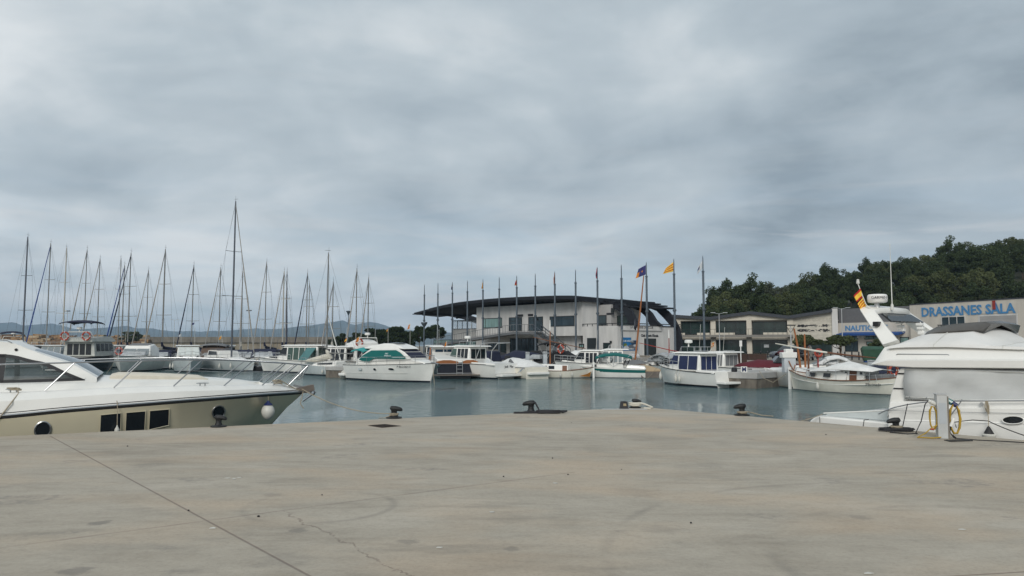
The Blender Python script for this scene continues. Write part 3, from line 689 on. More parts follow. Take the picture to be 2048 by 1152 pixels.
# ------------------------------------------------------------------ flagpoles and flags
tips = [(849, 569), (876, 566), (905, 564), (935, 561), (966, 558), (998.5, 554), (1033.5, 551), (1070.5, 547), (1109.5, 543), (1151, 539), (1194.5, 534), (1242.5, 529), (1292.5, 524), (1347.5, 517.5), (1405.5, 511.5)]
joins = [590, 588, 586, 583.5, 581, 578, 575, 572, 568.5, 565.5, 561.5, 557, 552.5, 548, 542.5]
ordn = ['first', 'second', 'third', 'fourth', 'fifth', 'sixth', 'seventh', 'eighth', 'ninth', 'tenth', 'eleventh', 'twelfth', 'thirteenth', 'fourteenth', 'fifteenth']
PF = Frame(POLE_A, FCu); poles = []
for i, ((px, py), jy) in enumerate(zip(tips, joins)):
    s_, zt = PF.hit(px, py, 0); zj = PF.hit(px, jy, 0)[1]; zc = PF.hit(px, 637 + (0 if i < 8 else -2), 0)[1]
    p = PF.w(s_, 0, QZ)
    e = empty('flagpole', p, FC.ang, '%s flagpole from the left end of the clubhouse roof%s' % (ordn[i], ', nearest and tallest' if i == 14 else ''), 'flagpole', 'flagpoles along the clubhouse front')
    mb = MB(); mb.lathe([(.24, 0), (.24, .05), (.125, .08), (.115, zj-QZ-.05), (.075, zj-QZ)], 10); mb.build('lower_pole', 'pole_grey', e)
    mb = MB(); mb.lathe([(.065, zj-QZ), (.05, zt-QZ-.25), (.02, zt-QZ)], 8); mb.build('upper_pole', 'pole_grey', e)
    mb = MB(); zc = 6.6-QZ; mb.lathe([(.13, zc-.12), (.2, zc-.1), (.2, zc+.1), (.13, zc+.12)], 10); mb.lathe([(.12, zj-QZ-.12), (.15, zj-QZ-.1), (.15, zj-QZ+.04), (.09, zj-QZ+.06)], 8); each(mb, 'collar', 'pole_grey', e)
    if i == 0:
        mb = MB(); zc = PF.hit(px, 648, 0)[1]-QZ; mb.lathe([(.12, zc-.5), (.55, zc+.15), (.5, zc+.3), (.13, zc+.3)], 10); mb.build('floodlight', 'pole_grey', e)
    poles.append((s_, zj, zt))
def flag(name, px_top, py_top, corners, mats, bands, label, Y, ns=14, nt=18, amp=.10, seed=1, vertical=False):
    """corners in pixels: hoist top, hoist bottom, fly bottom, fly top; cloth at distance Y"""
    rnd = random.Random(seed); A, B, C_, D = [at(a_, b_, Y) for a_, b_ in corners]
    mb = MB(); ph = rnd.uniform(0, 6)
    for i in range(ns+1):
        for j in range(nt+1):
            u_, v_ = i/ns, j/nt
            p = (A*(1-v_)+B*v_)*(1-u_) + (D*(1-v_)+C_*v_)*u_
            wv = math.sin(u_*7+v_*2.5+ph)*amp*u_**.5
            mb.v.append((p.x + .3*wv, p.y + wv*1.6, p.z + .15*wv))
    for i in range(ns):
        for j in range(nt):
            a_ = i*(nt+1)+j; mb.f.append((a_, a_+1, a_+nt+2, a_+nt+1)); mb.mi.append(bands((i+.5)/ns, (j+.5)/nt))
    o = mb.build(name, mats, sm=80); sol = o.modifiers.new('cloth', 'SOLIDIFY'); sol.thickness = .008
    return tag(o, label, 'flag', 'flags flying on the clubhouse poles')
def PY(i): return PF.w(poles[i][0], 0, 0).y - .02
sen = lambda u_, v_: int(v_*7) % 2
esp = lambda u_, v_: 0 if v_ < .25 or v_ > .75 else 1
flag('flag', 0, 0, [(1291.5, 530), (1291.5, 549), (1271, 557), (1277, 538)], ['flag_navy', 'flag_orange', 'flag_orange'], lambda u_, v_: 1 if (u_ > .72 and v_ > .45) else (1 if (u_-.42)**2*3+(v_-.5)**2 < .012 else 0), 'purple-blue flag with an orange corner on the thirteenth pole', PY(12), seed=2)
flag('flag', 0, 0, [(1346.5, 524), (1346.5, 543), (1325.5, 548), (1332, 536)], ['flag_yellow', 'flag_red'], sen, 'red and yellow striped flag blowing left from the fourteenth pole', PY(13), nt=18, seed=3)
flag('flag', 0, 0, [(1404.5, 521), (1404.5, 536), (1394, 550), (1396, 535)], ['flag_white', 'flag_blue'], lambda u_, v_: 1 if (u_ > .55 and .2 < v_ < .55) else 0, 'tattered white flag with a blue emblem on the nearest pole', PY(14), seed=4)
flag('flag', 0, 0, [(1194, 534), (1194, 557), (1192, 557), (1191.5, 548)], ['flag_red', 'flag_blue'], lambda u_, v_: 1 if .4 < v_ < .7 else 0, 'limp dark red flag hanging on the eleventh pole', PY(10), seed=5)
flag('flag', 0, 0, [(1109, 545), (1109, 567), (1107, 567.5), (1107.3, 557)], ['flag_orange', 'flag_red'], sen, 'limp orange and red flag hanging on the ninth pole', PY(8), seed=6)
flag('flag', 0, 0, [(1033, 560), (1033, 571), (1029.5, 571), (1031, 562)], ['flag_orange', 'flag_red'], esp, 'small limp orange flag on the seventh pole', PY(6), seed=7)
flag('flag', 0, 0, [(965.7, 563), (965.7, 577), (963.2, 577.5), (964, 569)], ['flag_yellow', 'flag_red'], sen, 'thin faded yellow flag on the fifth pole', PY(4), seed=8)
flag('flag', 0, 0, [(904.6, 566), (904.6, 580), (902.6, 579), (903.3, 570)], ['flag_white', 'flag_blue'], lambda u_, v_: 1 if v_ > .5 else 0, 'small pale grey flag on the third pole', PY(2), seed=9)
# ------------------------------------------------------------------ shops and workshops behind the road
defm('render_cream', (.58, .535, .45), .85, var=.16, scale=.9, streak=.25)
defm('render_beige', (.56, .52, .455), .85, var=.15, scale=.8, streak=.25)
defm('cladding_grey', (.13, .13, .135), .6, var=.1)
defm('roof_slate', (.040, .045, .055), .7)
defm('awning_blue', (.012, .06, .22), .8)
def facade(px0, Y0, px1, Y1):
    a_ = at(px0, 688, Y0); b_ = at(px1, 688, Y1); return Frame((a_.x, a_.y), (b_.x-a_.x, b_.y-a_.y)), (b_-a_).to_2d().length
FS, LS = facade(1340, 127, 1692, 117)
shop = empty('shop_building', (FS.o.x, FS.o.y, 0), FS.ang, 'cream two-storey shop building with wavy dark roof and wide dark windows', 'building')
h = lambda px, py, off=0: FS.hit(px, py, off)
rl = [h(px, py) for px, py in ((1340, 629), (1420, 634), (1500, 622.5), (1577, 631.5), (1664, 618))]
xb = h(1586, 650)[0]; xe = h(1664, 650)[0]; xw = h(1676, 650)[0]
def poly_wall(mb, xa, xb_, off0, off1, dz=0, mi=0):
    xs = [xa] + [x for x, z in rl if xa < x < xb_] + [xb_]
    pts = [(x, off0, lerp(rl, x)-dz) for x in xs] + [(xb_, off0, QZ-.2), (xa, off0, QZ-.2)]
    mb.slab(pts, (0, 1, 0), off1-off0, mi)
mb = MB(); poly_wall(mb, 0, xb, .8, 14, .5); mb.build('wall', 'render_cream', shop)
mb = MB()
for a_, b_ in ((1340, 1361), (1421, 1431), (1493, 1503), (1574.5, 1586)):
    xa, xc = h(a_, 650)[0], h(b_, 650)[0]; mb.box(xa, xc, 0, .8, QZ-.2, min(lerp(rl, xa), lerp(rl, xc)) - .55)
xs = [0] + [x for x, z in rl if 0 < x < xb] + [xb]
pts = [(x, .02, lerp(rl, x)-.5) for x in xs] + [(xb, .02, h(1500, 643)[1]+.2), (0, .02, h(1500, 643)[1]+.2)]
mb.slab(pts, (0, 1, 0), .75); each(mb, 'pier_wall', 'render_cream', shop)
mb = MB(); xs2 = [h(1588, 650)[0]+.02] + [xe]
pts = [(xb, .3, lerp(rl, xb)-.5), (xe, .3, lerp(rl, xe)-.5), (xe, .3, QZ-.2), (xb, .3, QZ-.2)]
mb.slab(pts, (0, 1, 0), 13); sw = mb.build('sign_wall', mat('peeling_render', (.52, .49, .42), .85, var=.25, scale=.9, streak=3), shop)
mb = MB(); mb.box(xe, xw, 0, 14, QZ-.2, h(1670, 617)[1]); mb.build('end_pier', 'render_white', shop)
mb = MB()                                             # roof sheets
for (a_, b_), (c, d_) in zip(rl, rl[1:]):
    mb.loft([[(a_, -.5, b_), (a_, 14.4, b_), (a_, 14.4, b_-.5), (a_, -.5, b_-.5)], [(c, -.5, d_), (c, 14.4, d_), (c, 14.4, d_-.5), (c, -.5, d_-.5)]], closed=True, cap0=True, cap1=True)
mb.build('roof', 'roof_slate', shop)
for a_, b_ in ((1361, 1421), (1431, 1493), (1503.5, 1574.5)):
    xa, xc = h(a_, 650, .7)[0]+.06, h(b_, 650, .7)[0]-.06; pm_ = (a_+b_)/2
    opening('window', xa, xc, h(pm_, 669, .7)[1], h(pm_, 643, .7)[1], .7, 'pane_shop', (.33, .66), parent=shop)
    opening('shop_window', xa, xc, QZ+.15, h(pm_, 680, .7)[1], .7, 'pane_shop', (.25, .5, .75), parent=shop)
xa, xc = h(1588, 690, .2)[0], xe-.1; opening('shop_window', xa+.1, xc, QZ+.15, h(1640, 681, .2)[1], .22, 'pane_shop', (.3, .6), parent=shop)
zb = h(1460, 670)[1]
mb = MB(); mb.box(-.5, xb, -1.3, .02, zb-.35, zb); mb.build('balcony', mat('balcony_concrete', (.22, .21, .19), .9), shop)
mb = MB(); n = 26
for k in range(n+1): mb.box(xb*k/n-.02, xb*k/n+.02, -1.27, -1.23, zb, zb+.95)
mb.box(-.5, xb, -1.28, -1.22, zb+.92, zb+.97); rl_ = mb.build('balcony_rail', 'frame_dark', shop)
mb = MB()
for a_, b_ in ((1340, 1372), (1396, 1421), (1431, 1471), (1527, 1574)): mb.box(h(a_, 668)[0], h(b_, 668)[0], -1.2, -1.12, zb+.03, zb+.36)
each(mb, 'rail_panel', 'render_cream', rl_)
a_, b_ = h(1528, 689, .6), h(1538, 695, .6)
mb = MB(); mb.box(a_[0], b_[0], .58, .62, b_[1], a_[1]); mb.build('window_notice', 'poster_white', shop)
# peeled lettering and a faded painted frieze on the sign wall
M['ghost_letter'] = mat('ghost_letter', (.40, .375, .32), .9)
text('NOVA ÀREA COMERCIAL', .72, shop, ((xb+xe)/2-.2, .285, h(1625, 642)[1]), (math.pi/2, 0, 0), 'ghost_letter', 'faded_lettering', .008)
mb = MB(); rnd = random.Random(4)
zt_, zb_ = h(1625, 651)[1], h(1625, 660.5)[1]
for k in range(150):
    x_ = xb+.7 + (xe-xb-1.1)*rnd.random(); u_ = (x_-xb)/(xe-xb)
    for zz_ in (zt_, zb_):
        if rnd.random() < (.9 if u_ < .4 or u_ > .85 else .4): w_ = rnd.uniform(.04, .16); z_ = zz_ + rnd.uniform(-.18, .18); mb.box(x_-w_, x_+w_, .282, .30, z_-rnd.uniform(.02, .12), z_+.03)
mb.build('paint_remains', 'text_dark', shop)['kind'] = 'stuff'
# second shop with a grey upper band
FN, LN = facade(1676, 118, 1900, 103)
h2 = lambda px, py, off=0: FN.hit(px, py, off)
naut = empty('boat_shop', (FN.o.x, FN.o.y, 0), FN.ang, 'beige boat shop with grey upper cladding, blue letters and blue awning', 'building')
zm, zt_ = h2(1690, 646)[1], h2(1690, 617.5)[1]
mb = MB(); mb.box(0.05, LN, 0, 12, QZ-.2, zm); mb.build('wall', 'render_beige', naut)
mb = MB(); mb.box(0.05, LN, .25, 12, zm, zt_)
mb.build('cladding', 'cladding_grey', naut)
x_, z_ = h2(1690, 661.5, -.03)
text('NAUTICA PE', 1.12, naut, (x_, -.03, z_), (math.pi/2, 0, 0), 'text_blue', 'shop_lettering', .015, 'LEFT', .025, 1.12)
a_, b_ = h2(1685, 666), h2(1800, 671)
za = h2(1700, 664.5)[1]; zb2 = h2(1700, 671.5)[1]
mb = MB(); mb.slab([(a_[0], -.02, za), (a_[0], -1.6, zb2+.25), (a_[0], -1.6, zb2), (a_[0], -.02, zb2+.3)], (1, 0, 0), h2(1810, 671)[0]-a_[0]); mb.build('awning', 'awning_blue', naut)
for pa, pb, ya, yb in ((1692, 1716, 672, 679), (1729, 1757, 672, 679), (1690, 1716, 681, 703), (1733, 1745, 683, 690), (1752, 1790, 678, 703), (1800, 1818, 674, 690)):
    c, d_ = h2(pa, ya)[0], h2(pb, ya)[0]; pm_ = (pa+pb)/2
    opening('window' if yb < 700 else 'shop_window', c, d_, max(QZ+.1, h2(pm_, yb)[1]), h2(pm_, ya)[1], -.02, 'pane_club' if yb > 700 else 'pane_blind', (.33, .66) if pb-pa > 20 else (), parent=naut)
mb = MB()
for k in range(2): c = h2(1721+6*k, 668)[0]; mb.box(c-.35, c+.35, -.4, -.02, za-.9, za-.35)
each(mb, 'air_unit', 'gelcoat_dull', naut)
# workshop with big blue lettering
FD, LD = facade(1822, 107, 2110, 88)
h3 = lambda px, py, off=0: FD.hit(px, py, off)
drs = empty('boat_workshop', (FD.o.x, FD.o.y, 0), FD.ang, 'tall beige boat workshop with big blue lettering and roller door', 'building')
zt0, zt1 = h3(1822, 610)[1], h3(2030, 598)[1]
mb = MB(); mb.box(0, LD, 0, 20, QZ-.2, (zt0+zt1)/2); mb.build('wall', 'render_beige', drs)
mb = MB(); mb.box(-.06, LD, -.06, .35, (zt0+zt1)/2, (zt0+zt1)/2+.14); mb.box(-.06, .3, .35, 20, (zt0+zt1)/2, (zt0+zt1)/2+.14); mb.build('coping', 'roof_slate', drs)
xa, za = h3(1843, 630); xc, zc = h3(2031, 628)
text('DRASSANES SÀLA', 1.72, drs, (xa, -.05, h3(1930, 629.5)[1]), (math.pi/2, 0, 0), 'text_blue', 'workshop_lettering', .015, 'LEFT', .05, width=xc-xa)
pa, pb = h3(1883, 640), h3(1931, 640)
opening('window', pa[0], pb[0], h3(1905, 651)[1], h3(1905, 632.5)[1], -.02, 'pane_club', (.33, .66), 'render_white', parent=drs)
pa, pb = h3(1960, 640)[0], h3(2033, 640)[0]
zt_ = h3(1995, 632)[1]
mb = MB(); mb.box(pa, pb, -.03, .05, QZ+.02, zt_)
for k in range(9): mb.box(pa+.02, pb-.02, -.05, -.03, QZ+.3+k*.65, QZ+.34+k*.65)
rd = mb.build('roller_door', 'render_grey', drs)
z_ = h3(1995, 658)[1]; mb = MB()
for k in range(6):
    for j in range(2): c = pa + (pb-pa)*(k+.1)/6; mb.box(c, c+(pb-pa)*.135, -.075, -.05, z_-.55+j*.65, z_+j*.65)
mb.build('door_glazing', 'pane_club', rd)
mb = MB(); mb.box(pa-.2, pa, -.06, .05, QZ, zt_+.2); mb.box(pb, pb+.2, -.06, .05, QZ, zt_+.2); mb.box(pa, pb, -.06, .05, zt_, zt_+.2); mb.build('door_surround', 'render_white', rd)
c, d_ = h3(1990, 606), h3(1994, 614); mb = MB(); mb.box(c[0]-.3, c[0]+.1, -.12, -.06, d_[1]-.3, c[1]+.3); mb.build('wall_box', 'red_paint', drs)
# ------------------------------------------------------------------ the two big yachts at the quay
def mirror(pts): return [V((p.x, -p.y, p.z)) for p in pts]
OFFY = 2.45
x0, zbow = FQ.hit(603, 784, OFFY); FY = Frame(FQ.w(x0, OFFY, 0).to_2d(), FQ.u)
LY = 11.0
hbt = [(-LY, 1.78), (-7, 1.86), (-5, 1.84), (-4, 1.76), (-3, 1.58), (-2.2, 1.33), (-1.5, 1.02), (-.9, .68), (-.4, .36), (0, .07)]
hb = lambda x: smooth(hbt, min(x, 0)) if x < 0 else .07
def tabz(pts, yf, ext=True):
    o = []
    for px, py in pts: p = FY.surf(px, py, yf); o.append((p.x, p.z))
    o.sort()
    if ext:
        (a, b), (c, d) = o[0], o[1]; sl = (d-b)/(c-a); o = [(-LY, b + sl*.45*(-LY-a))] + o
    return o
rubz = tabz([(0, 833), (130, 820.5), (340, 803.5), (400, 799), (510, 790.5), (600, 784.5)], lambda x, z: -hb(x))
crz = tabz([(0, 803), (225, 788.5), (340, 783.5), (430, 781), (545, 777.5), (598, 781)], lambda x, z: -max(hb(x)-.05, .05))
dkz = tabz([(0, 786), (90, 783), (225, 776.5), (340, 773), (450, 771.5), (525, 770.5), (570, 771.5), (598, 778)], lambda x, z: -max(hb(x)-.22, .04))
trz = tabz([(0, 767), (150, 764), (340, 761), (420, 760), (480, 763.5), (522, 769)], lambda x, z: -max(hb(x)-.62, .04))
cwz = tabz([(210, 751), (300, 752), (414, 757), (476, 761), (525, 766.5), (560, 772)], lambda x, z: 0)
yacht = empty('motor_yacht', (FY.o.x, FY.o.y, 0), FY.ang, 'big white sports yacht with champagne hull moored along the left quay edge', 'motor yacht')
xt = -.95                                        # the coachroof begins here
def stations(a, b, n): return [a + (b-a)*(i/n) for i in range(n+1)]
xs = stations(-LY, -2.4, 26) + stations(-2.4, 0, 24)[1:]
chf = lambda x: lerp([(-LY, .93), (-4, .90), (-2, .72), (-.8, .45), (0, .5)], x)      # chine half-breadth over sheer half-breadth
chz = lambda x: lerp([(-LY, .05), (-6, .12), (-4, .30), (-2.4, .52), (-1.2, .78), (-.5, 1.0), (0, 1.40)], x)
stem = lambda x, z, zs: 0.0
def hullring(x):
    zr = smooth(rubz, x); zc = min(chz(x), zr-.08); h = hb(x); k = 1 if x > -2.4 else 0
    def st(z): return x + (0 if x < -2.4 else -( (x+2.4)/2.4)**1.5 * max(0, (zr - z)) * .95)
    half = [(x, h, zr), (x, h, zr-.035), (x, h-.015, zr-.05), (st((zr+zc)/2), h*(.5+.5*chf(x))-.02*(h > .3), (zr+zc)/2), (st(zc), h*chf(x), zc), (st(zc-.03), h*chf(x)*.96-.01, zc-.03), (st(.15), max(.02, h*chf(x)*.62), min(.15, zc-.05)), (st(-.4), .02, -.55)]
    return [V((a, -b, c)) for a, b, c in half] + [V((a, b, c)) for a, b, c in half[::-1]]
mi = [1, 1, 0, 0, 0, 0, 2, 2, 2, 0, 0, 0, 0, 1, 1]
mb = MB(); mb.loft([hullring(x) for x in xs], mi, cap0=True, cap1=True)
mb.build('hull', ['champagne', 'black_trim', 'antifoul'], yacht, sm=28)
mb = MB(); mb.loft([[V((x, s_*(hb(x)+.012), smooth(rubz, x)+.055)) if 0 else V((x, s_*hb(x), smooth(rubz, x)+dz)) for dz in (.012, .05)] for x in xs for s_ in (-1,)]) if 0 else None
for s_ in (-1, 1):
    mb = MB(); mb.tube([(x, s_*(hb(x)+.005), smooth(rubz, x)+.012) for x in xs], .022, 6); mb.build('rubbing_strake', 'stainless', yacht)
for s_ in (-1, 1):
    mb = MB(); mb.tube([(x, s_*(hb(x)-.012), smooth(rubz, x)+.055) for x in xs], .009, 5); mb.build('trim_line', 'black_trim', yacht)
def deckring(x):
    zr, zc, zd = smooth(rubz, x)+.004, smooth(crz, x), smooth(dkz, x); h = hb(x); zc = max(zc, zr+.03); zd = max(zd, zc+.02)
    hi = max(h-.58, 0)
    if x < xt and hi > .1: zt = max(smooth(trz, x), zd+.03); zc_ = max(smooth(cwz, x) if x > cwz[1][0] else cwz[1][1] + .02, zt+.04); ht = hi-.06
    else: zt = zd + .01; zc_ = zd + .03; hi = h*.5; ht = h*.35
    half = [(h, zr), (max(h-.05, .05), zc), (max(h-.20, .04), zd-.008), (max(h-.24, .035), zd), (max(hi, .03), zd), (max(ht, .025), zt-.03), (max(ht-.06, .02), zt), (max(ht*.6, .012), zt+(zc_-zt)*.75), (0, zc_)]
    return [V((x, -a, b)) for a, b in half] + [V((x, a, b)) for a, b in half[:-1][::-1]]
mb = MB(); mb.loft([deckring(x) for x in xs], cap0=True, cap1=True); mb.build('deck', 'gelcoat', yacht, sm=32)
# hull glazing
hy = lambda x, z: -(hb(x) - .02 - (hb(x)*(1-chf(x))) * max(0, min(1, (smooth(rubz, x)-z)/max(.1, smooth(rubz, x)-chz(x)))))
def hullpanel(name, px, m, lift=.012, th=.02, frame=None):
    pts = [FY.surf(a, b, hy) for a, b in px]; n = (pts[1]-pts[0]).cross(pts[2]-pts[0]).normalized()
    if n.y > 0: n = -n
    out = None
    for s_ in (1, -1):
        P = [V((p.x, p.y*s_, p.z)) + V((n.x, n.y*s_, n.z))*lift for p in pts]; N = V((n.x, n.y*s_, n.z))
        mb = MB(); mb.slab(P, N, th); o = mb.build(name, m, yacht)
        if frame:
            mb = MB(); mb.tube([p + N*th for p in P], frame, 6, 0, True); mb.build('frame', 'champagne' if frame < .014 else 'stainless', o)
for quad in ([(201, 829.5), (242, 825.5), (241, 866), (199, 872)], [(252, 824.8), (291, 821.5), (289, 862), (250, 865.5)], [(299, 821), (338, 817.5), (337, 850), (297, 859)]): hullpanel('hull_window', quad, 'glass_dark', .012, .012, .011)
def circ(cx, cy, rx, ry, n=20, a0=0): return [(cx + rx*math.cos(k*2*math.pi/n), cy + ry*math.sin(k*2*math.pi/n) - .12*rx*math.cos(k*2*math.pi/n)) for k in range(n)]
hullpanel('porthole', circ(85.5, 859, 16, 16), 'glass_dark', .012, .012, .016); hullpanel('porthole', circ(436, 823.5, 12.5, 12.5), 'glass_dark', .012, .012, .016)
# cabin
cy = lambda x, z: -(1.36 - .42*max(0, min(1.2, (z-1.6)/1.0)))
outl = [(194, 755.5), (170, 742), (148, 730), (130, 724), (94, 712), (67, 702), (30, 687.5), (0, 683)]
op_ = [FY.surf(a, b, cy) for a, b in outl]; d = (op_[-1]-op_[-2]); op_ += [op_[-1] + V((-.9, .02, .0)), op_[-1] + V((-2.2, .02, -.08)), op_[-1] + V((-4.0, 0, -.30))]
bot = lambda x: smooth(trz, x) - .02
mb = MB()
side = [[V((p.x, cy(p.x, bot(p.x)), bot(p.x))), V((p.x, cy(p.x, (bot(p.x)+p.z)/2), (bot(p.x)+p.z)/2)), p] for p in op_]
side[0] = [op_[0] - V((0, 0, .01)), op_[0] - V((0, 0, .005)), op_[0]]
# the side window is an opening between these two curves
wt = [(0, 708), (31, 711), (62, 719), (94, 726), (133, 744), (172, 760)]; wb = [(0, 766), (78, 764), (172, 760.5)]
wtp = [FY.surf(a, b, cy) for a, b in wt]; wbp = [FY.surf(a, b, cy) for a, b in wb]
wtab = [(-LY+2.6, wtp[0].z-.35), (-LY+4, wtp[0].z-.02)] + sorted((p.x, p.z) for p in wtp)
wbt = [(-LY+2.6, wbp[0].z-.02)] + sorted((p.x, p.z) for p in wbp)
xw0, xw1 = -LY+2.9, wtab[-1][0]
for s_ in (1, -1):
    mb = MB()
    xs2 = sorted(set([p.x for p in op_] + stations(xw0, xw1, 24)))
    ot = [(p.x, p.z) for p in op_]
    def P(x, z): return V((x, cy(x, z)*s_, z))
    lo, hi = [], []
    for x in xs2:
        zt_, zb_ = smooth(ot, x), min(bot(x), smooth(ot, x)-.005)
        if xw0 < x < xw1: a_, b_ = max(smooth(wbt, x), zb_+.005), min(smooth(wtab, x), zt_-.01); b_ = max(b_, a_+.003)
        else: a_ = b_ = (zb_+zt_)/2
        lo.append([P(x, zb_), P(x, a_)]); hi.append([P(x, b_), P(x, (b_+zt_)/2), P(x, zt_)])
    mb.loft(lo); mb.loft(hi); mb.build('cabin_side', 'gelcoat', yacht, sm=40)
    # black surround and tinted pane
    xs3 = stations(xw0+.02, xw1-.02, 40); fr = MB(); gl = MB()
    L_ = V((0, -.012*s_, 0))
    tp = [P(x, smooth(wtab, x)) + L_ for x in xs3]; bt = [P(x, smooth(wbt, x)) + L_ for x in xs3]
    ft = [P(x, max(smooth(wtab, x)-.065, smooth(wbt, x)+.02)) + L_ for x in xs3]; fb = [P(x, min(smooth(wbt, x)+.055, smooth(wtab, x)-.002)) + L_ for x in xs3]
    fr.loft([[a_, b_] for a_, b_ in zip(tp, ft)]); fr.loft([[a_, b_] for a_, b_ in zip(fb, bt)])
    for xm in (FY.hit(2, 740, -1.1)[0],):
        fr.loft([[P(xm-.05, smooth(wbt, xm))+L_, P(xm-.05, smooth(wtab, xm))+L_], [P(xm+.05, smooth(wbt, xm))+L_, P(xm+.05, smooth(wtab, xm))+L_]])
    f = fr.build('side_window', 'black_trim', yacht, sm=0)
    gl.loft([[a_*.5+b_*.5 if False else a_ - L_*.6, b_ - L_*.6] for a_, b_ in zip(ft, fb)])
    gl.build('pane', mat('tint_pane', (.10, .12, .12), .03, alpha=.42, var=0), f, sm=0)
# roof and windscreen: sheets carried across between the two sides
def across(p, n=12, crown=.16):
    y0 = abs(p.y); return [V((p.x + (.07 if crown > .05 else 0)*(1-(k/n*2-1)**2), -y0 + 2*y0*k/n, p.z + crown*(1-(k/n*2-1)**2))) for k in range(n+1)]
wsn = [across(p, 12, (.07, .085, .085, .08, .065, .045)[i]) for i, p in enumerate(op_[:6])]
den = []
for a_, b_ in zip(wsn, wsn[1:]): den += [a_, [p.lerp(q_, .5) for p, q_ in zip(a_, b_)]]
den.append(wsn[-1])
mb = MB(); mb.loft([r[1:12] for r in den]); mb.build('windscreen', mat('screen_glass', (.10, .14, .17), .06, var=.05), yacht, sm=60)
for sl_ in (slice(0, 2), slice(11, 13)):
    mb = MB(); mb.loft([r[sl_] for r in den]); mb.build('screen_pillar', 'gelcoat', yacht)
mb = MB(); mb.loft([across(p, 12, .045) for p in op_[5:]]); mb.build('roof', 'gelcoat', yacht, sm=50)
p = FY.surf(32.5, 699.5, cy); mb = MB(); mb.lathe([(.028, 0), (.028, .02)], 12); o = mb.build('vent', 'black_trim', yacht); o.location = p + V((0, -.004, 0)); o.rotation_euler = (math.pi/2, 0, 0)
mb = MB(); a_ = [FY.surf(x, y, cy) for x, y in ((-8, 679.5), (14, 681), (24, 686))]; mb.tube(a_, .012, 6); mb.build('roof_handrail', 'stainless', yacht)
# saloon seen through the glass
mb = MB(); xa = FY.hit(60, 760, -.5)[0]
for dx, w_, h_ in ((-.2, .5, .42), (-1.2, .6, .62), (-2.1, .55, .7)): mb.box(xa+dx-w_/2, xa+dx+w_/2, -.85, .85, 1.55, 1.55+h_)
each(mb, 'seat', 'cushion', yacht, bevel=.06)
# sunpad
xa, xb = FY.hit(412, 757, 0)[0], FY.hit(222, 752, 0)[0]; mb = MB(); rr = []
for x in stations(xb, xa, 14):
    z_ = smooth(cwz, x) + .005; e_ = max(.25, min(1, (xa-x)/.12, (x-xb)/.12)); hw = .78*min(1, hb(x)/1.7); rr.append([(x, -hw, z_-.12), (x, -hw, z_+.025*e_), (x, -hw+.06, z_+.05*e_), (x, hw-.06, z_+.05*e_), (x, hw, z_+.025*e_), (x, hw, z_-.12)])
mb.loft(rr, cap0=True, cap1=True); mb.build('sunpad', 'cushion', yacht)
# bow rail
ry = lambda x, z: -max(hb(min(x, -.02))-.26, .16 if x < .05 else .16 - max(0, x-.05)*.35)
top_px = [(-60, 731), (0, 729), (75, 727), (150, 725), (220, 722.5), (285, 721), (345, 719.8), (405, 719.5), (455, 720.5), (505, 722.5), (570, 726.5), (600, 729), (617, 731)]
tp = [FY.surf(a_, b_, ry) for a_, b_ in top_px]
wire_px = [(330, 741), (395, 742), (475, 744.5), (560, 746.5), (600, 747)]
st_px = [((90, 781), (150, 725)), ((228, 775), (285, 721)), ((347, 772.5), (405, 719.5)), ((448, 771.5), (505, 722.5)), ((524, 771), (572, 726.5)), ((545, 771.5), (595, 728.5)), ((574, 773), (616, 731))]
for s_ in (1, -1):
    mb = MB(); f_ = (lambda p: V((p.x, p.y*s_, p.z)))
    mb.tube([f_(p) for p in tp], .0155, 8)
    for a_, b_ in st_px: mb.tube([f_(FY.surf(*a_, lambda x, z: -max(hb(x)-.24, .05))), f_(FY.surf(*b_, ry))], .0135, 8)
    mb.tube([f_(FY.surf(a_, b_, ry)) for a_, b_ in wire_px], .004, 4)
    e_ = tp[-1]; mb.tube([f_(e_), f_(e_ + V((-.05, -.02, -.10))), f_(e_ + V((-.17, 0, -.30))), f_(e_ + V((-.25, .02, -.33)))], .0135, 8)
    mb.build('bow_rail', 'stainless', yacht)
mb = MB(); e_ = tp[-1]; mb.tube([e_, e_+V((.03, -e_.y*.5, 0)), V((e_.x+.035, 0, e_.z)), V((e_.x+.03, -e_.y*.5, e_.z)), V((e_.x, -e_.y, e_.z))], .0155, 8); mb.build('pulpit_bar', 'stainless', yacht)
def cleat(parent, p, m='stainless', L=.26):
    mb = MB(); 
    for dx in (-.05, .05): mb.tube([p + V((dx, 0, -.01)), p + V((dx, 0, .05))], .012, 6)
    mb.tube([p + V((-L/2, 0, .06)), p + V((-.05, 0, .062)), p + V((.05, 0, .062)), p + V((L/2, 0, .06))], [.008, .014, .014, .008], 6); return mb.build('cleat', m, parent)
for px, py in ((405, 772), (27, 785)): cleat(yacht, FY.surf(px, py, lambda x, z: -(hb(x)-.28)))
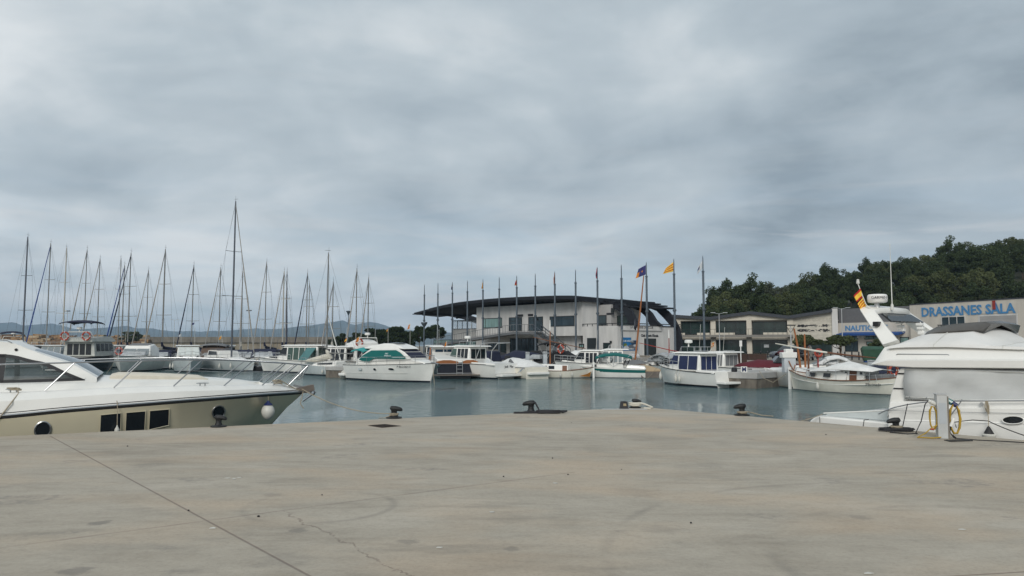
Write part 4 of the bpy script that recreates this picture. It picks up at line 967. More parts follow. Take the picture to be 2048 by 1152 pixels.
# bow roller and anchor
mb = MB(); zb_ = dkz[-1][1]
mb.slab([(-.35, -.09, zb_-.02), (.27, -.09, zb_+.10), (.30, -.09, zb_-.03), (.1, -.09, zb_-.10), (-.35, -.09, zb_-.08)], (0, 1, 0), .18); mb.build('bow_roller', 'wood_grey', yacht)
mb = MB(); mb.bar((-.2, 0, zb_+.09), (.28, 0, zb_-.02), .035, .05); mb.slab([(.30, -.13, zb_-.08), (.30, .13, zb_-.08), (.02, .02, zb_-.30), (.02, -.02, zb_-.30)], (.25, 0, -.1), .1); mb.torus((.27, 0, zb_-.1), .05, .016); mb.build('anchor', 'stainless', yacht)
def rope_obj(name, pts, r, label, m='rope', cat='rope', n=6, group=None):
    mb = MB(); mb.tube(pts, r, n); return tag(mb.build(name, m), label, cat, group)
def sag(a, b, s_, n=14): return [a.lerp(b, k/n) - V((0, 0, s_*4*(k/n)*(1-k/n))) for k in range(n+1)]
def coil(c, R_, turns, rnd, flat=.02, n=60, sq=1):
    n = max(n, turns*14); p = rnd.uniform(0, 6)
    return [V((c.x + math.cos(k/n*6.283*turns)*R_*(.80+.2*math.sin(k/n*17+p)), c.y + math.sin(k/n*6.283*turns)*R_*sq*(.80+.2*math.cos(k/n*13+p)), c.z + flat*k/n + .006*rnd.random())) for k in range(n)]
rnd = random.Random(21)
bowp = FY.w(-.05, -.06, zb_+.03)
B1 = gnd(788, 836.5, QZ)
rope_obj('mooring_rope', sag(bowp + V((.05, 0, -.03)), B1 + V((-.03, .03, .10)), .16, 20), .011, 'thin pale mooring rope from the yacht bow to the nearest bollard', cat='mooring rope')
c = FY.w(-.62, -.28, smooth(dkz, -.6)+.03)
rope_obj('rope_coil', coil(c, .12, 3, rnd, .10) + [FY.w(-.2, -.22, zb_+.02), FY.w(.02, -.12, zb_-.05), FY.w(-.05, -.14, zb_-.35), FY.w(.03, -.15, zb_-.46)], .012, 'tan rope heaped on the yacht foredeck with its end hanging over the bow')
c = FY.surf(28, 784, lambda x, z: -(hb(x)-.28)); c = FY.w(*c)
pe = FY.surf(0, 834, lambda x, z: -(hb(x)+.02)); 
rope_obj('rope_coil', coil(c + V((0, 0, .03)), .14, 3, rnd, .05, 42, .35) + [FY.w(*FY.surf(37, 787, lambda x, z: -(hb(x)-.2))), FY.w(*FY.surf(22, 806, lambda x, z: -(hb(x)+.0))), FY.w(*pe), gnd(-40, 868, QZ)+V((0, 0, .02))], .012, 'grey-brown rope tangled round the yacht side cleat and led to the quay')
def fender(name, top, ball, r, h, label, m='fender_white', capm='fender_blue', cone=False, ropept=None, grp='fenders'):
    e = empty(name, ball, 0, label, 'fender', grp)
    mb = MB()
    if cone: mb.lathe([(.01, h*.62), (r*.35, h*.5), (r*.9, h*.08), (r, 0)], 14); mb.build('cap', capm, e); mb = MB(); mb.lathe([(r*1.0, 0), (r*1.35, -.02), (r*1.3, -h*.25), (r*.8, -h*.6), (.02, -h*.75)], 14); mb.build('body', m, e)
    else:
        prof = [(.01, -h/2)] + [(r*math.sin(math.pi*(k/12))**.62, -h/2 + h*k/12) for k in range(1, 11)]
        mb.lathe(prof + [(r*.55, h*.42)], 16); mb.build('body', m, e)
        mb = MB(); mb.lathe([(r*.70, h*.36), (r*.50, h*.46), (r*.28, h*.52), (r*.18, h*.60), (.01, h*.62)], 12); mb.build('cap', capm, e)
    mb = MB(); mb.tube([V(p)-V(ball) for p in ([top] + ([ropept] if ropept else []))] + [V((0, 0, h*.55))], .007, 5); mb.build('lanyard', 'rope', e)
    return e
fy = lambda x, z: -(hb(x) + .17)
b_ = FY.surf(536, 823, lambda x, z: -(hb(x)*.82 + .14)); tpp = FY.surf(529, 771, lambda x, z: -max(hb(x)-.26, .1)); mid = FY.surf(537, 796, lambda x, z: -(hb(x)+.03))
fender('fender', FY.w(*tpp), FY.w(*b_), .15, .40, 'round white fender with navy top hanging at the yacht bow', ropept=FY.w(*mid))
b_ = FY.surf(234, 861, lambda x, z: -(hb(x)+.09)); tpp = FY.surf(228, 775, lambda x, z: -(hb(x)-.26)); mid = FY.surf(235, 808, lambda x, z: -(hb(x)+.03))
fender('fender', FY.w(*tpp), FY.w(*b_)-V((0, 0, .12)), .07, .36, 'small white fender hanging before the yacht hull windows, mostly below the quay edge', ropept=FY.w(*mid), capm='fender_white')
# ---------------------------------------------- flybridge yacht on the right
OFR = 2.35
FR = Frame((qC.x, qC.y), uR); FR = Frame(FR.w(0, OFR, 0).to_2d(), uR)
fly = empty('flybridge_yacht', (FR.o.x, FR.o.y, 0), FR.ang, 'white flybridge yacht with radar arch and canvas-covered windows at the right quay edge', 'motor yacht')
hr = lambda px, py, off=-1.85: FR.hit(px, py, off)
BW = 1.85; xS = hr(1774, 840)[0]; xE = xS + 11.5
gz = [hr(1774, 842), hr(1900, 845), hr(2048, 849)]; gz = [(a, b) for a, b in gz] + [(xS+6, 1.72), (xE, 2.1)]
uz = [hr(1776, 801, -1.75), hr(1900, 798, -1.75), hr(2048, 797, -1.75)]; uz = list(uz) + [(xS+6, 2.08), (xE, 2.35)]
hbr = lambda x: BW*lerp([(xS, .97), (xS+3, 1), (xS+6, .97), (xS+8.5, .75), (xS+10.3, .4), (xE, .04)], x)
mb = MB(); rr = []
for x in stations(xS, xE, 30):
    h_ = hbr(x); z_ = lerp(gz, x); f_ = max(0, (x-xS-6)/5.5)
    half = [(h_, z_), (h_+.01, z_-.05), (h_*(.985-.1*f_), z_*.55), (h_*(.96-.35*f_), .12), (h_*(.93-.4*f_), 0.0), (.02, -.5)]
    rr.append([V((x, -a, b)) for a, b in half] + [V((x, a, b)) for a, b in half[::-1]])
mb.loft(rr, [0, 0, 0, 1, 1, 1, 1, 1, 0, 0, 0], cap0=True, cap1=True); mb.build('hull', ['gelcoat', 'navy_hull'], fly, sm=30)
mb = MB(); rr = []
for x in stations(xS, xE, 30):
    h_ = hbr(x); z0, z1 = lerp(gz, x)+.004, lerp(uz, x)-.02; zm_ = z0 + (z1-z0)*.62
    half = [(h_-.005, z0), (h_-.03, z0+.03), (h_-.04, zm_), (h_-.07, zm_+.02), (h_-.10, z1-.03), (h_-.15, z1), (h_-.3, z1+.01), (0, z1+.04)]
    rr.append([V((x, -max(a, .0), b)) for a, b in half] + [V((x, max(a, 0), b)) for a, b in half[:-1][::-1]])
mb.loft(rr, cap0=True, cap1=True); mb.build('deck', 'gelcoat', fly, sm=30)
# quarter: the aft bulkhead and side pillar rise from the gunwale to the flybridge
pl = [(1773, 836), (1781, 790), (1790, 760), (1795, 745), (1800, 737), (1830, 735), (1830, 800), (1812, 800)]
for s_ in (1, -1):
    pts = [hr(a, b, -1.62) for a, b in pl]; mb = MB(); mb.slab([(x, s_*(-1.62), z) for x, z in pts], (0, s_*.14, 0), 1); mb.build('quarter_pillar', 'gelcoat', fly, bevel=.02)
    for (a, b, c, d) in ((1796, 1819, 745.5, 749), (1788, 1814, 775.5, 779)):
        p0, p1 = hr(a, c, -1.63), hr(b, d, -1.63); mb = MB(); mb.slab([(p0[0], -1.625*s_, p0[1]), (p1[0], -1.625*s_, p0[1]), (p1[0]-.02, -1.625*s_, p1[1]), (p0[0]-.02, -1.625*s_, p1[1])], (0, -s_*.012, 0), 1); mb.build('vent_louvre', 'black_trim', fly)
xa = hr(1822, 760, -1.5)[0]; zbt, ztp = hr(1900, 800, -1.5)[1], hr(1900, 736, -1.5)[1]
mb = MB(); rr = []
for x, hw in ((xa, 1.5), (xS+5.5, 1.48), (xS+7, 1.25), (xS+8.2, .9)): rr.append([(x, -hw, zbt-.06), (x, -hw+.1, ztp+.05), (x, hw-.1, ztp+.05), (x, hw, zbt-.06)])
mb.loft(rr, cap0=True, cap1=True); mb.build('saloon', 'gelcoat', fly, sm=0)
mb = MB(); rnd = random.Random(6); rr = []; xz = xS + 6.2
for i in range(25):
    x = xa - .06 + (xz-xa+.06)*i/24; col_ = []
    for j in range(9):
        v_ = j/8; z_ = zbt-.02 + (hr(1900, 738, -1.6)[1]-zbt+.02)*v_
        rip = .020*math.sin(x*5.3+v_*3.0)+.016*math.sin(x*11+v_*9)+.03*math.sin((x-xa)*1.9-v_*3.4)+.010*math.sin(x*19-v_*13); col_.append(V((x, -1.685+.06*v_+rip*(.3+math.sin(math.pi*min(1, v_*1.0))*.8), z_)))
    rr.append(col_)
mb.loft(rr); o = mb.build('window_cover', mat('cover_cloth', (.50, .51, .50), .8, var=.12, scale=1.2, bump=.2, bscale=6), fly, sm=80); so_ = o.modifiers.new('cloth', 'SOLIDIFY'); so_.thickness = .006
for z_ in (zbt+.03, hr(1900, 738, -1.6)[1]-.03):
    mb = MB(); mb.tube([(xa - .03 + (xz-xa)*i/12, -1.70+.06*((z_-zbt)/.6), z_) for i in range(13)], .007, 5); mb.build('cover_hem', 'gelcoat_dull', fly)
for i in range(14):
    mb = MB(); mb.sphere((xa + .05 + i*.32, -1.705, zbt+.03), .012, 6, 4); mb.build('snap', 'stainless', fly)
# flybridge moulding
fb = lambda x: 1.72*lerp([(xS+6, 1), (xS+7.5, .86), (xS+9, .5)], x)
xq = hr(1744, 729, -1.7)[0]
botz = [hr(1744, 730, -1.7), hr(1775, 732.5, -1.7), hr(1815, 736, -1.7), hr(2048, 738, -1.7), (xS+9, ztp+.05)]
crz2 = [hr(1745, 727, -1.72), hr(1775, 719, -1.72), hr(1900, 718.5, -1.72), hr(2048, 719, -1.72), (xS+9, ztp+.25)]
coz = [hr(1746, 725, -1.6), hr(1756, 708, -1.6), hr(1766, 694, -1.6), hr(1800, 690, -1.6), hr(1900, 689, -1.6), hr(2048, 694, -1.6), (xS+7, ztp+.55), (xS+9, ztp+.3)]
mb = MB(); rr = []
fxs = sorted(set(stations(xq, xq+.5, 8) + stations(xq+.5, xS+9, 26)))
for x in fxs:
    h_ = fb(x); a, b, c = lerp(botz, x), lerp(crz2, x), lerp(coz, x); b = max(b, a+.01); c = max(c, b+.01)
    half = [(h_-.25, a), (h_-.04, a+.004), (h_, a+.02), (h_+.01, b-.02), (h_-.02, b), (h_-.05, b+.01), (h_-.12, (b+c)/2), (h_-.20, c), (h_-.28, c+.005)]
    rr.append([V((x, -p, z)) for p, z in half] + [V((x, p, z)) for p, z in half[::-1]])
mb.loft(rr, closed=True, cap0=True, cap1=True); mb.build('flybridge', 'gelcoat', fly, sm=35)
mb = MB(); mb.tube([V((*((hr(a, b, -1.60))[0:1]), -1.63, hr(a, b, -1.60)[1])) for a, b in ((1794, 709.5), (1797, 708), (1897, 709), (1900, 711))], .009, 6); mb.build('grab_rail', 'stainless', fly)
# canvas over the flybridge
rz = [FR.hit(a, b, 0) for a, b in ((1840, 686), (1850, 676), (1870, 667), (1895, 659.5), (1930, 655), (1962, 653.5), (1985, 654), (2000, 659), (2048, 684))]; rz += [(xS+6.3, ztp+.75), (xS+8.6, ztp+.35)]
mb = MB(); rr = []; xc0 = coz[2][0] + .1
for x in stations(xc0, xS+8.6, 44):
    h_ = fb(x)-.10; c = lerp(coz, x)-.02; t_ = max(c+.03, smooth(rz, x)) if x > rz[0][0] else c + .02 + (rz[0][1]-c)*max(0, (x-xc0)/(rz[0][0]-xc0))
    rp_ = .012*math.sin(x*7)+.008*math.sin(x*17+1)
    half = [(h_, c-.03), (h_-.02, c+.02), (h_*.82, c+(t_-c)*.34+rp_), (h_*.55, c+(t_-c)*.72+rp_), (h_*.28, c+(t_-c)*.94), (0, t_)]
    rr.append([V((x, -p, z)) for p, z in half] + [V((x, p, z)) for p, z in half[:-1][::-1]])
mb.loft(rr, cap0=True, cap1=True); mb.build('flybridge_cover', mat('fly_canvas', (.70, .69, .66), .75, var=.1, scale=.8, bump=.15, bscale=5), fly, sm=60)
for xk in (xc0+.9, xc0+2.1, xc0+3.4):
    h_ = fb(xk)-.10; c = lerp(coz, xk)-.02; t_ = max(c+.03, smooth(rz, xk)) if xk > rz[0][0] else c + .02 + (rz[0][1]-c)*max(0, (xk-xc0)/(rz[0][0]-xc0))
    half = [(h_+.006, c-.03), (h_-.012, c+.03), (h_*.82, c+(t_-c)*.34+.012), (h_*.55, c+(t_-c)*.72+.012), (h_*.28, c+(t_-c)*.94+.01), (0, t_+.01)]
    mb = MB(); mb.tube([(xk, -p, z) for p, z in half], .006, 5); mb.build('cover_seam', 'gelcoat_dull', fly)
fin = [FR.hit(a, b, -.2) for a, b in ((1878, 663), (1900, 652), (1930, 647.5), (1965, 644.5), (1992, 643), (2005, 648))]
lo_ = [FR.hit(a, b, -.2) for a, b in ((1879, 665), (1902, 660), (1932, 657.5), (1966, 655), (1986, 655.5), (1994, 656))]
mb = MB(); rr = []
for (a, b), (c, d_) in zip(fin, lo_): rr.append([(c, -.95, d_-.06), (a, -.8, b-.015), (a, 0, b+.02), (a, .8, b-.015), (c, .95, d_-.06), (c+.02, .9, d_-.09), (c+.02, 0, b-.02), (c+.02, -.9, d_-.09)])
mb.loft(rr, closed=True, cap0=True, cap1=True); mb.build('wind_deflector', mat('smoked_plastic', (.085, .08, .072), .25, var=.3, scale=2), fly, sm=50)
# radar arch
a0_, a1_ = hr(1768, 692, -1.3), hr(1797, 683, -1.3); t0_, t1_ = hr(1723, 622, -.80), hr(1752, 625, -.80)
path = [(a0_, a1_, -1.3), (((a0_[0]+t0_[0])/2, (a0_[1]+t0_[1])/2), ((a1_[0]+t1_[0])/2-.01, (a1_[1]+t1_[1])/2), -1.06), (t0_, t1_, -.82), ((t0_[0]+.02, t0_[1]+.06), (t1_[0]+.04, t1_[1]+.04), -.70), ((t0_[0]+.05, t0_[1]+.075), (t1_[0]+.10, t1_[1]+.055), -.42)]
path = path + [(a, b, -y) for a, b, y in path[::-1]]
mb = MB(); rr = []
for i, (a, b, y) in enumerate(path):
    pr = path[max(0, i-1)], path[min(len(path)-1, i+1)]; dy = pr[1][2]-pr[0][2]; dz = pr[1][0][1]-pr[0][0][1]; l_ = math.hypot(dy, dz); ny, nz = -dz/l_*.06, dy/l_*.06
    cx_ = (a[0]+b[0])/2
    rr.append([(a[0], y-ny, a[1]-nz), (a[0]-.02, y, a[1]), (a[0], y+ny, a[1]+nz), (b[0], y+ny, b[1]+nz), (b[0]+.02, y, b[1]), (b[0], y-ny, b[1]-nz)])
mb.loft(rr, closed=True, cap0=True, cap1=True); mb.build('radar_arch', 'gelcoat', fly, sm=50)
mb = MB(); za_ = t1_[1]; mb.slab([(t1_[0]+.09, -.72, za_-.01), (t1_[0]+.09, .70, za_-.01), (t1_[0]+.33, .78, za_-.19), (t1_[0]+.33, -.80, za_-.19)], (-.02, 0, -.03), 1); mb.build('arch_visor', 'glass_dark', fly)
p_ = hr(1754, 613, -.6); mb = MB(); mb.lathe([(.06, -.04), (.05, .06), (.05, .1)], 10, (p_[0], -.6, p_[1])); mb.build('radar_mount', 'alu', fly)
r0 = hr(1755, 606, -.6); r1 = hr(1755, 588, -.6)[1]; hgt = r1-r0[1]
mb = MB(); mb.lathe([(.12, 0), (.19, .015), (.205, .04), (.21, hgt*.5), (.205, hgt*.82), (.18, hgt*.95), (.05, hgt)], 24, (r0[0], -.6, r0[1])); rd_ = mb.build('radar_dome', 'gelcoat', fly)
yaw = -FR.ang
text('GARMIN', .085, rd_, (r0[0]+.215*math.sin(.6), -.6-.215*math.cos(.6), r0[1]+hgt*.42), (math.pi/2, 0, .6), 'text_dark', 'radar_lettering', .003)
p_ = hr(1784.5, 617, -.35); z1 = hr(1784.5, 487, -.35)[1]
mb = MB(); mb.lathe([(.035, -.03), (.03, .08), (.011, .12), (.008, .9), (.005, z1-p_[1]-.04), (.010, z1-p_[1]-.02), (.004, z1-p_[1])], 8, (p_[0], -.35, p_[1])); mb.build('whip_antenna', 'gelcoat_dull', fly)
p_ = hr(1736, 616, -.8); q_ = hr(1716, 568, -.8)
mb = MB(); mb.tube([(p_[0]+.1, -.7, p_[1]-.02), (p_[0]+.02, -.8, p_[1]+.0), (p_[0]-.05, -.8, p_[1]+.1), (q_[0], -.8, q_[1])], .010, 6); mb.build('flagstaff', 'gelcoat_dull', fly)
mb = MB(); mb.lathe([(.02, 0), (.035, .01), (.035, .055), (.028, .06), (.03, .1), (.01, .11)], 10, (q_[0], -.8, q_[1])); mb.build('stern_light', 'gelcoat_dull', fly)
p_ = hr(1755, 648, -1.1); mb = MB(); mb.box(p_[0]-.06, p_[0]+.06, -1.20, -1.03, p_[1]-.05, p_[1]+.05); mb.build('camera_box', 'black_trim', fly, bevel=.01)
mb = MB(); 
for px, pyt, pyb, off in ((1798, 641, 664, .1), (1838, 645, 668, .3), (1842, 662, 672, .2)):
    a, b = FR.hit(px, pyt, off), FR.hit(px+6, pyb, off); n_ = 3 if pyb-pyt > 15 else 1
    for k in range(n_): z_ = a[1] + (b[1]-a[1])*(k+.5)/n_; mb.box(a[0]-.06+.02*k, a[0]+.08+.02*k, off-.05, off+.05, z_-.03, z_+.03)
    mb.bar((a[0], off+.06, a[1]+.02), (b[0], off+.06, b[1]-.02), .02)
each(mb, 'boarding_step', 'gelcoat', fly, bevel=.01)
# swim platform and stern
xP = hr(1619, 838, -1.55)[0]; zp1 = hr(1690, 836.5, -1.55)[1]
mb = MB(); mb.slab([(xP, -1.55, zp1-.42), (xP-.0, -1.55, zp1-.12), (xP+.16, -1.55, zp1), (xS+.05, -1.6, zp1-.02), (xS+.05, -1.6, zp1-.45)], (0, 3.15, 0), 1); mb.build('swim_platform', 'gelcoat', fly, bevel=.03)
g0, g1 = hr(1652, 829, -1.3), hr(1757, 818, -1.3)
mb = MB(); mb.slab([(xP+.25, -1.3, zp1), (xS, -1.3, zp1), (xS, -1.3, zp1+.22), (xP+.3, -1.3, zp1+.06)], (0, .03, 0), 1); mb.build('platform_panel', 'gelcoat_grey', fly)
mb = MB(); mb.tube([(xP+.2, -1.3, zp1+.05), (xS-.02, -1.3, zp1+.235)], .014, 6); mb.build('panel_rail', 'gelcoat', fly)
mb = MB(); mb.box(xS-.12, xS, -1.5, 1.5, .35, zp1+.30); mb.build('transom', 'gelcoat_dull', fly)
mb = MB(); mb.box(xS-.14, xS+.12, -1.42, -1.22, zp1+.2, zp1+.26); mb.build('teak_step', 'wood', fly)
# side rail
rp_ = [(1757, 828), (1771, 821), (1790, 814.5), (1815, 809), (1840, 805.5), (1866, 803), (1920, 802), (2048, 801.5)]
pts = [V((hr(a, b, -1.82)[0], -1.82, hr(a, b, -1.82)[1])) for a, b in rp_]; pts.append(V((xS+5.8, -1.78, pts[-1].z+.12)))
mb = MB(); mb.tube(pts, .012, 8)
for (a, b), (c, d_) in (((1893, 842), (1922, 803)),):
    p_, q_ = hr(a, b, -1.83), hr(c, d_, -1.82); mb.tube([(p_[0], -1.83, p_[1]), (q_[0], -1.82, q_[1])], .011, 8)
p_, q_ = hr(1772, 821, -1.82), hr(2048, 827, -1.82); mb.tube([(p_[0], -1.82, p_[1]), (q_[0], -1.82, q_[1])], .004, 5)
mb.build('side_rail', 'stainless', fly)
pp = [hr(2026 + 22*math.cos(k*.314)*(1 if abs(math.cos(k*.314)) < .9 else .98), 840 + 8.0*math.sin(k*.314), -1.87) for k in range(20)]
mb = MB(); mb.slab([(x, -1.855, z) for x, z in pp], (0, -.012, 0), 1); ph_ = mb.build('porthole', 'glass_dark', fly)
mb = MB(); mb.tube([(x, -1.868, z) for x, z in pp], .010, 6, 0, True); mb.build('frame', 'gelcoat', ph_)
p_ = hr(1964, 808, -1.78); mb = MB(); mb.lathe([(.035, 0), (.03, .015)], 12); o = mb.build('vent', 'alu', fly); o.location = (p_[0], -1.795, p_[1]); o.rotation_euler = (math.pi/2, 0, 0)
mb = MB(); mb.tube([(hr(1640, 838, -1.56)[0], -1.57, zp1-.01), (hr(1640, 838, -1.56)[0], -1.57, zp1-.4)], .006, 5)
mb.tube([(hr(1729, 838, -1.56)[0]+.06, -1.5, zp1+.01), (hr(1729, 838, -1.56)[0], -1.575, zp1-.0), (hr(1729, 838, -1.56)[0]-.02, -1.59, zp1-.14)], .008, 5); each(mb, 'lashing', 'rope_dark', fly)
# flags on its staff
A_ = FR.w(hr(1720, 576, -.8)[0], -.8, 0); YF = A_.y
flag('ensign', 0, 0, [(1720.5, 577), (1726, 594), (1713, 604), (1707, 592)], ['flag_red', 'flag_yellow'], esp, 'red and yellow ensign on the short staff of the radar arch', YF - .02, amp=.015, seed=11).__setitem__('group', 'flags on the yacht arch')
flag('ensign', 0, 0, [(1726, 594), (1732, 612), (1722, 624), (1715, 608)], ['flag_yellow', 'flag_red'], sen, 'small striped flag below the ensign on the radar arch staff', YF - .02, amp=.015, nt=18, seed=12).__setitem__('group', 'flags on the yacht arch')
# fender, ropes of the right yacht
b_ = hr(1978, 864, -1.97); tp_ = hr(1974, 803, -1.83); md = hr(1977, 840, -1.90)
fender('fender', FR.w(tp_[0], -1.83, tp_[1]), FR.w(b_[0], -1.98, b_[1]-.03), .085, .22, 'white fender with a black cone top at the flybridge yacht side', capm='rubber', cone=True, ropept=FR.w(md[0], -1.9, md[1]))
k_ = hr(1974, 806, -1.85); c = FR.w(k_[0], -1.86, k_[1])
mb = MB(); 
for i in range(5): mb.tube([c + V((-.02+.01*i, 0, .04)), c + V((-.05+.02*i, -.01, -.08-.015*i)), c + V((-.02+.012*i, -.01, -.16-.01*i)), c + V((.0+.01*i, 0, -.06)), c + V((0, 0, .04))], .006, 5)
tag(mb.build('rope_hank', 'rope'), 'hank of pale rope tied over the flybridge yacht side rail', 'rope')
# ------------------------------------------------------------------ things on the quay
def bollard(px, py, sc, hook, label, m='iron'):
    p = gnd(px, py, QZ); e = empty('bollard', p, 0, label, 'bollard', 'bollards along the quay edge'); sc *= .9; e.scale = (sc, sc, sc)
    mb = MB(); mb.lathe([(.17, 0), (.17, .025), (.14, .035), (.085, .045)], 18); mb.build('base', m, e)
    mb = MB(); mb.lathe([(.085, .04), (.062, .09), (.062, .15), (.075, .18)], 14)
    mb.tube([(-hook*.07, 0, .185), (-hook*.05, 0, .20), (hook*.02, 0, .205), (hook*.09, 0, .20), (hook*.15, 0, .185), (hook*.175, 0, .16)], [.045, .068, .062, .05, .04, .02], 10); mb.build('post', m, e, sm=60)
    return e, p
b1, pb1 = bollard(788, 836.5, 1.15, 1, 'black iron bollard holding the pale yacht mooring rope')
b2, pb2 = bollard(1062, 825.5, 1.25, -1, 'black bollard with a heavy black rope lying beside it')
b3, pb3 = bollard(1270, 815.8, 1.0, 1, 'low bollard wrapped in yellowed rope near the quay corner')
b4, pb4 = bollard(1484, 831, 1.15, -1, 'black bollard standing alone on the edge right of the quay corner')
b5, pb5 = bollard(1792, 861.5, 1.05, -1, 'black bollard with a dark cable heaped round its foot by the white pedestal')
b6, pb6 = bollard(437, 853.8, 1.0, 1, 'black bollard under the round porthole of the champagne hull')
rnd = random.Random(31)
rope_obj('rope_wrap', coil(pb1 + V((0, 0, .06)), .10, 5, rnd, .05, 44) + [pb1 + V((-.2, -.05, .012)), pb1 + V((-.32, -.12, .012))], .010, 'pale rope wound round the foot of the leftmost clear bollard')
rope_obj('rope_heap', [pb2 + V((.0, -.05, .22)), pb2 + V((.10, -.06, .25)), pb2 + V((.2, -.12, .06))] + coil(pb2 + V((.42, -.22, .02)), .30, 4, rnd, .05, 40, .35) + [pb2 + V((.75, -.2, .03)), pb2 + V((.85, -.1, .05)), pb2 + V((.7, -.02, .04)), pb2 + V((.3, -.2, .03)), pb2 + V((-.3, -.22, .02)), pb2 + V((-.42, -.22, .02))], .024, 'heavy black rope looped on the concrete by the middle bollard', 'rope_dark')
rope_obj('rope_wrap', coil(pb3 + V((0, 0, .06)), .15, 7, rnd, .07, 60) + [pb3 + V((.25, -.1, .10)), pb3 + V((.42, -.2, .03)), pb3 + V((.35, -.3, .015)), pb3 + V((.2, -.2, .015))], .022, 'thick yellowed rope wound on the bollard at the quay corner', 'sail_cream')
rope_obj('rope_wrap', coil(pb4 + V((0, 0, .05)), .12, 4, rnd, .04, 30) + [pb4 + V((.25, 0, .06)), pb4 + V((.42, -.12, .015)), pb4 + V((.62, -.3, .012))], .011, 'pale rope round the bollard right of the quay corner')
rope_obj('rope_wrap', coil(pb5 + V((0, 0, .05)), .12, 4, rnd, .04, 30), .011, 'pale rope round the bollard nearest the white pedestal')
rope_obj('cable_heap', coil(pb5 + V((-.05, -.12, .015)), .34, 7, rnd, .05, 84, .55), .010, 'black cable coiled untidily at the bollard foot by the pedestal', 'rope_dark')
p_ = hr(1815, 808, -1.86); 
rope_obj('mooring_rope', sag(FR.w(p_[0], -1.86, p_[1]), pb5 + V((.18, .1, .06)), 0, 6), .009, 'dark rope from the yacht side rail down to the bollard by the pedestal', 'rope_dark', 'mooring rope')
p_ = hr(1976, 842, -1.9)
rope_obj('mooring_rope', sag(FR.w(p_[0], -1.9, p_[1]), gnd(2075, 885, QZ) + V((0, 0, .05)), .02), .009, 'grey mooring rope slanting down right from the yacht side to the quay', 'rope_dark', 'mooring rope')
p2_ = hr(1915, 855, -1.9)
rope_obj('mooring_rope', [FR.w(p_[0], -1.9, p_[1]), FR.w(p_[0]-.25, -1.92, p_[1]+.0), FR.w(p_[0]-.55, -1.95, p_[1]-.06), FR.w(p2_[0], -1.95, p2_[1])], .009, 'grey rope sagging left behind the white pedestal from the yacht side', 'rope_dark', 'mooring rope')
s_ = hr(1640, 829, -1.6); rope_obj('mooring_rope', sag(FR.w(s_[0], -1.5, s_[1]), gnd(1585, 841, QZ) + V((0, 0, -.05)), .02), .010, 'pale stern line from the yacht swim platform to the quay edge', 'rope', 'mooring rope')
# service pedestal with hose
p = gnd(1885, 876.5, QZ); ped = empty('service_pedestal', p, -.28, 'white metal water and power pedestal on the quay', 'pedestal')
hp = at(1885, 789, p.y).z - QZ
mb = MB(); mb.box(-.085, .075, -.09, .09, 0, hp); mb.build('column', mat('pedestal_metal', (.46, .47, .46), .5, var=.15, scale=3), ped, bevel=.008)
mb = MB(); mb.box(.0752, .10, -.085, .085, 0, hp-.03); mb.build('side_rail', mat('pedestal_rail', (.20, .18, .15), .6, metal=.3), ped)
mb = MB(); mb.box(-.095, .11, -.1, .1, hp, hp+.012); mb.build('cap', 'alu', ped)
mb = MB(); mb.box(-.06, .05, -.094, -.0905, .26, .62); mb.build('service_door', mat('pedestal_door', (.42, .45, .47), .5), ped)
mb = MB(); mb.tube([(-.085, 0, hp-.17), (-.17, -.01, hp-.13)], .04, 10); mb.tube([(-.17, -.01, hp-.13), (-.20, -.01, hp-.11)], .03, 10); mb.build('socket', 'gelcoat_dull', ped)
mb = MB(); mb.tube([(.10, 0, hp-.10), (.17, -.02, hp-.14)], .05, 10); mb.build('socket', 'glass_teal', ped)
def hang(cx_, wd, top, botm, k, rr_): return [V((cx_ + wd*math.cos(a)*rr_.uniform(.85, 1.1), -.03 + rr_.uniform(-.03, .03), (top+botm)/2 + (top-botm)/2*math.sin(a)*rr_.uniform(.94, 1.03))) for a in [2*math.pi*j/10 for j in range(10*k)]]
rnd = random.Random(14)
hose = empty('garden_hose', p, -.28, 'yellow hose hung in loops over the white pedestal', 'hose')
mb = MB(); mb.tube(hang(.200, .085, hp-.16, .08, 9, rnd), .012, 6); mb.build('coil', mat('hose_yellow', (.42, .27, .03), .45), hose, sm=60)
mb = MB(); mb.tube(hang(-.14, .06, hp-.20, .15, 4, rnd) + [V((-.2, -.05, .16)), V((-.28, -.05, .08)), V((-.43, -.15, .02)), V((-.2, -.16, .015)), V((-.05, -.12, .03))], .011, 6); mb.build('coil', 'hose_yellow', hose, sm=60)
mb = MB(); mb.tube([(-.20, -.05, .16), (-.14, -.06, .155)], .017, 8); mb.build('tap_fitting', 'lifebuoy', hose)
pw = empty('power_plug', p, -.28, 'blue and white power plug hanging on the pedestal with a black cable', 'plug')
mb = MB(); mb.tube([(.17, -.02, hp-.14), (.235, -.03, hp-.19)], .042, 10); mb.build('plug', 'fender_blue', pw)
mb = MB(); mb.tube([(.12, -.07, .22), (.15, -.08, .30), (.17, -.07, .36)], .028, 10); mb.build('connector', 'gelcoat', pw)
mb = MB(); mb.tube([(.12, -.07, .22), (.10, -.08, .12), (.15, -.09, .03), (.19, -.06, .01), (.16, -.02, .06), (.2, -.1, .015), (.5, -.22, .012), (.9, -.28, .012), (1.3, -.45, .012)], .009, 6); mb.build('cable', 'rope_dark', pw)
pc = V((-.20, -.01, hp-.11)); rm = Matrix.Rotation(-.28, 3, 'Z'); wp = p + rm @ pc
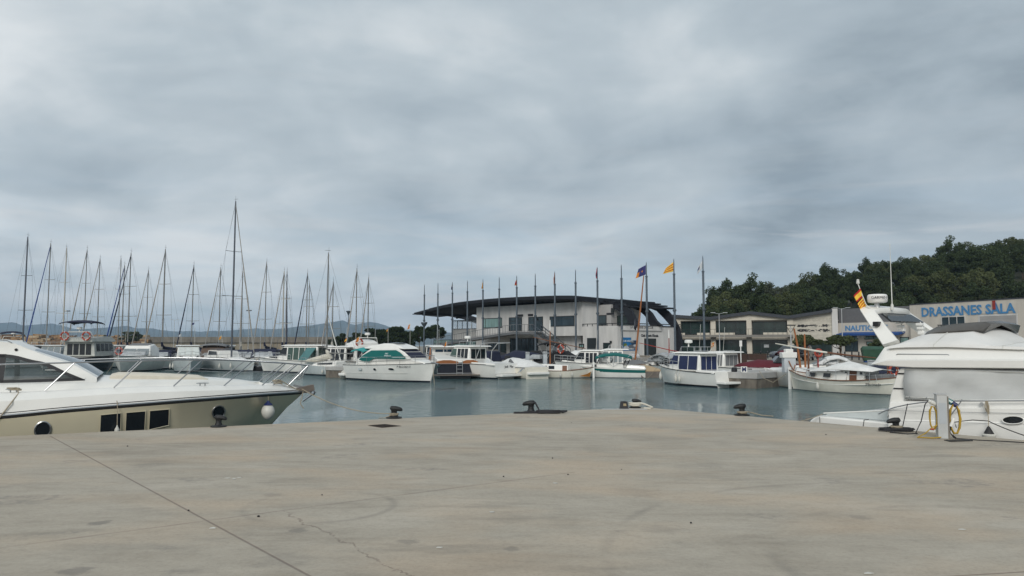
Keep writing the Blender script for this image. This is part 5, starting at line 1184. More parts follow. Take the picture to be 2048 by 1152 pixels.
rope_obj('shore_cable', [wp, wp + V((-.06, 0, -.06)), wp + V((-.16, -.03, -.36)), wp + V((-.3, -.1, -.55)), gnd(1835, 868, QZ)+V((0, 0, .012)), gnd(1815, 869, QZ)+V((0, 0, .012)), gnd(1780, 866, QZ)+V((0, 0, .012)), pb5 + V((-.1, -.2, .03))], .009, 'black cable looping from the pedestal socket to the heap at the bollard', 'rope_dark', 'cable')
mb = MB(); pts = [gnd(a, b, QZ+.012) for a, b in ((1888, 879.5), (1936, 878.5), (1946, 881), (1900, 882.5))]; mb.slab([(q_.x, q_.y, QZ+.002) for q_ in pts], (0, 0, .012), 1); tag(mb.build('hatch_cover', 'iron'), 'dark hatch plate in the concrete at the pedestal foot', 'hatch')
pts = [gnd(a, b, QZ) for a, b in ((736, 851.5), (772, 848.8), (803, 852.2), (764, 855.8))]
gr = empty('drain_grate', (pts[0]+pts[2])/2, FQ.ang, 'rusty square drain grate set in the concrete', 'drain')
mb = MB(); mb.slab([(q_ - (pts[0]+pts[2])/2) for q_ in pts], (0, 0, .006), 1); gr.rotation_euler = (0, 0, 0); mb.build('plate', mat('rust', (.055, .032, .02), .8, var=.5, scale=12), gr)
mb = MB(); 
for k in range(1, 9):
    a_ = pts[0].lerp(pts[1], k/9)-(pts[0]+pts[2])/2; b_ = pts[3].lerp(pts[2], k/9)-(pts[0]+pts[2])/2; mb.bar(a_+V((0, 0, .009)), b_+V((0, 0, .009)), .02, .006)
o = mb.build('bars', mat('rust_dark', (.02, .014, .01), .8), gr)
p = gnd(1248, 818.5, QZ); jb = empty('junction_box', p, .1, 'small black box with a pale label on its steel plate near the quay corner', 'junction box')
mb = MB(); mb.loft([[(-.115, -.1, 0), (.115, -.1, 0), (.115, .1, 0), (-.115, .1, 0)], [(-.10, -.09, .03), (.10, -.09, .03), (.10, .09, .03), (-.1, .09, .03)], [(-.075, -.07, .20), (.075, -.07, .20), (.075, .07, .20), (-.075, .07, .20)]], closed=True, cap0=True, cap1=True); mb.build('housing', 'rubber', jb, bevel=.01)
mb = MB(); mb.slab([(-.04, -.0905, .09), (.04, -.0905, .09), (.035, -.077, .15), (-.035, -.077, .15)], (0, -.006, 0), 1); mb.build('sticker', mat('sticker', (.30, .24, .14), .6), jb)
a, b = gnd(1204, 819.5, QZ), gnd(1294, 819.5, QZ); mb = MB(); mb.bar(a + V((0, 0, .012)), b + V((0, 0, .012)), .10, .02); tag(mb.build('steel_bar', 'alu'), 'thin pale steel bar lying on the concrete under the black box', 'bar')
# crumbs of paper and pebbles on the concrete
rnd = random.Random(77)
for px, py in ((455, 957), (468, 958.5), (478, 956), (1110, 967), (425, 1057), (1925, 1060), (985, 1025), (880, 1096), (1736, 1148)):
    p = gnd(px, py, QZ); mb = MB(); a = rnd.uniform(0, 3)
    mb.slab([p + V((math.cos(a+k*1.3)*.035*rnd.uniform(.6, 1.3), math.sin(a+k*1.3)*.022*rnd.uniform(.6, 1.3), .003)) for k in range(5)], (0, 0, .004), 1)
    tag(mb.build('paper_scrap', 'fender_white', sm=0), 'scrap of white paper lying flat on the bare concrete', 'litter', 'white paper scraps on the quay')
for px, py in ((1382, 1047), (377, 1022), (517, 1034), (255, 893), (1007, 954), (1136, 950), (644, 991), (1652, 870), (1243, 940), (1105, 917), (1143, 846)):
    p = gnd(px, py, QZ); mb = MB(); mb.sphere((p.x, p.y, p.z+.008), .011*rnd.uniform(.6, 1.3), 7, 5, .7)
    tag(mb.build('pebble', 'iron'), 'small dark pebble lying on the bare concrete', 'pebble', 'dark pebbles on the quay')
# ------------------------------------------------------------------ boats across the harbour
class Boat:
    def __init__(s, name, label, cat, px, Y, head, L, B, zb, zs, hull='gelcoat', stripe='navy_hull', group=None, tr=.86, ent=1.0, rail='alu', dbl=False, low=None, shift=0):
        p = at(px, 688, Y); a = R(head)
        s.e = empty(name, (p.x - math.cos(a)*shift, Y - math.sin(a)*shift, 0), a, label, cat, group); s.L, s.B, s.zb, s.zs, s.tr, s.dbl = L, B, zb, zs, tr, dbl
        n = 26; rr = []; bandm = low or hull
        for i in range(n+1):
            x = -L/2 + L*i/n; t_ = i/n; h = s.hb(x); z = s.sheer(x); w_ = max(0, (t_-.55)/.45); ex = .22 + .75*w_**1.3*ent
            if dbl: wa = max(0, (.45-t_)/.45); ex = max(ex, .22+.75*wa**1.3)
            half = []
            for k, zz_ in enumerate((z, z-.10, z*.62, z*.34, .13, .03, -.12, -.42)):
                f = max(0.0, (zz_+.42)/(z+.42)) ** ex
                rk = w_**2.0*(z - max(zz_, -.1))*(.42*ent)
                half.append((x - rk, max(.012, h*f), zz_))
            rr.append([V((a_, -b_, c_)) for a_, b_, c_ in half] + [V((a_, b_, c_)) for a_, b_, c_ in half[::-1]])
        mm = [0, 0, 2, 2, 1, 3, 3]; mb = MB(); mb.loft(rr, mm + [3] + mm[::-1], cap0=True, cap1=True)
        mb.build('hull', [hull, stripe or hull, bandm, 'antifoul'], s.e, sm=40)
        mb = MB(); mb.loft([[V((-L/2+L*i/n, k*s.hb(-L/2+L*i/n)*.97, s.sheer(-L/2+L*i/n)-.05+.04*(1-k*k))) for k in (-1, -.5, 0, .5, 1)] for i in range(n+1)]); mb.build('deck', 'gelcoat' if hull != 'gelcoat_cream' else 'gelcoat_cream', s.e)
    def hb(s, x):
        t_ = min(1, max(0, (x + s.L/2)/s.L)); b = s.B/2
        if s.dbl: return b*max(.02, (1-abs(2*t_-.95)**2.6))
        if t_ < .42: return b*(s.tr + (1-s.tr)*math.sin(t_/.42*math.pi/2))
        return b*max(.02, 1-((t_-.42)/.58)**2.5)
    def sheer(s, x):
        t_ = min(1, max(0, (x + s.L/2)/s.L))
        if s.dbl: return s.zs + (s.zb - s.zs)*abs((t_-.45)/.55)**2 if t_ > .45 else s.zs + (s.zb-s.zs)*.6*abs((.45-t_)/.45)**2
        return s.zs + (s.zb - s.zs)*t_**1.7
    def strake(s, m='black_trim', r=.025, dz=-.03):
        for k in (-1, 1):
            mb = MB(); mb.tube([(-s.L/2+s.L*i/16, k*(s.hb(-s.L/2+s.L*i/16)+.01), s.sheer(-s.L/2+s.L*i/16)+dz) for i in range(17)], r, 5); mb.build('rubbing_strake', m, s.e)
    def band(s, m, z0, z1):
        for k in (-1, 1):
            mb = MB(); rr = []
            for i in range(17):
                x = -s.L/2+s.L*i/16*.97; h = s.hb(x); z = s.sheer(x); t_ = i/16; w_ = max(0, (t_-.55)/.45); ex = .22+.75*w_**1.3
                def pt(zz_): return V((x - w_**2*(z-zz_)*.42, k*(h*((zz_+.42)/(z+.42))**ex + .012), zz_))
                rr.append([pt(z0*z), pt(z1*z)])
            mb.loft(rr); mb.build('hull_band', m, s.e)
    def shell(s, name, prof, w0, w1, m='gelcoat', tap=None, bevel=.05):
        zs_ = [z for x, z in prof]; s.z0, s.z1, s.w0, s.w1, s.tap = min(zs_), max(zs_), w0, w1, tap
        mb = MB(); k = len(prof)
        vs = [(x, -s.hw(x, z), z) for x, z in prof] + [(x, s.hw(x, z), z) for x, z in prof]
        mb.add(vs, [tuple(range(k)), tuple(range(2*k-1, k-1, -1))] + [((i+1) % k, i, k+i, k+(i+1) % k) for i in range(k)])
        return mb.build(name, m, s.e, bevel=bevel)
    def hw(s, x, z):
        w_ = s.w0 + (s.w1-s.w0)*(z-s.z0)/max(.01, s.z1-s.z0)
        if s.tap:
            xa, xb, f = s.tap; w_ *= 1 + (f-1)*min(1, max(0, (x-xa)/(xb-xa)))
        return w_
    def glass(s, poly, m, name='window', sides=(-1, 1), th=.02):
        for k in sides:
            mb = MB(); mb.slab([(x, k*(s.hw(x, z)+.004), z) for x, z in poly], (0, k*th, 0), 1); mb.build(name, m, s.e)
    def front(s, x0, z0, x1, z1, n, m, gap=.06, name='windscreen', fr=.94):
        d = V((x1-x0, 0, z1-z0)); nn = V((d.z, 0, -d.x)).normalized(); nn = nn if (nn.x > 0) == (x0 > x1 or True and nn.x > 0) else -nn
        for i in range(n):
            a_, b_ = -1+2*i/n+gap/2, -1+2*(i+1)/n-gap/2; w0_, w1_ = s.hw(x0, z0)*fr, s.hw(x1, z1)*fr
            mb = MB(); mb.slab([V(p)+nn*.006 for p in ((x0, a_*w0_, z0), (x0, b_*w0_, z0), (x1, b_*w1_, z1), (x1, a_*w1_, z1))], nn*.015, 1); mb.build(name, m, s.e)
    def aft(s, x, z0, z1, n, m, gap=.08, name='aft_door', fr=.85):
        for i in range(n):
            a_, b_ = -1+2*i/n+gap/2, -1+2*(i+1)/n-gap/2; w_ = min(s.hw(x, z0), s.hw(x, z1))*fr
            mb = MB(); mb.slab([(x-.004, a_*w_, z0), (x-.004, b_*w_, z0), (x-.004, b_*w_, z1), (x-.004, a_*w_, z1)], (-.02, 0, 0), 1); mb.build(name, m, s.e)
    def rail(s, xa, xb, h, n=6, mid=True, m='alu', ins=.08, r=.018, close=True):
        mb = MB(); N = 14
        P = lambda i, k, dz: V((xa+(xb-xa)*i/N, k*max(.05, s.hb(xa+(xb-xa)*i/N)-ins), s.sheer(xa+(xb-xa)*i/N)+dz))
        for dz in ((h, h*.5) if mid else (h,)):
            l = [P(i, -1, dz if 0 < i or not close else dz*.98) for i in range(N+1)] + [P(i, 1, dz) for i in range(N, -1, -1)]
            mb.tube(l, r if dz == h else r*.6, 5)
        for k in (-1, 1):
            for j in range(n+1):
                i = j*N/n; mb.tube([P(i, k, -.05), P(i, k, h)], r*.9, 5)
        mb.build('railing', m, s.e)
    def radar(s, x, z, y=0, r=.28):
        mb = MB(); mb.lathe([(.05, 0), (.05, .25), (r*.5, .25), (r, .29), (r, .45), (r*.7, .5), (.02, .5)], 14, (x, y, z)); mb.build('radar', 'gelcoat', s.e)
    def roofrack(s, xa, xb, w_, z, h=.35):
        mb = MB()
        for k in (-1, 1): mb.tube([(xa, k*w_, z), (xa+.12, k*w_*.95, z+h), (xb-.12, k*w_*.95, z+h), (xb, k*w_, z)], .016, 5)
        for i in range(4): x = xa+.12+(xb-xa-.24)*i/3; mb.tube([(x, -w_*.95, z+h), (x, w_*.95, z+h)], .013, 5); mb.tube([(x, w_*.95, z), (x, w_*.95, z+h)], .012, 5); mb.tube([(x, -w_*.95, z), (x, -w_*.95, z+h)], .012, 5)
        mb.build('roof_rack', 'alu', s.e)
    def bimini(s, xa, xb, w_, z, m='navy_canvas', base=None, sagx=.18, nm='bimini'):
        mb = MB(); rr = []
        for i in range(9):
            x = xa+(xb-xa)*i/8; zc = z - sagx*(2*i/8-1)**2 + .02*math.sin(i*2.2)
            rr.append([V((x, k*w_, zc - .16*abs(k)**2.5 - (.10 if abs(k) == 1 else 0))) for k in (-1, -.97, -.5, 0, .5, .97, 1)])
        mb.loft(rr); o = mb.build(nm, m, s.e, sm=60); q_ = o.modifiers.new('cloth', 'SOLIDIFY'); q_.thickness = .02
        if base is not None:
            mb = MB(); xm = (xa+xb)/2
            for k in (-1, 1):
                for x in (xa+.1, xm, xb-.1): mb.tube([(xm, k*(w_+.02), base), (x, k*w_*.98, z-.2)], .018, 5)
            mb.build('bimini_frame', 'alu', s.e)
    def cover(s, pts, m, name='canvas_cover', lip=.08, wid=1.0):
        mb = MB(); rr = []
        for x, h in pts:
            w_ = (s.hb(x)+.01)*wid; z = s.sheer(x)
            rr.append([V((x, -w_, z-lip)), V((x, -w_, z+.03)), V((x, -w_*.86, z+h*.35)), V((x, -w_*.45, z+h*.82)), V((x, 0, z+h)), V((x, w_*.45, z+h*.82)), V((x, w_*.86, z+h*.35)), V((x, w_, z+.03)), V((x, w_, z-lip))])
        mb.loft(rr, cap0=True, cap1=True); return mb.build(name, m, s.e, sm=45)
    def plat(s, l=.6, w_=.9, z=.28, th=.14):
        h = s.hb(-s.L/2)*w_; mb = MB(); mb.box(-s.L/2-l, -s.L/2+.05, -h, h, z-th, z); mb.build('swim_platform', 'gelcoat', s.e, bevel=.03)
    def outboard(s, y=0, sc=1.0, m='engine'):
        x = -s.L/2-.18; z = s.zs; mb = MB()
        mb.loft([[(x-.30*sc, y-.16*sc, z+.05), (x+.18*sc, y-.16*sc, z+.05), (x+.18*sc, y+.16*sc, z+.05), (x-.30*sc, y+.16*sc, z+.05)], [(x-.36*sc, y-.19*sc, z+.32*sc), (x+.2*sc, y-.19*sc, z+.32*sc), (x+.2*sc, y+.19*sc, z+.32*sc), (x-.36*sc, y+.19*sc, z+.32*sc)], [(x-.28*sc, y-.13*sc, z+.62*sc), (x+.12*sc, y-.13*sc, z+.62*sc), (x+.12*sc, y+.13*sc, z+.62*sc), (x-.28*sc, y+.13*sc, z+.62*sc)]], closed=True, cap0=True, cap1=True)
        mb.box(x-.10, x+.10, y-.07, y+.07, -.3, z+.06); mb.build('outboard_motor', m, s.e)
    def mastp(s, x, h, r=.05, m='gelcoat_dull', y=0, z=None, lean=0, name='mast'):
        z = s.sheer(x) if z is None else z; mb = MB(); mb.tube([(x, y, z), (x+lean*.5, y, z+h*.5), (x+lean, y, z+h)], [r, r*.9, r*.5], 7); return mb.build(name, m, s.e)
    def w(s, x, y, z):
        a = s.e.rotation_euler.z; return V((s.e.location.x + x*math.cos(a) - y*math.sin(a), s.e.location.y + x*math.sin(a) + y*math.cos(a), z))
    def fend(s, x, side, label, r=.11, h=.55, m='fender_white', z=None):
        y = side*(s.hb(x)+.13); z = s.sheer(x)*.45 if z is None else z
        fender('fender', s.w(x, side*s.hb(x)*.95, s.sheer(x)+.05), s.w(x, y, z), r, h, label, m, m, ropept=s.w(x, side*(s.hb(x)+.04), s.sheer(x)-.03))
    def buoy(s, x, y, z, ax, label, R_=.32):
        e = empty('lifebuoy', s.w(x, y, z), s.e.rotation_euler.z, label, 'lifebuoy', 'lifebuoys on the boats')
        mb = MB(); mb.torus((0, 0, 0), R_, .085, ax, 20, 8); mb.build('ring', 'lifebuoy', e)
        for k in range(4):
            a = k*math.pi/2+.78; ax_ = V(ax).normalized(); u_ = ax_.orthogonal().normalized(); v_ = ax_.cross(u_)
            c = (u_*math.cos(a)+v_*math.sin(a))*R_; t_ = (-u_*math.sin(a)+v_*math.cos(a)); mb = MB(); mb.tube([c-t_*.035, c+t_*.035], .09, 8); mb.build('band', 'white_band', e)
    def name_on(s, body, size, x, side, zf, m='text_dark', dx=.0):
        z = s.sheer(x)*zf; ex = .22+.75*max(0, ((x+s.L/2)/s.L-.55)/.45)**1.3; f = ((z+.42)/(s.sheer(x)+.42))**ex
        sl = (s.hb(x+.3)-s.hb(x-.3))/.6
        text(body, size, s.e, (x, side*(s.hb(x)*f+.05), z), (math.pi/2, 0, (math.atan(sl)*side) if side < 0 else math.pi + math.atan(sl)), m, 'hull_lettering', .003)
def small_flag(name, px, py, hgt, bands, mats, label, Y, wdt=None, pole=None, seed=1, group='small flags on boat sterns'):
    wdt = wdt or hgt*.9
    fl = flag(name, 0, 0, [(px, py), (px-1, py+hgt), (px-wdt, py+hgt*1.25), (px-wdt*.7, py+hgt*.3)], mats, bands, label, Y, 8, 9, .05, seed); fl['group'] = group
    if pole:
        a, b = at(pole[0], pole[1], Y), at(px+.3, py-1.5, Y); mb = MB(); mb.tube([a, b], .018, 5); tag(mb.build('flagstaff', 'gelcoat_dull'), label.replace('flag', 'flag') and 'thin staff carrying the ' + label, 'flagstaff', 'staffs of the small boat flags')

def extras(b, px):                                       # a slack bow line and one fender on the side toward the open water
    a = b.e.rotation_euler.z; side = 1 if math.cos(a) < 0 else -1; L = b.L
    mb = MB(); p0, p1 = V((L/2-.15, side*.08, b.sheer(L/2))), V((L/2+1.5, side*.5, -.1)); mb.tube([p0, p0.lerp(p1, .5)-V((0, 0, .12)), p1], .014, 4); mb.build('bow_line', 'rope', b.e)
    if len(b.e['label'].split()) <= 12: b.fend(-.08*L + (px % 7)*.02*L, side, 'white fender on the ' + b.e['label'], .10, .5)
def pilothouse(label, px, Y, head, L, B, zb, zs, win='glass_dark', hull='gelcoat', stripe='navy_hull', rh=1.5, screen=None, doors=3, rack=False, radar=False, roofx=.1, aft_x=-.12, fx=.20, name='cabin_cruiser', low=None, rail=True, strake='black_trim', plat=True, outb=False, side_m=None, fpan=3):
    b = Boat(name, label, 'motorboat', px, Y, head, L, B, zb, zs, hull, stripe, low=low)
    if strake: b.strake(strake)
    zd = b.sheer(0)-.06; w_ = B/2*.80; zr = zd+rh
    zf = b.sheer(.3*L)
    b.shell('coachroof', [(.05*L, zd), (.40*L, zf-.08), (.38*L, zf+.14), (.16*L, zd+.34*rh), (.05*L, zd+.35*rh)], w_*.95, w_*.8, 'gelcoat', (.15*L, .40*L, .5))
    b.glass([(.20*L, zd+.25), (.32*L, zd+.26+.3*(zf-zd)), (.31*L, zd+.34+.3*(zf-zd)), (.20*L, zd+.40)], 'glass_dark')
    b.shell('wheelhouse', [(aft_x*L, zd-.02), (fx*L, zd-.02), (fx*L, zd+.30*rh), (fx*L-.5, zr-.05), (fx*L-.7, zr), (aft_x*L, zr)], w_, w_*.86, 'gelcoat', None, .11)
    side_m = side_m or win
    b.glass([(fx*L-.12, zd+.36*rh), (fx*L-.50, zr-.12*rh), (fx*L-.95, zr-.12*rh), (fx*L-.95, zd+.36*rh)], side_m)
    xa, xb = aft_x*L+.12, fx*L-1.05; n = doors
    for i in range(n):
        x0_, x1_ = xa+(xb-xa)*i/n+.04, xa+(xb-xa)*(i+1)/n-.04; b.glass([(x1_, zd+.10), (x1_, zr-.17), (x0_, zr-.17), (x0_, zd+.10)], win)
    b.front(fx*L+.0, zd+.36*rh, fx*L-.44, zr-.12, fpan, screen or win)
    b.aft(aft_x*L, zd+.1, zr-.2, 3, win)
    b.shell('roof', [(aft_x*L-.55, zr), (fx*L-.35, zr), (fx*L-.30, zr+.04), (fx*L-.8, zr+.12), (aft_x*L-.45, zr+.09)], w_*.98, w_*.85, 'gelcoat', None, .03)
    if rail: b.rail(.0*L, .495*L, .55, 5)
    if plat: b.plat()
    if rack: b.roofrack(aft_x*L, fx*L-.9, w_*.7, zr+.10)
    if radar: b.radar(fx*L-1.2, zr+.10 + (.34 if rack else 0))
    if outb: b.outboard()
    mb = MB(); mb.tube([(aft_x*L+.3, w_*.6, zr+.08), (aft_x*L+.1, w_*.6, zr+2.0)], .014, 4); mb.build('antenna', 'gelcoat_dull', b.e)
    mb = MB(); mb.tube([(fx*L-.9, -w_*.7, zr+.16), (aft_x*L+.2, -w_*.7, zr+.16)], .018, 5); mb.build('handrail', 'alu', b.e)
    extras(b, px); b.zd, b.zr, b.wh = zd, zr, w_
    return b
def runabout(label, px, Y, head, L, B, zb, zs, cover=None, hull='gelcoat', stripe='navy_hull', screen='clear_vinyl', name='motorboat', low=None, outb=False, hump=.5, bow_cover=True, plat=False):
    b = Boat(name, label, 'motorboat', px, Y, head, L, B, zb, zs, hull, stripe, low=low); b.strake()
    if cover:
        pts = [(-.5*L+.05, .18*hump), (-.3*L, hump*.8), (-.08*L, hump), (.08*L, hump*1.05), (.22*L, hump*.6), (.36*L, hump*.25)] + ([(.47*L, .04)] if bow_cover else [])
        b.cover(pts, cover)
    else:
        zd = b.sheer(0)
        b.shell('coachroof', [(.0, zd-.1), (.42*L, b.sheer(.42*L)-.1), (.40*L, b.sheer(.4*L)+.05), (.12*L, zd+.36), (0, zd+.38)], B/2*.78, B/2*.6, 'gelcoat', (.1*L, .42*L, .35))
        b.shell('windscreen', [(.02*L, zd+.34), (.14*L, zd+.32), (.0*L, zd+.78), (-.12*L, zd+.74), (-.14*L, zd+.34)], B/2*.74, B/2*.58, screen, None, .02)
    if outb: b.outboard()
    if plat: b.plat()
    extras(b, px)
    return b
def flybridge(label, px, Y, head, L, B, zb, zs, bim='navy_canvas', win='glass_dark', hull='gelcoat', stripe='navy_hull', buoys=False, name='flybridge_boat', bz=2.1, fh=1.55, sm='gelcoat'):
    b = Boat(name, label, 'motorboat', px, Y, head, L, B, zb, zs, hull, stripe); b.strake()
    zd = b.sheer(0)-.05; w_ = B/2*.86; zr = zd+fh
    b.shell('coachroof', [(.1*L, zd), (.43*L, b.sheer(.43*L)-.1), (.40*L, b.sheer(.4*L)+.1), (.2*L, zd+.5), (.1*L, zd+.5)], w_*.9, w_*.75, 'gelcoat', (.15*L, .43*L, .45))
    b.shell('saloon', [(-.24*L, zd), (.22*L, zd), (.22*L, zd+.32*fh), (.12*L, zr), (-.24*L, zr)], w_, w_*.9, sm)
    for i in range(4):
        xa = -.2*L + i*.085*L; b.glass([(xa+.07*L, zd+.35*fh), (xa+.07*L, zr-.16), (xa, zr-.16), (xa, zd+.35*fh)], win)
    b.front(.218*L, zd+.36*fh, .132*L, zr-.1, 4, win); b.aft(-.24*L, zd+.15, zr-.2, 4, win)
    b.shell('flybridge', [(-.30*L, zr), (.14*L, zr), (.19*L, zr+.12), (.12*L, zr+.6), (.02*L, zr+.62), (-.30*L, zr+.42)], w_*1.0, w_*.88, sm, None, .06)
    if bim:
        b.bimini(-.2*L, .08*L, w_*.8, zr+bz, bim, zr+.5)
    b.rail(.05*L, .495*L, .6, 5); b.plat(.7)
    mb = MB(); mb.tube([(-.22*L, -w_*.85, zr+.4), (-.25*L, -w_*.7, zr+1.1), (-.25*L, w_*.7, zr+1.1), (-.22*L, w_*.85, zr+.4)], .04, 6); mb.build('radar_arch', 'gelcoat', b.e); b.radar(-.25*L, zr+1.1)
    b.zd, b.zr, b.wh = zd, zr, w_
    return b
def sailboat(label, px, tipy, Y, head, L=9.6, mastm='mast_alu', furl='navy_canvas', cover='navy_canvas', hull='gelcoat', nspr=2, B=None, r=.085, rad=False, stripe='navy_hull', hullz=1.0, boom=True, low=None, cabm='gelcoat'):
    p = at(px, tipy, Y); xm = .06*L
    q0 = at(1024, 688, Y); X = p.x
    pxb = 1024 + X/Y*FPX
    b = Boat('sailing_yacht', label, 'sailboat', pxb, Y, head, L, B or L*.31, hullz*1.15, hullz*.92, hull, stripe, 'sailing yachts in the marina', tr=.7, ent=.8, shift=xm, low=low)
    zd = b.sheer(0)-.05
    b.shell('coachroof', [(-.18*L, zd), (.28*L, zd+.02), (.24*L, zd+.22), (.0, zd+.48), (-.18*L, zd+.5)], L*.11, L*.085, cabm, (.05*L, .28*L, .45))
    b.glass([(-.12*L, zd+.22), (.16*L, zd+.2), (.13*L, zd+.30), (-.12*L, zd+.40)], 'glass_dark')
    H = p.z; mb = MB(); mb.tube([(xm, 0, zd), (xm, 0, (H+zd)/2), (xm, 0, H-.4), (xm, 0, H)], [r, r*.95, r*.75, r*.55], 8); m_ = mb.build('mast', mastm, b.e)
    mb = MB(); mb.tube([(xm-.05, 0, H), (xm-.05, 0, H+.55)], .012, 4); mb.tube([(xm-.25, 0, H+.18), (xm+.3, .1, H+.22)], .018, 4); mb.build('wind_vane', 'mast_dark', m_)
    hs = [(.36, .65), (.68, .8)] if nspr == 1 else [(.40, 1.0), (.68, .78)]
    hs = hs[:1] if nspr == 1 else hs
    tips_ = []
    for f, hw in hs:
        z = zd + (H-zd)*f; hw *= L/9.6; mb = MB(); mb.tube([(xm-.15, -hw, z+.04), (xm, 0, z), (xm-.15, hw, z+.04)], .028, 5); mb.build('spreader', mastm, m_); tips_.append((xm-.15, hw, z+.04))
    mb = MB()
    for k in (-1, 1):
        mb.tube([(xm-.2, k*b.hb(xm)*.95, zd)] + [(a_, k*c_, d_) for a_, c_, d_ in tips_] + [(xm, 0, H-.3)], .011, 4)
        mb.tube([(xm-.35, k*b.hb(xm)*.93, zd), (xm, 0, tips_[0][2])], .010, 4)
    mb.tube([(-L/2+.1, 0, b.sheer(-L/2)), (xm, 0, H)], .010, 4); mb.tube([(L/2-.1, 0, b.sheer(L/2)), (xm+.05, 0, H-.25)], .011, 4); mb.build('rigging', 'mast_dark', b.e)
    if furl:
        a_, c_ = V((L/2-.15, 0, b.sheer(L/2)+.35)), V((xm+.08, 0, H-.55)); mb = MB(); mb.tube([a_.lerp(c_, k/10) for k in range(11)], [.05+.04*math.sin(math.pi*min(1, k/7)) * (1-.5*k/10) for k in range(11)], 6); mb.build('furled_sail', furl, b.e)
    if boom:
        zb_ = zd+1.25; mb = MB(); mb.tube([(xm-.05, 0, zb_), (-.36*L, 0, zb_-.05)], .06, 6); mb.build('boom', mastm, b.e)
        if cover: mb = MB(); mb.tube([(xm+.12, 0, zb_+.95), (xm-.02, 0, zb_+.5), (xm-.5, 0, zb_+.22), (-.15*L, 0, zb_+.14), (-.36*L, 0, zb_+.06)], [.10, .17, .2, .17, .09], 8); mb.build('sail_cover', cover, b.e)
    b.rail(-.48*L, .495*L, .6, 7, m='stainless', r=.014)
    if rad: b_ = MB(); zr_ = zd + (H-zd)*.42; b_.lathe([(.05, -.08), (.24, -.05), (.24, .12), (.05, .16)], 12, (xm+.28, 0, zr_)); b_.build('radar', 'gelcoat', m_)
    b.zd = zd; b.H = H
    if cover in ('navy_canvas', 'blue_canvas') and L > 8: 
        b.bimini(-.30*L, -.12*L, L*.095, zd+1.15, cover, zd+.4, nm='sprayhood')
    return b
# ---- sailing yachts, named by their masts from the left
SL = [(53, 473, 92, -92, 'mast_dark', None, 'navy_canvas', 'under the first mast from the left, a dark blue one standing alone'),
 (99, 486, 101, -97, 'mast_alu', 'blue_canvas', 'navy_canvas', 'under the second mast from the left with a bright navy furled sail'),
 (131, 495, 108, 86, 'mast_cream', None, 'navy_canvas', 'under the cream third mast from the left carrying a radar dome'),
 (172, 498, 112, -97, 'mast_alu', 'furled_grey', 'navy_canvas', 'under the fourth mast from the left, pale furled sail beside it'),
 (198, 516, 116, -96, 'mast_alu', 'furled_grey', 'navy_canvas', 'under the fifth mast from the left, behind the trawler bimini'),
 (240, 516, 120, 82, 'mast_alu', None, 'navy_canvas', 'under the thin sixth mast from the left'),
 (247, 529, 106, -97, 'mast_alu', 'blue_canvas', 'navy_canvas', 'under the short seventh mast from the left with a blue furled sail'),
 (260, 505, 96, -98, 'mast_alu', 'navy_canvas', 'navy_canvas', 'under the eighth mast from the left with a navy furled sail leaning left'),
 (295, 539, 114, -97, 'mast_alu', 'furled_grey', 'sail_cream', 'under the short ninth mast from the left with a cream sail cover'),
 (329, 498, 94, -96.5, 'mast_alu', 'furled_grey', 'navy_canvas', 'under the thick tenth mast from the left, pale furled sail beside it'),
 (386, 529, 98, -98, 'mast_alu', 'navy_canvas', 'navy_canvas', 'under the eleventh mast from the left with a navy furled sail'),
 (440, 534, 104, -97, 'mast_alu', 'furled_grey', 'navy_canvas', 'under the twelfth mast from the left, just left of the tallest mast'),
 (484, 542, 100, -72, 'mast_alu', 'furled_grey', 'sail_cream', 'under the mast just right of the tallest mast'),
 (532, 523, 105, -97, 'mast_alu', 'furled_grey', 'navy_canvas', 'under the lone mast midway between the tallest mast and the pale thick one'),
 (567, 542, 96, -95, 'mast_cream', 'furled_grey', 'navy_canvas', 'under the thick pale mast with navy boom cover at its foot'),
 (573, 541, 108, -70, 'mast_alu', 'navy_canvas', 'navy_canvas', 'under the mast behind the thick pale one, furled sail leaning right'),
 (614, 545, 100, -99, 'mast_alu', 'navy_canvas', 'navy_canvas', 'under the mast whose dark furled sail leans left beside the grey sloop'),
 (618, 566, 114, 84, 'mast_alu', None, 'navy_canvas', 'under the short thin mast close behind the dark leaning furled sail'),
 (665.5, 563, 88, -98, 'mast_alu', 'furled_grey', 'sail_cream', 'under the short grey mast just right of the grey sloop mast'),
 (713, 536, 92, -96.5, 'mast_alu', 'furled_grey', 'navy_canvas', 'under the mast second from the right end of the marina masts'),
 (736.5, 554, 95, -96.5, 'mast_alu', 'furled_grey', 'navy_canvas', 'under the rightmost mast before the green-windowed cruiser')]
for i, (px, ty, Y, hd, mm_, fu, cv_, lb) in enumerate(SL):
    sailboat('sailing yacht ' + lb, px, ty, Y, hd, 8.6 + (i*37 % 5)*.35, mm_, fu, cv_, rad=(i == 2), r=.10 if mm_ == 'mast_cream' or i in (9, 0) else .075)
big = sailboat('large pale grey sailing yacht under the tallest mast in the marina', 470, 402, 83, -42, 11.5, 'mast_dark', 'furled_grey', None, 'gelcoat_grey', r=.105, hullz=1.15, boom=True)
big.shell('deckhouse', [(-.22*11.5, big.zd+.3), (.03*11.5, big.zd+.3), (.0, big.zd+1.05), (-.22*11.5, big.zd+1.1)], 1.25, 1.1, 'gelcoat'); big.glass([(-.2*11.5, big.zd+.6), (-.02*11.5, big.zd+.6), (-.05*11.5, big.zd+1.0), (-.2*11.5, big.zd+1.05)], 'glass_dark')
for x in (1.5, 3.2): big.fend(x, -1, 'white sausage fender hung %s on the large grey sailing yacht' % ('amidships' if x < 2 else 'near the bow'))
sl = sailboat('small grey sloop with a cream sail bundled over its boom beside the concrete dock', 656, 505, 70, 152, 7.2, 'mast_alu', None, None, 'gelcoat_grey', nspr=1, r=.075, hullz=.88)
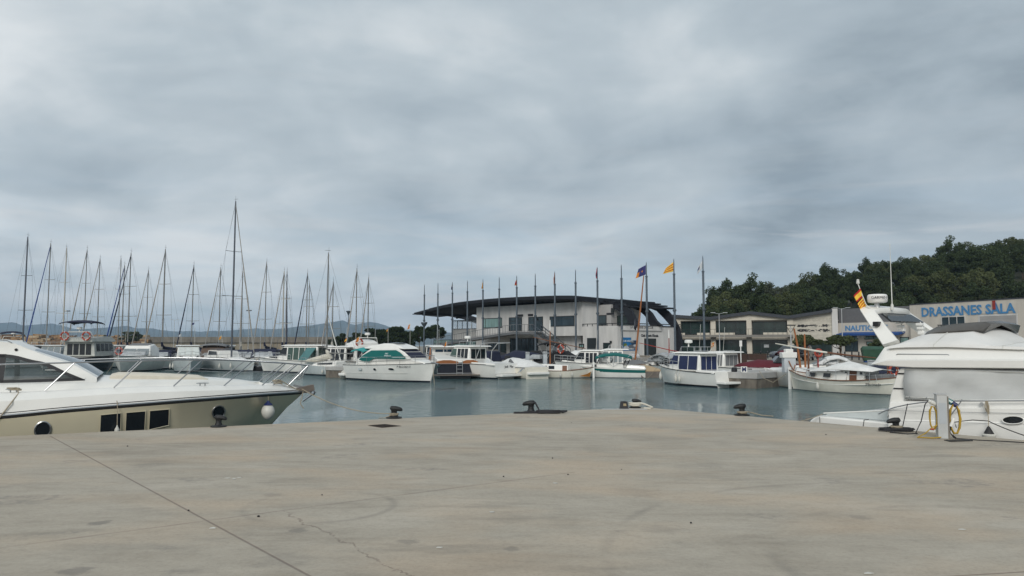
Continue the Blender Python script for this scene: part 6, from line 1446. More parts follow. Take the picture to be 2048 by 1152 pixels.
mb = MB(); mb.tube([(.5, 0, 2.35), (.3, 0, 2.1), (0, 0, 1.8), (1.4, 0, 1.5), (2.6, 0, 1.35), (3.1, 0, 1.3)], [.08, .2, .30, .28, .16, .05], 9); mb.build('bundled_sail', 'sail_cream', sl.e)
sl.mastp(-1.2, 5.2, .055, 'gelcoat_dull', -.3, lean=2.0, name='spinnaker_pole'); sl.fend(-.2, 1, 'short white fender on the side of the grey sloop', .09, .4); sl.outboard(.5, .6)
# ---- front row, left of the green-windowed cruiser
b = flybridge('white flybridge boat with navy bimini at the far left behind the yacht roof', 22, 92, -62, 9.5, 3.4, 1.6, 1.1, 'navy_canvas', bz=1.7)
b = pilothouse('low white cabin cruiser with two dark windscreen panes left of the trawler', 110, 88, -78, 7.6, 2.9, 1.55, 1.1, 'glass_grey', rh=1.5, screen='glass_grey', rack=True)
tr = flybridge('pale grey trawler with four dark upright windows and two lifebuoys on its flybridge', 184, 84, 91, 10.5, 4.0, 1.9, 1.5, None, 'glass_dark', 'navy_hull', 'navy_hull', name='trawler', sm='trawler_grey')
tr.bimini(-3.6, -.6, 1.7, tr.zr+2.35, 'navy_canvas', tr.zr+.5, .25); tr.buoy(-3.35, 1.15, tr.zr+.62, (1, 0, 0), 'left red lifebuoy on the trawler flybridge', .42); tr.buoy(-3.35, -1.15, tr.zr+.62, (1, 0, 0), 'right red lifebuoy on the trawler flybridge', .42)
mb = MB()
for i in range(13): y = -1.5+i*.25; mb.tube([(-3.2, y, tr.zr+.3), (-3.2, y, tr.zr+1.0)], .014, 4)
mb.tube([(-3.2, -1.5, tr.zr+1.0), (-3.2, 1.5, tr.zr+1.0)], .02, 5); mb.build('flybridge_rail', 'alu', tr.e)
mb = MB(); mb.box(-5.27, -5.2, -1.7, 1.7, .35, 1.35); mb.build('transom_door', mat('maroon_paint', (.05, .012, .014), .5), tr.e)
mb = MB(); mb.sphere((-5.9, -1.3, .55), .6, 10, 6, .5); mb.build('dinghy', 'gelcoat_dull', tr.e)
b3 = runabout('white cruiser with grey canvas hood and a red lifebuoy on its foredeck rail', 272, 81, -84, 9.0, 3.7, 1.75, 1.25, hull='gelcoat_dull', screen='clear_vinyl', name='cabin_cruiser')
zd = b3.sheer(0)
b3.shell('canopy', [(-2.6, zd), (.2, zd+.2), (-.6, zd+1.35), (-2.0, zd+1.5), (-3.0, zd+1.0)], 1.6, 1.25, 'gelcoat', None, .12); b3.front(.16, zd+.42, -.35, zd+.98, 2, 'glass_grey', .05)
mb = MB(); mb.slab([(-.62, -1.05, zd+1.30), (-.62, 1.05, zd+1.30), (-1.9, 1.0, zd+1.52), (-1.9, -1.0, zd+1.52)], (.02, 0, .06), 1); mb.build('hood_panel', 'grey_canvas', b3.e); b3.rail(.2, 4.4, .65, 6); b3.buoy(2.6, -.7, zd+.75, (1, 0, .2), 'red lifebuoy on the foredeck of the white canvas-hooded cruiser', .34)
b4 = pilothouse('white pilothouse boat with pale covers over its windscreen, left of the brown canopy', 376, 80, -62, 8.2, 3.0, 1.6, 1.15, 'glass_dark', 'gelcoat_grey', rh=1.45, screen='screen_cover', plat=False, fx=.16)
b4.band('navy_hull', .86, .97); b4.fend(1.2, -1, 'white fender at the side of the pilothouse boat with covered windscreen'); b4.fend(-.6, -1, 'second white fender further aft on the covered-windscreen boat')
b5 = runabout('dark brown canvas-topped wooden boat between the pilothouse and the tall-masted yacht', 427, 88, -80, 7.5, 2.9, 1.4, 1.2, hull='gelcoat_dull', name='motorboat')
b5.shell('canopy', [(-2.4, 1.2), (.6, 1.2), (.2, 2.3), (-.4, 2.75), (-2.4, 2.7)], 1.4, 1.25, 'brown_canvas', None, .08); mb = MB(); mb.slab([(.64, -.3, 1.3), (.64, .5, 1.3), (.36, .5, 2.2), (.36, -.3, 2.2)], (.03, 0, .01), 1); mb.build('door', mat('varnish', (.30, .20, .11), .4, var=.3), b5.e); b5.bimini(-2.6, .4, 1.5, 2.95, 'grey_canvas')
b7 = runabout('white boat under a navy canvas hood above the low black inflatable', 528, 86, -80, 8.0, 3.1, 1.5, 1.1, hull='gelcoat'); b7.shell('canopy', [(-2.6, 1.0), (.4, 1.25), (.1, 1.9), (-.6, 2.35), (-2.6, 2.3)], 1.5, 1.25, 'navy_canvas', None, .12)
inf = Boat('inflatable_boat', 'low black and grey inflatable boat under the navy-hooded boat', 'dinghy', 522, 81, 175, 3.6, 1.7, .62, .5, 'rubber', None); inf.cover([(-1.75, .06), (0, .1), (1.5, .05)], 'grey_canvas')
b8 = pilothouse('long white pilothouse cruiser with green-tinted side windows left of the grey sloop', 598, 77, 163, 9.5, 3.1, 1.55, 1.15, 'glass_green', rh=1.5, doors=5, aft_x=-.30, fx=.17, side_m='glass_dark', plat=False)
b8.glass([(-2.9, b8.zd+.1), (-1.9, b8.zd+.1), (-1.9, b8.zr-.2), (-2.9, b8.zr-.2)], 'glass_teal', th=.03)
b11 = pilothouse('white pilothouse boat with three dark tall windows right of the bundled sail', 682, 75, 160, 7.6, 2.9, 1.5, 1.15, 'glass_dark', rh=1.38, aft_x=-.16, plat=False)
b12 = flybridge('white flybridge boat with a rounded white hood and red lifebuoy left of the green-windowed cruiser', 722, 76, 118, 8.6, 3.1, 1.5, 1.15, None, 'glass_dark', fh=1.2)
b12.cover([(-2.4, 3.0), (-1.9, 3.35), (-.6, 3.5), (.8, 3.25), (1.2, 2.7)], 'white_canvas', 'flybridge_hood', -1.6, .8) if 0 else b12.shell('flybridge_hood', [(-2.3, b12.zr+.4), (1.0, b12.zr+.5), (.6, b12.zr+.72), (-.5, b12.zr+.95), (-1.6, b12.zr+.9), (-2.3, b12.zr+.7)], 1.2, .8, 'white_canvas', None, .2)
b12.buoy(-2.45, .9, b12.zr+.62, (1, .3, 0), 'red lifebuoy on the white-hooded flybridge boat', .36)
# ---- the green-windowed cruiser
g = Boat('cabin_cruiser', 'white hardtop cruiser with dark green window covers, bow pointing right', 'motorboat', 790, 59.8, -43, 9.8, 3.3, 1.48, 1.22, 'gelcoat', 'navy_hull', tr=.92)
g.strake('black_trim', .022, -.02)
for k in (-1, 1):                                    # styling crease low along the side
    mb = MB(); mb.tube([(x, k*(g.hb(x)*((z+.42)/(g.sheer(x)+.42))**(.22+.75*max(0, (x/9.8-.05)/.45)**1.3)+.004), z) for x, z in [(-4.8+.5*i, .50+.012*i) for i in range(16)]], .014, 5); mb.build('hull_crease', 'gelcoat_dull', g.e)
g.shell('coachroof', [(-3.4, 1.030), (4.3, 1.380), (4.1, 1.550), (2.6, 1.830), (.0, 1.990), (-3.4, 1.730)], 1.42, 1.15, 'gelcoat', (1.0, 4.3, .4), .08)
g.shell('hardtop', [(-2.9, 1.480), (-3.05, 1.730), (-2.7, 2.080), (-1.9, 2.530), (-1.6, 2.580), (1.4, 2.580), (2.2, 2.280), (3.0, 1.810), (2.9, 1.730)], 1.34, .95, 'gelcoat', (1.0, 3.0, .7), .05)
ph = [(-2.98, 1.630), (-2.72, 1.950), (-1.7, 2.390), (1.35, 2.430), (1.85, 2.250), (2.55, 1.830), (2.4, 1.750), (-.9, 1.770), (-1.2, 1.730), (-1.55, 1.510), (-2.2, 1.510)]
g.glass(ph, 'teal_canvas', 'window_cover'); g.front(2.96, 1.85, 2.24, 2.26, 1, 'navy_canvas', name='window_cover'); g.front(2.14, 2.32, 1.5, 2.55, 1, 'navy_canvas', name='window_cover')
g.glass([(-2.7, 1.830), (-1.2, 1.830), (2.4, 1.870), (2.38, 1.895), (-1.2, 1.855), (-2.68, 1.855)], 'text_white', 'cover_piping', th=.03)
g.shell('roof_cap', [(-2.6, 2.510), (-2.9, 2.630), (-2.2, 2.750), (-.5, 2.950), (.6, 2.930), (1.6, 2.710), (2.1, 2.510)], 1.02, .75, 'gelcoat', (.6, 2.1, .8), .08)
mb = MB(); mb.slab([(-.2, -.5, 2.98), (.8, -.5, 2.95), (.8, .5, 2.95), (-.2, .5, 2.98)], (0, 0, .03), 1); mb.build('roof_hatch', 'glass_dark', g.e)
g.bimini(-4.3, -2.5, 1.2, 2.62, 'teal_pale', 1.45)
g.rail(-2.9, 4.7, .58, 6, True, 'stainless', .1, .016); g.plat(.75, .95, .50, .2)
for x, rx, rz_ in ((-.5, .2, .11), (1.35, .3, .10)):
    for k in (-1, 1):
        zc = .93+.03*x; ex = .22+.75*max(0, (x/9.8-.05)/.45)**1.3
        yv = lambda xx, zz_: k*(g.hb(xx)*((zz_+.42)/(g.sheer(xx)+.42))**ex + .004)
        pts = [(x+rx*math.cos(j*.3927), zc+rz_*math.sin(j*.3927)) for j in range(16)]
        mb = MB(); mb.slab([(a_, yv(a_, c_), c_) for a_, c_ in pts], (0, k*.015, 0), 1); po_ = mb.build('porthole', 'glass_dark', g.e)
        mb = MB(); mb.tube([(a_, yv(a_, c_)+k*.012, c_) for a_, c_ in pts], .014, 5, 0, True); mb.build('frame', 'gelcoat', po_)
mb = MB(); mb.slab([(-2.6, -1.63, .84), (-2.15, -1.64, .84), (-2.15, -1.64, 1.0), (-2.6, -1.63, 1.0)], (0, -.02, 0), 1); mb.build('vent', 'gelcoat_grey', g.e)
g.name_on('7ª BA-2-267-17', .2, 2.55, -1, .80); text('SPIRIT', .15, g.e, (.6, -1.30, 2.11), (math.pi/2-.3, 0, 0), 'text_white', 'cover_lettering', .003)
text('MARBELLA II', .15, g.e, (.75, -1.33, 1.95), (math.pi/2-.3, 0, 0), 'text_white', 'cover_lettering', .003)
mb = MB(); mb.bar((4.4, 0, 1.52), (5.25, 0, 1.42), .14, .07); mb.slab([(5.2, -.16, 1.32), (5.2, .16, 1.32), (4.9, .0, 1.02)], (.1, 0, 0), 1); mb.build('anchor', 'stainless', g.e)
fender('fender', g.w(-5.2, .6, .9), g.w(-5.75, -.75, .28), .42, .8, 'big round pale buoy fender at the stern of the green-windowed cruiser', capm='fender_white')
rope_obj('mooring_rope', sag(g.w(4.7, -.1, 1.4), g.w(6.6, -1.6, 0), .05), .018, 'thin line from the green-windowed cruiser bow down into the water', 'rope', 'mooring rope')
# ---- black hulled boat, pilothouses and small craft in front of the clubhouse
k = pilothouse('black-hulled boat with wooden taffrail and stern ladder right of the green-windowed cruiser', 894, 68, 104, 9.5, 3.9, 1.7, 1.35, 'glass_blue', 'navy_hull', None, 1.22, doors=2, aft_x=-.05, name='motor_cruiser', strake='wood', plat=False)
for x0_, x1_ in ((-1.9, -.55), (-.2, 1.7)):
    mb = MB(); mb.slab([(-4.72, x0_, 1.22), (-4.72, x1_, 1.22), (-4.72, x1_, 1.42), (-4.72, (x0_+x1_)/2+.3, 1.55), (-4.72, (x0_+x1_)/2-.3, 1.55), (-4.72, x0_, 1.42)], (-.06, 0, 0), 1); mb.build('taffrail', 'orange_wood', k.e)
mb = MB(); mb.box(-5.6, -4.72, -1.9, 1.9, .28, .36); mb.build('swim_platform', 'wood_grey', k.e)
mb = MB()
for y in (-.55, -.05): mb.tube([(-4.85, y, 1.5), (-4.95, y, .3)], .025, 5)
for z in (.5, .8, 1.1): mb.tube([(-4.9, -.55, z), (-4.9, -.05, z)], .02, 5)
mb.build('ladder', 'alu', k.e)
mb = MB(); mb.tube([(-4.9, -1.6, 1.2), (-4.95, -1.6, .45), (-4.95, 1.6, .45), (-4.9, 1.6, 1.2)], .025, 6); mb.tube([(-4.9, -1.7, 1.25), (-4.9, 1.7, 1.25)], .02, 5); mb.build('stern_rail', 'alu', k.e)
k.shell('cockpit_side', [(-4.6, 1.3), (-1.2, 1.35), (-.6, 2.2), (-1.4, 1.95), (-4.6, 1.62)], 1.6, 1.45, 'gelcoat')
mb = MB(); mb.slab([(-.8, 1.62, 1.35), (-.2, 1.62, 1.35), (-.35, 1.5, 2.6), (-.55, 1.5, 2.6)], (0, .1, 0), 1); mb.build('sail_fin', 'orange_wood', k.e)
j = pilothouse('white pilothouse boat with a lettered transom, three tall windows and a roof rack with radar', 946, 65.5, 138, 7.8, 3.0, 1.55, 1.2, 'glass_dark', rh=1.42, doors=3, rack=True, radar=True, aft_x=-.08, fx=.24, side_m='glass_green', plat=False)
mb = MB(); mb.slab([(-3.92, -1.35, .45), (-3.92, 1.35, .45), (-3.86, 1.35, 1.28), (-3.86, -1.35, 1.28)], (-.04, 0, 0), 1); mb.build('transom', 'gelcoat', j.e); j.plat(.7, .95, .42, .2)
text('Judi  Mar', .30, j.e, (-3.94, -.35, .92), (math.pi/2, 0, -math.pi/2), 'text_dark', 'transom_lettering', .005)
j.shell('cockpit_side', [(-3.9, 1.1), (-.6, 1.15), (-.5, 1.7), (-1.2, 1.36), (-3.9, 1.28)], 1.42, 1.36, 'gelcoat')
mb = MB(); mb.tube([(-1.2, -1.0, 1.3), (-1.3, -1.0, 2.3), (-2.0, -1.0, 2.95), (-3.4, -1.0, 3.0), (-3.45, 1.0, 3.0), (-2.0, 1.0, 2.95), (-1.2, 1.0, 1.3)], .035, 6); mb.build('cockpit_arch', 'alu', j.e)
c4 = runabout('small white boat under a white cover with blue splash marks, stern toward the water', 1032, 66, 122, 6.4, 2.7, 1.1, .95, 'white_canvas', 'gelcoat_cream', None, hump=.68)
mb = MB(); mb.box(-3.38, -3.28, -1.1, 1.1, .0, .82); mb.build('transom', 'gelcoat_cream', c4.e); c4.plat(.45, .9, .55, .2)
mb = MB(); rnd = random.Random(9)
for i in range(7): a = i*.45-1.2; mb.slab([(-2.75, 1.262, .62), (-2.75+.5*math.cos(a+1.2), 1.275, .62+.28*math.sin(a+.3)), (-2.75+.42*math.cos(a+1.35), 1.275, .62+.24*math.sin(a+.45))], (0, .012, 0), 1)
mb.build('splash_mark', mat('splash_blue', (.02, .14, .32), .5), c4.e)
mb = MB(); mb.slab([(-1.7, 1.0, 1.0), (-.3, 1.05, 1.02), (-.4, .9, 1.55), (-.6, .9, 1.62)], (0, .04, 0), 1); mb.build('cover_window', 'grey_canvas', c4.e)
l5 = Boat('llaut', 'small white wooden llaut with a boxy low cabin and orange-stained bow', 'fishing boat', 1125, 65.5, -14, 5.4, 2.0, .92, .60, 'gelcoat_cream', 'gelcoat_cream', dbl=True); l5.strake('wood', .03, 0)
l5.shell('cabin', [(-1.9, .58), (.6, .58), (.6, 1.10), (-1.75, 1.16)], .74, .64, 'gelcoat'); l5.glass([(-1.7, .75), (-1.25, .75), (-1.25, 1.02), (-1.7, 1.02)], 'glass_dark'); l5.glass([(-1.1, .75), (-.6, .75), (-.6, 1.02), (-1.1, 1.02)], 'glass_dark'); l5.glass([(.1, .62), (.5, .62), (.5, 1.05), (.1, 1.05)], 'wood', 'door')
mb = MB(); mb.box(2.62, 2.78, -.05, .05, -.2, 1.35); mb.build('stem_post', 'gelcoat', l5.e)
mb = MB(); mb.slab([(1.5, -.66, .15), (2.4, -.16, .1), (2.5, -.12, .55), (2.2, -.36, .35)], (0, -.02, 0), 1); mb.build('rust_stain', mat('rust_orange', (.42, .17, .03), .7, var=.4), l5.e)
l5.mastp(-1.1, 3.4, .06, 'orange_wood'); l5.mastp(-1.1, .9, .055, 'gelcoat', z=4.1, name='mast_tip')
mb = MB(); mb.tube([(-2.6, 0, 3.5), (-.9, .1, 3.1), (2.0, .1, 2.5)], [.03, .05, .03], 6); mb.build('yard', 'wood', l5.e)
l5.fend(.0, -1, 'left white fender on the small llaut', .08, .4); l5.fend(1.0, -1, 'right white fender on the small llaut', .08, .4)
bk = runabout('boat under black covers with a lifebuoy, behind the small llaut', 1126, 75, -30, 6.5, 2.5, 1.2, 1.0, 'black_canvas', hump=1.1); bk.bimini(-2.4, -.2, 1.1, 3.15, 'black_canvas', 1.3, .3); bk.buoy(.2, -.9, 2.4, (.3, 1, 0), 'orange lifebuoy beside the black bimini below the stairs', .38)
wk = pilothouse('white cabin boat with dark windows behind the teal bimini', 1182, 72, 165, 7.2, 2.8, 1.3, 1.0, 'glass_dark', rh=1.2, plat=False, rack=False)
wk2 = runabout('white boat with its hood half lowered behind the covered splash boat', 1072, 76, 150, 6.5, 2.5, 1.25, 1.0, None)
wk3 = pilothouse('white cabin boat whose cream hatch sits on the roof, behind the teal bimini stern', 1228, 74, 172, 7.5, 2.8, 1.3, 1.0, 'glass_grey', rh=1.3, plat=False, rack=True)
t8 = Boat('bowrider', 'white sports boat with a teal hull band and teal bimini', 'motorboat', 1224, 66, 170, 5.7, 2.3, 1.0, .78, 'gelcoat', None, low='gelcoat', tr=.9); t8.band('teal_canvas', .55, .86)
t8.shell('foredeck', [(-1.0, .75), (2.75, .95), (2.4, 1.06), (.6, 1.2), (-.2, 1.25), (-1.0, 1.1)], 1.05, .8, 'gelcoat', (.6, 2.75, .25), .08)
t8.shell('engine_hatch', [(-2.95, .7), (-1.2, .8), (-1.3, 1.12), (-2.8, 1.0)], 1.0, .85, 'gelcoat', None, .08)
t8.bimini(-1.7, 1.4, 1.0, 2.12, 'teal_canvas', .95, .28)
for x, y in ((.3, -.5), (-.9, .4), (1.5, -.4), (-1.2, -.6)): mb = MB(); mb.slab([(x, y-.22, .95), (x, y+.22, .95), (x-.28, y+.2, 1.55), (x-.28, y-.2, 1.55)], (-.08, 0, 0), 1); mb.build('seat', 'rubber', t8.e, bevel=.03)
mb = MB(); mb.slab([(1.3, .93, .92), (1.75, .86, .95), (1.7, .80, 1.12), (1.3, .86, 1.12)], (0, .03, 0), 1); mb.build('hatch', 'black_trim', t8.e)
b9 = runabout('small boat wrapped in a beige canvas cover beside the teal-banded boat', 1287, 67, 100, 4.4, 2.7, .70, .55, 'beige_canvas', 'wood_grey', None, hump=.42)
l9 = Boat('llaut', 'wooden llaut with a tall orange mast behind the beige-covered boat', 'fishing boat', 1272, 72.5, 100, 6.0, 2.1, 1.2, .9, 'gelcoat_cream', 'wood', dbl=True); l9.strake('wood'); l9.cover([(-2.4, .2), (0, .5), (2.4, .15)], 'grey_canvas')
mt = at(1287.5, 551, 72.5); lm = l9.w(.4, 0, 0)
mb = MB(); a_, c_ = V((lm.x, lm.y, 1.0)), mt; M_ = l9.e; inv = Matrix.Rotation(-M_.rotation_euler.z, 3, 'Z'); mb.tube([inv @ (a_ - M_.location), inv @ (a_.lerp(c_, .5) - M_.location), inv @ (c_ - M_.location)], [.095, .085, .05], 8); mb.build('mast', 'orange_wood', l9.e)
c_ = at(1271, 650, 72.4); mb = MB(); mb.tube([c_ + V((0, 0, .55)), c_ + V((.05, 0, .1)), c_ + V((-.05, 0, -.3)), c_ + V((.0, 0, -.5))], [.06, .17, .15, .05], 7); tag(mb.build('furled_flag', 'navy_hull'), 'dark rolled flag hanging by the orange mast', 'flag')
b10 = runabout('grey boat with clear vinyl hood in front of the clubhouse poster wall', 1318, 71, 128, 6.2, 2.5, 1.1, .9, None, hull='gelcoat_grey'); b10.bimini(-2.2, .4, 1.1, 2.1, 'clear_vinyl', 1.1, .4, nm='vinyl_hood'); b10.rail(0, 3, .5)
l10 = Boat('llaut', 'small llaut with a red pole mast tipped white and a red yard', 'fishing boat', 1338, 70, 118, 5.5, 2.0, 1.1, .85, 'gelcoat', 'gelcoat_cream', dbl=True); l10.mastp(0, 2.6, .06, 'red_paint'); l10.mastp(0, .75, .055, 'gelcoat', z=3.45, name='mast_tip')
mb = MB(); mb.tube([inv @ V(p) if 0 else V(p) for p in ((1.6, 2.2, 3.0), (0, 0, 2.35), (-1.4, -1.9, 1.9))], [.03, .05, .03], 6); mb.build('yard', 'red_paint', l10.e); l10.cover([(-2.3, .1), (0, .35), (2.3, .1)], 'black_canvas')
# ---- blue-windowed pilothouse in front, right of centre
u = pilothouse('white pilothouse boat with navy blue window covers, bow pointing left', 1381, 53.2, 120, 6.7, 2.45, 1.40, .98, 'navy_blind', rh=1.2, fpan=1, doors=2, rack=True, aft_x=-.26, fx=.19, screen='navy_blind', plat=False, rail=True)
u.radar(.2, u.zr+.45); u.plat(.8, .9, .42, .16); u.outboard(-.5, .6)
u.fend(2.3, 1, 'white fender near the bow of the navy-windowed pilothouse boat'); u.fend(.1, 1, 'white fender amidships on the navy-windowed pilothouse boat')
u.band('black_trim', .06, .13)
u.shell('cockpit_side', [(-3.3, .9), (-1.6, .95), (-1.6, 1.15), (-3.3, 1.1)], 1.12, 1.08, 'gelcoat')
r1 = pilothouse('white boat with grey canvas aft curtain between the navy-windowed boat and the M dock', 1448, 60, 128, 6.6, 2.6, 1.4, 1.05, 'grey_canvas', rh=1.12, doors=4, side_m='glass_grey', screen='glass_grey', aft_x=-.1, fx=.22, plat=False)
r2 = runabout('white boat under a maroon canvas cover behind the M dock', 1530, 60, 172, 7.0, 2.6, 1.2, .95, 'maroon_canvas', hump=.6, bow_cover=False); r2.shell('windscreen', [(-1.2, 1.4), (-.4, 1.4), (-1.0, 2.05), (-1.6, 2.1), (-1.9, 1.4)], .85, .65, 'glass_dark'); r2.bimini(-2.3, -.9, .9, 2.42, 'maroon_canvas', 1.2, .2)
r2b = Boat('inflatable_boat', 'grey inflatable boat lying along the M dock', 'dinghy', 1548, 54, 48, 3.6, 1.5, .95, .85, 'gelcoat_grey', None); r2b.band('black_trim', .5, .8)
r4 = runabout('small white boat with a clear folding windscreen and white hood behind the big llaut', 1648, 53.5, 165, 6.2, 2.4, 1.3, 1.05, None); r4.bimini(-1.6, .2, 1.0, 2.1, 'white_canvas', 1.1, .35)
r4b = runabout('low white boat with black cover edge behind the big llaut bow', 1612, 55, 170, 5.6, 2.2, 1.1, .9, 'black_canvas', hump=.3)
r5 = runabout('white boat with navy cover behind the cockpit of the big llaut', 1772, 49, 15, 6.0, 2.4, 1.2, 1.0, 'navy_canvas', hump=.55); r5.buoy(-.6, -1.25, 1.25, (0, 1, 0), 'orange lifebuoy at the side of the navy-covered boat', .3)
# ---- the big white llaut
q3 = Boat('llaut', 'big white llaut with brown door, two small windows and a white awning over its cabin', 'fishing boat', 1682, 45.9, 124, 7.4, 2.6, 1.22, .74, 'gelcoat_cream', None, dbl=True, ent=.5); q3.strake('wood', .035, 0)
for k in (-1, 1):
    mb = MB(); mb.tube([(x, k*(q3.hb(x)*.93+.01), q3.sheer(x)*.68) for x in [-3.4+.45*i for i in range(16)]], .022, 5); mb.build('plank_edge', 'gelcoat', q3.e)
q3.shell('cabin', [(-.85, .70), (2.2, .78), (2.1, 1.20), (-.85, 1.24)], .95, .82, 'gelcoat', (.6, 2.2, .6))
for xa in (1.35, .2): q3.glass([(xa, .90), (xa+.48, .90), (xa+.48, 1.14), (xa, 1.14)], 'glass_dark')
q3.shell('wheelhouse', [(-1.9, .7), (-.5, .7), (-.55, 1.36), (-1.9, 1.36)], .85, .78, 'gelcoat'); q3.glass([(-1.45, .74), (-1.0, .74), (-1.0, 1.33), (-1.45, 1.33)], 'wood', 'door'); q3.glass([(-.85, 1.1), (-.7, 1.1), (-.7, 1.27), (-.85, 1.27)], 'glass_dark'); q3.glass([(-1.8, 1.1), (-1.65, 1.1), (-1.65, 1.27), (-1.8, 1.27)], 'glass_dark')
mb = MB(); rr = []
for x, h in ((1.9, 0), (1.0, .10), (.3, .30), (-.6, .46), (-1.5, .26), (-2.6, .04)): rr.append([V((x, -1.15, 1.32+h*.15)), V((x, -.6, 1.36+h*.65)), V((x, 0, 1.40+h)), V((x, .6, 1.36+h*.65)), V((x, 1.15, 1.32+h*.15))])
mb.loft(rr); o = mb.build('awning', 'white_canvas', q3.e, sm=20); so_ = o.modifiers.new('cloth', 'SOLIDIFY'); so_.thickness = .025
for x, y in ((1.7, -1.1), (1.7, 1.1), (-2.4, -1.1), (-2.4, 1.1), (-.3, -1.1), (-.3, 1.1)): mb = MB(); mb.tube([(x, y, .72), (x, y, 1.34)], .016, 5); mb.build('awning_post', 'alu', q3.e)
for k in (-1, 1):
    mb = MB(); mb.tube([(2.9, k*.55, 1.05), (2.7, k*.62, 1.42), (1.6, k*1.0, 1.30), (1.4, k*1.1, .8)], .018, 5); mb.tube([(-1.0, k*1.18, .76), (-1.05, k*1.18, 1.1), (-2.7, k*.98, 1.12), (-2.75, k*.98, .8)], .018, 5); mb.build('railing', 'alu', q3.e)
for x in (-2.55, -3.15): mb = MB(); mb.tube([(x, -.55, .8), (x, -.55, 1.75)], .035, 6); mb.build('wood_post', 'wood', q3.e)
mb = MB(); mb.box(-2.9, -1.95, -.7, .7, .76, 1.15); mb.build('engine_cover', 'grey_canvas', q3.e, bevel=.06)
mb = MB(); mb.box(3.6, 3.76, -.06, .06, -.1, 1.42); mb.build('stem_post', 'gelcoat', q3.e)
q3.fend(.75, 1, 'white fender hanging amidships on the big llaut', .10, .45)
q3.mastp(2.3, 1.8, .07, 'wood', lean=-.05)
q3.name_on('Marinada', .22, -2.5, 1, .6)
a_, c_ = at(1551, 687, 45.6), at(1752, 716, 47.5)
inv3 = Matrix.Rotation(-q3.e.rotation_euler.z, 3, 'Z'); L3 = lambda p: inv3 @ (p - q3.e.location)
mb = MB(); mb.tube([L3(a_.lerp(c_, k/8) + V((0, 0, -.10*math.sin(k/8*3.14)))) for k in range(5)], [.03, .045, .055, .06, .06], 6); mb.build('yard', 'gelcoat_cream', q3.e)
mb = MB(); mb.tube([L3(a_.lerp(c_, k/8) + V((0, 0, -.10*math.sin(k/8*3.14)))) for k in range(4, 9)], [.062, .06, .055, .045, .03], 6); mb.build('yard', 'wood', q3.e)
lb = Boat('llaut', 'llaut with two red-brown leaning masts behind the big white llaut', 'fishing boat', 1606, 50.5, 128, 6.0, 2.1, 1.25, .95, 'gelcoat', 'gelcoat_cream', dbl=True); lb.cover([(-2.4, .15), (0, .4), (2.4, .12)], 'white_canvas')
for (x1_, y1_, x2_, y2_) in ((1588, 657, 1601, 722), (1609, 668, 1611, 738)):
    p_, r_ = at(x2_, y2_, 50.5), at(x1_, y1_, 50.5); iv = Matrix.Rotation(-lb.e.rotation_euler.z, 3, 'Z'); mb = MB(); mb.tube([iv @ (p_ - V((0, 0, .6)) - lb.e.location), iv @ (p_.lerp(r_, .5) - lb.e.location), iv @ (r_ - lb.e.location)], [.075, .07, .05], 7); mb.build('mast', 'orange_wood', lb.e)
# ---- small flags
small_flag('flag', 443, 672, 6, esp, ['flag_yellow', 'flag_orange'], 'orange-yellow flag at the stern below the twelfth mast', 90, 5, (445, 692), 3)
small_flag('flag', 820, 648, 9, sen, ['flag_yellow', 'flag_red'], 'striped flag flying in front of the umbrella pines', 92, 5, (820, 690), 4)
small_flag('flag', 776, 657, 6, esp, ['flag_red', 'flag_yellow'], 'small red and yellow flag in front of the middle umbrella pine', 92, 3, (776, 688), 5)
small_flag('flag', 718, 674, 9, sen, ['flag_yellow', 'flag_red'], 'orange striped flag beside the white-hooded flybridge boat', 72, 6, (717, 696), 6)
small_flag('flag', 694, 676, 7, esp, ['flag_red', 'flag_yellow'], 'red and yellow flag left of the white-hooded flybridge boat', 72, 5, (692, 696), 7)
small_flag('flag', 893, 683, 9, esp, ['flag_orange', 'flag_orange'], 'drooping orange flag at the stern of the black-hulled boat', 66, 4, (894, 703), 8)
small_flag('flag', 1428, 684, 9, sen, ['flag_yellow', 'flag_red'], 'striped flag on the leaning staff of the navy-windowed boat', 51.5, 6, (1419, 706), 9)
small_flag('flag', 362, 668, 5, lambda u_, v_: 0 if v_ < .5 else 1, ['flag_white', 'flag_white'], 'small white flag before the breakwater wall', 95, 5, (362, 690), 10)
small_flag('flag', 389, 645, 4, lambda u_, v_: 0, ['flag_navy', 'flag_navy'], 'tiny navy pennant under the eleventh mast spreader', 98, 5, None, 12)
# ---- docks, pedestals and posts
defm('dock_concrete', (.36, .355, .34), .85, var=.2, scale=1.0, bump=.3)
defm('dock_skirt', (.16, .14, .115), .9, var=.5, scale=2.5, streak=.4, bump=.5)
def dock(label, px, Y, d, wd, L, zt):
    p = at(px, 688, Y); e = empty('dock', (p.x, p.y, 0), math.atan2(d[1], d[0]), label, 'dock', 'concrete docks')
    mb = MB(); mb.box(0, L, 0, wd, .62, zt); mb.build('deck', 'dock_concrete', e, bevel=.04)
    mb = MB(); mb.box(.06, L, .06, wd-.06, -1, .62); mb.build('skirt', 'dock_skirt', e); return e
dk = dock('grey concrete dock end with the blue M board on its corner', 1512, 49, (3.4, 3.6), 2.7, 9, 1.04)
dk2 = dock('weathered brown concrete dock end beside the grey sloop', 691, 64.5, (.5, 1), 2.2, 22, .95)
ms = empty('mooring_board', at(1488, 740, 49.7), .05, 'white square board with a blue letter M on the dock', 'sign')
ms.location.z = 1.04; mb = MB(); hM = at(1488, 733, 49.7).z - 1.04; mb.box(-.21, .21, -.015, .015, .0, hM); mb.build('board', 'gelcoat', ms); text('M', hM*.95, ms, (0, -.02, hM*.18), (math.pi/2, 0, 0), 'fender_blue', 'board_letter', .004, bold=.022)
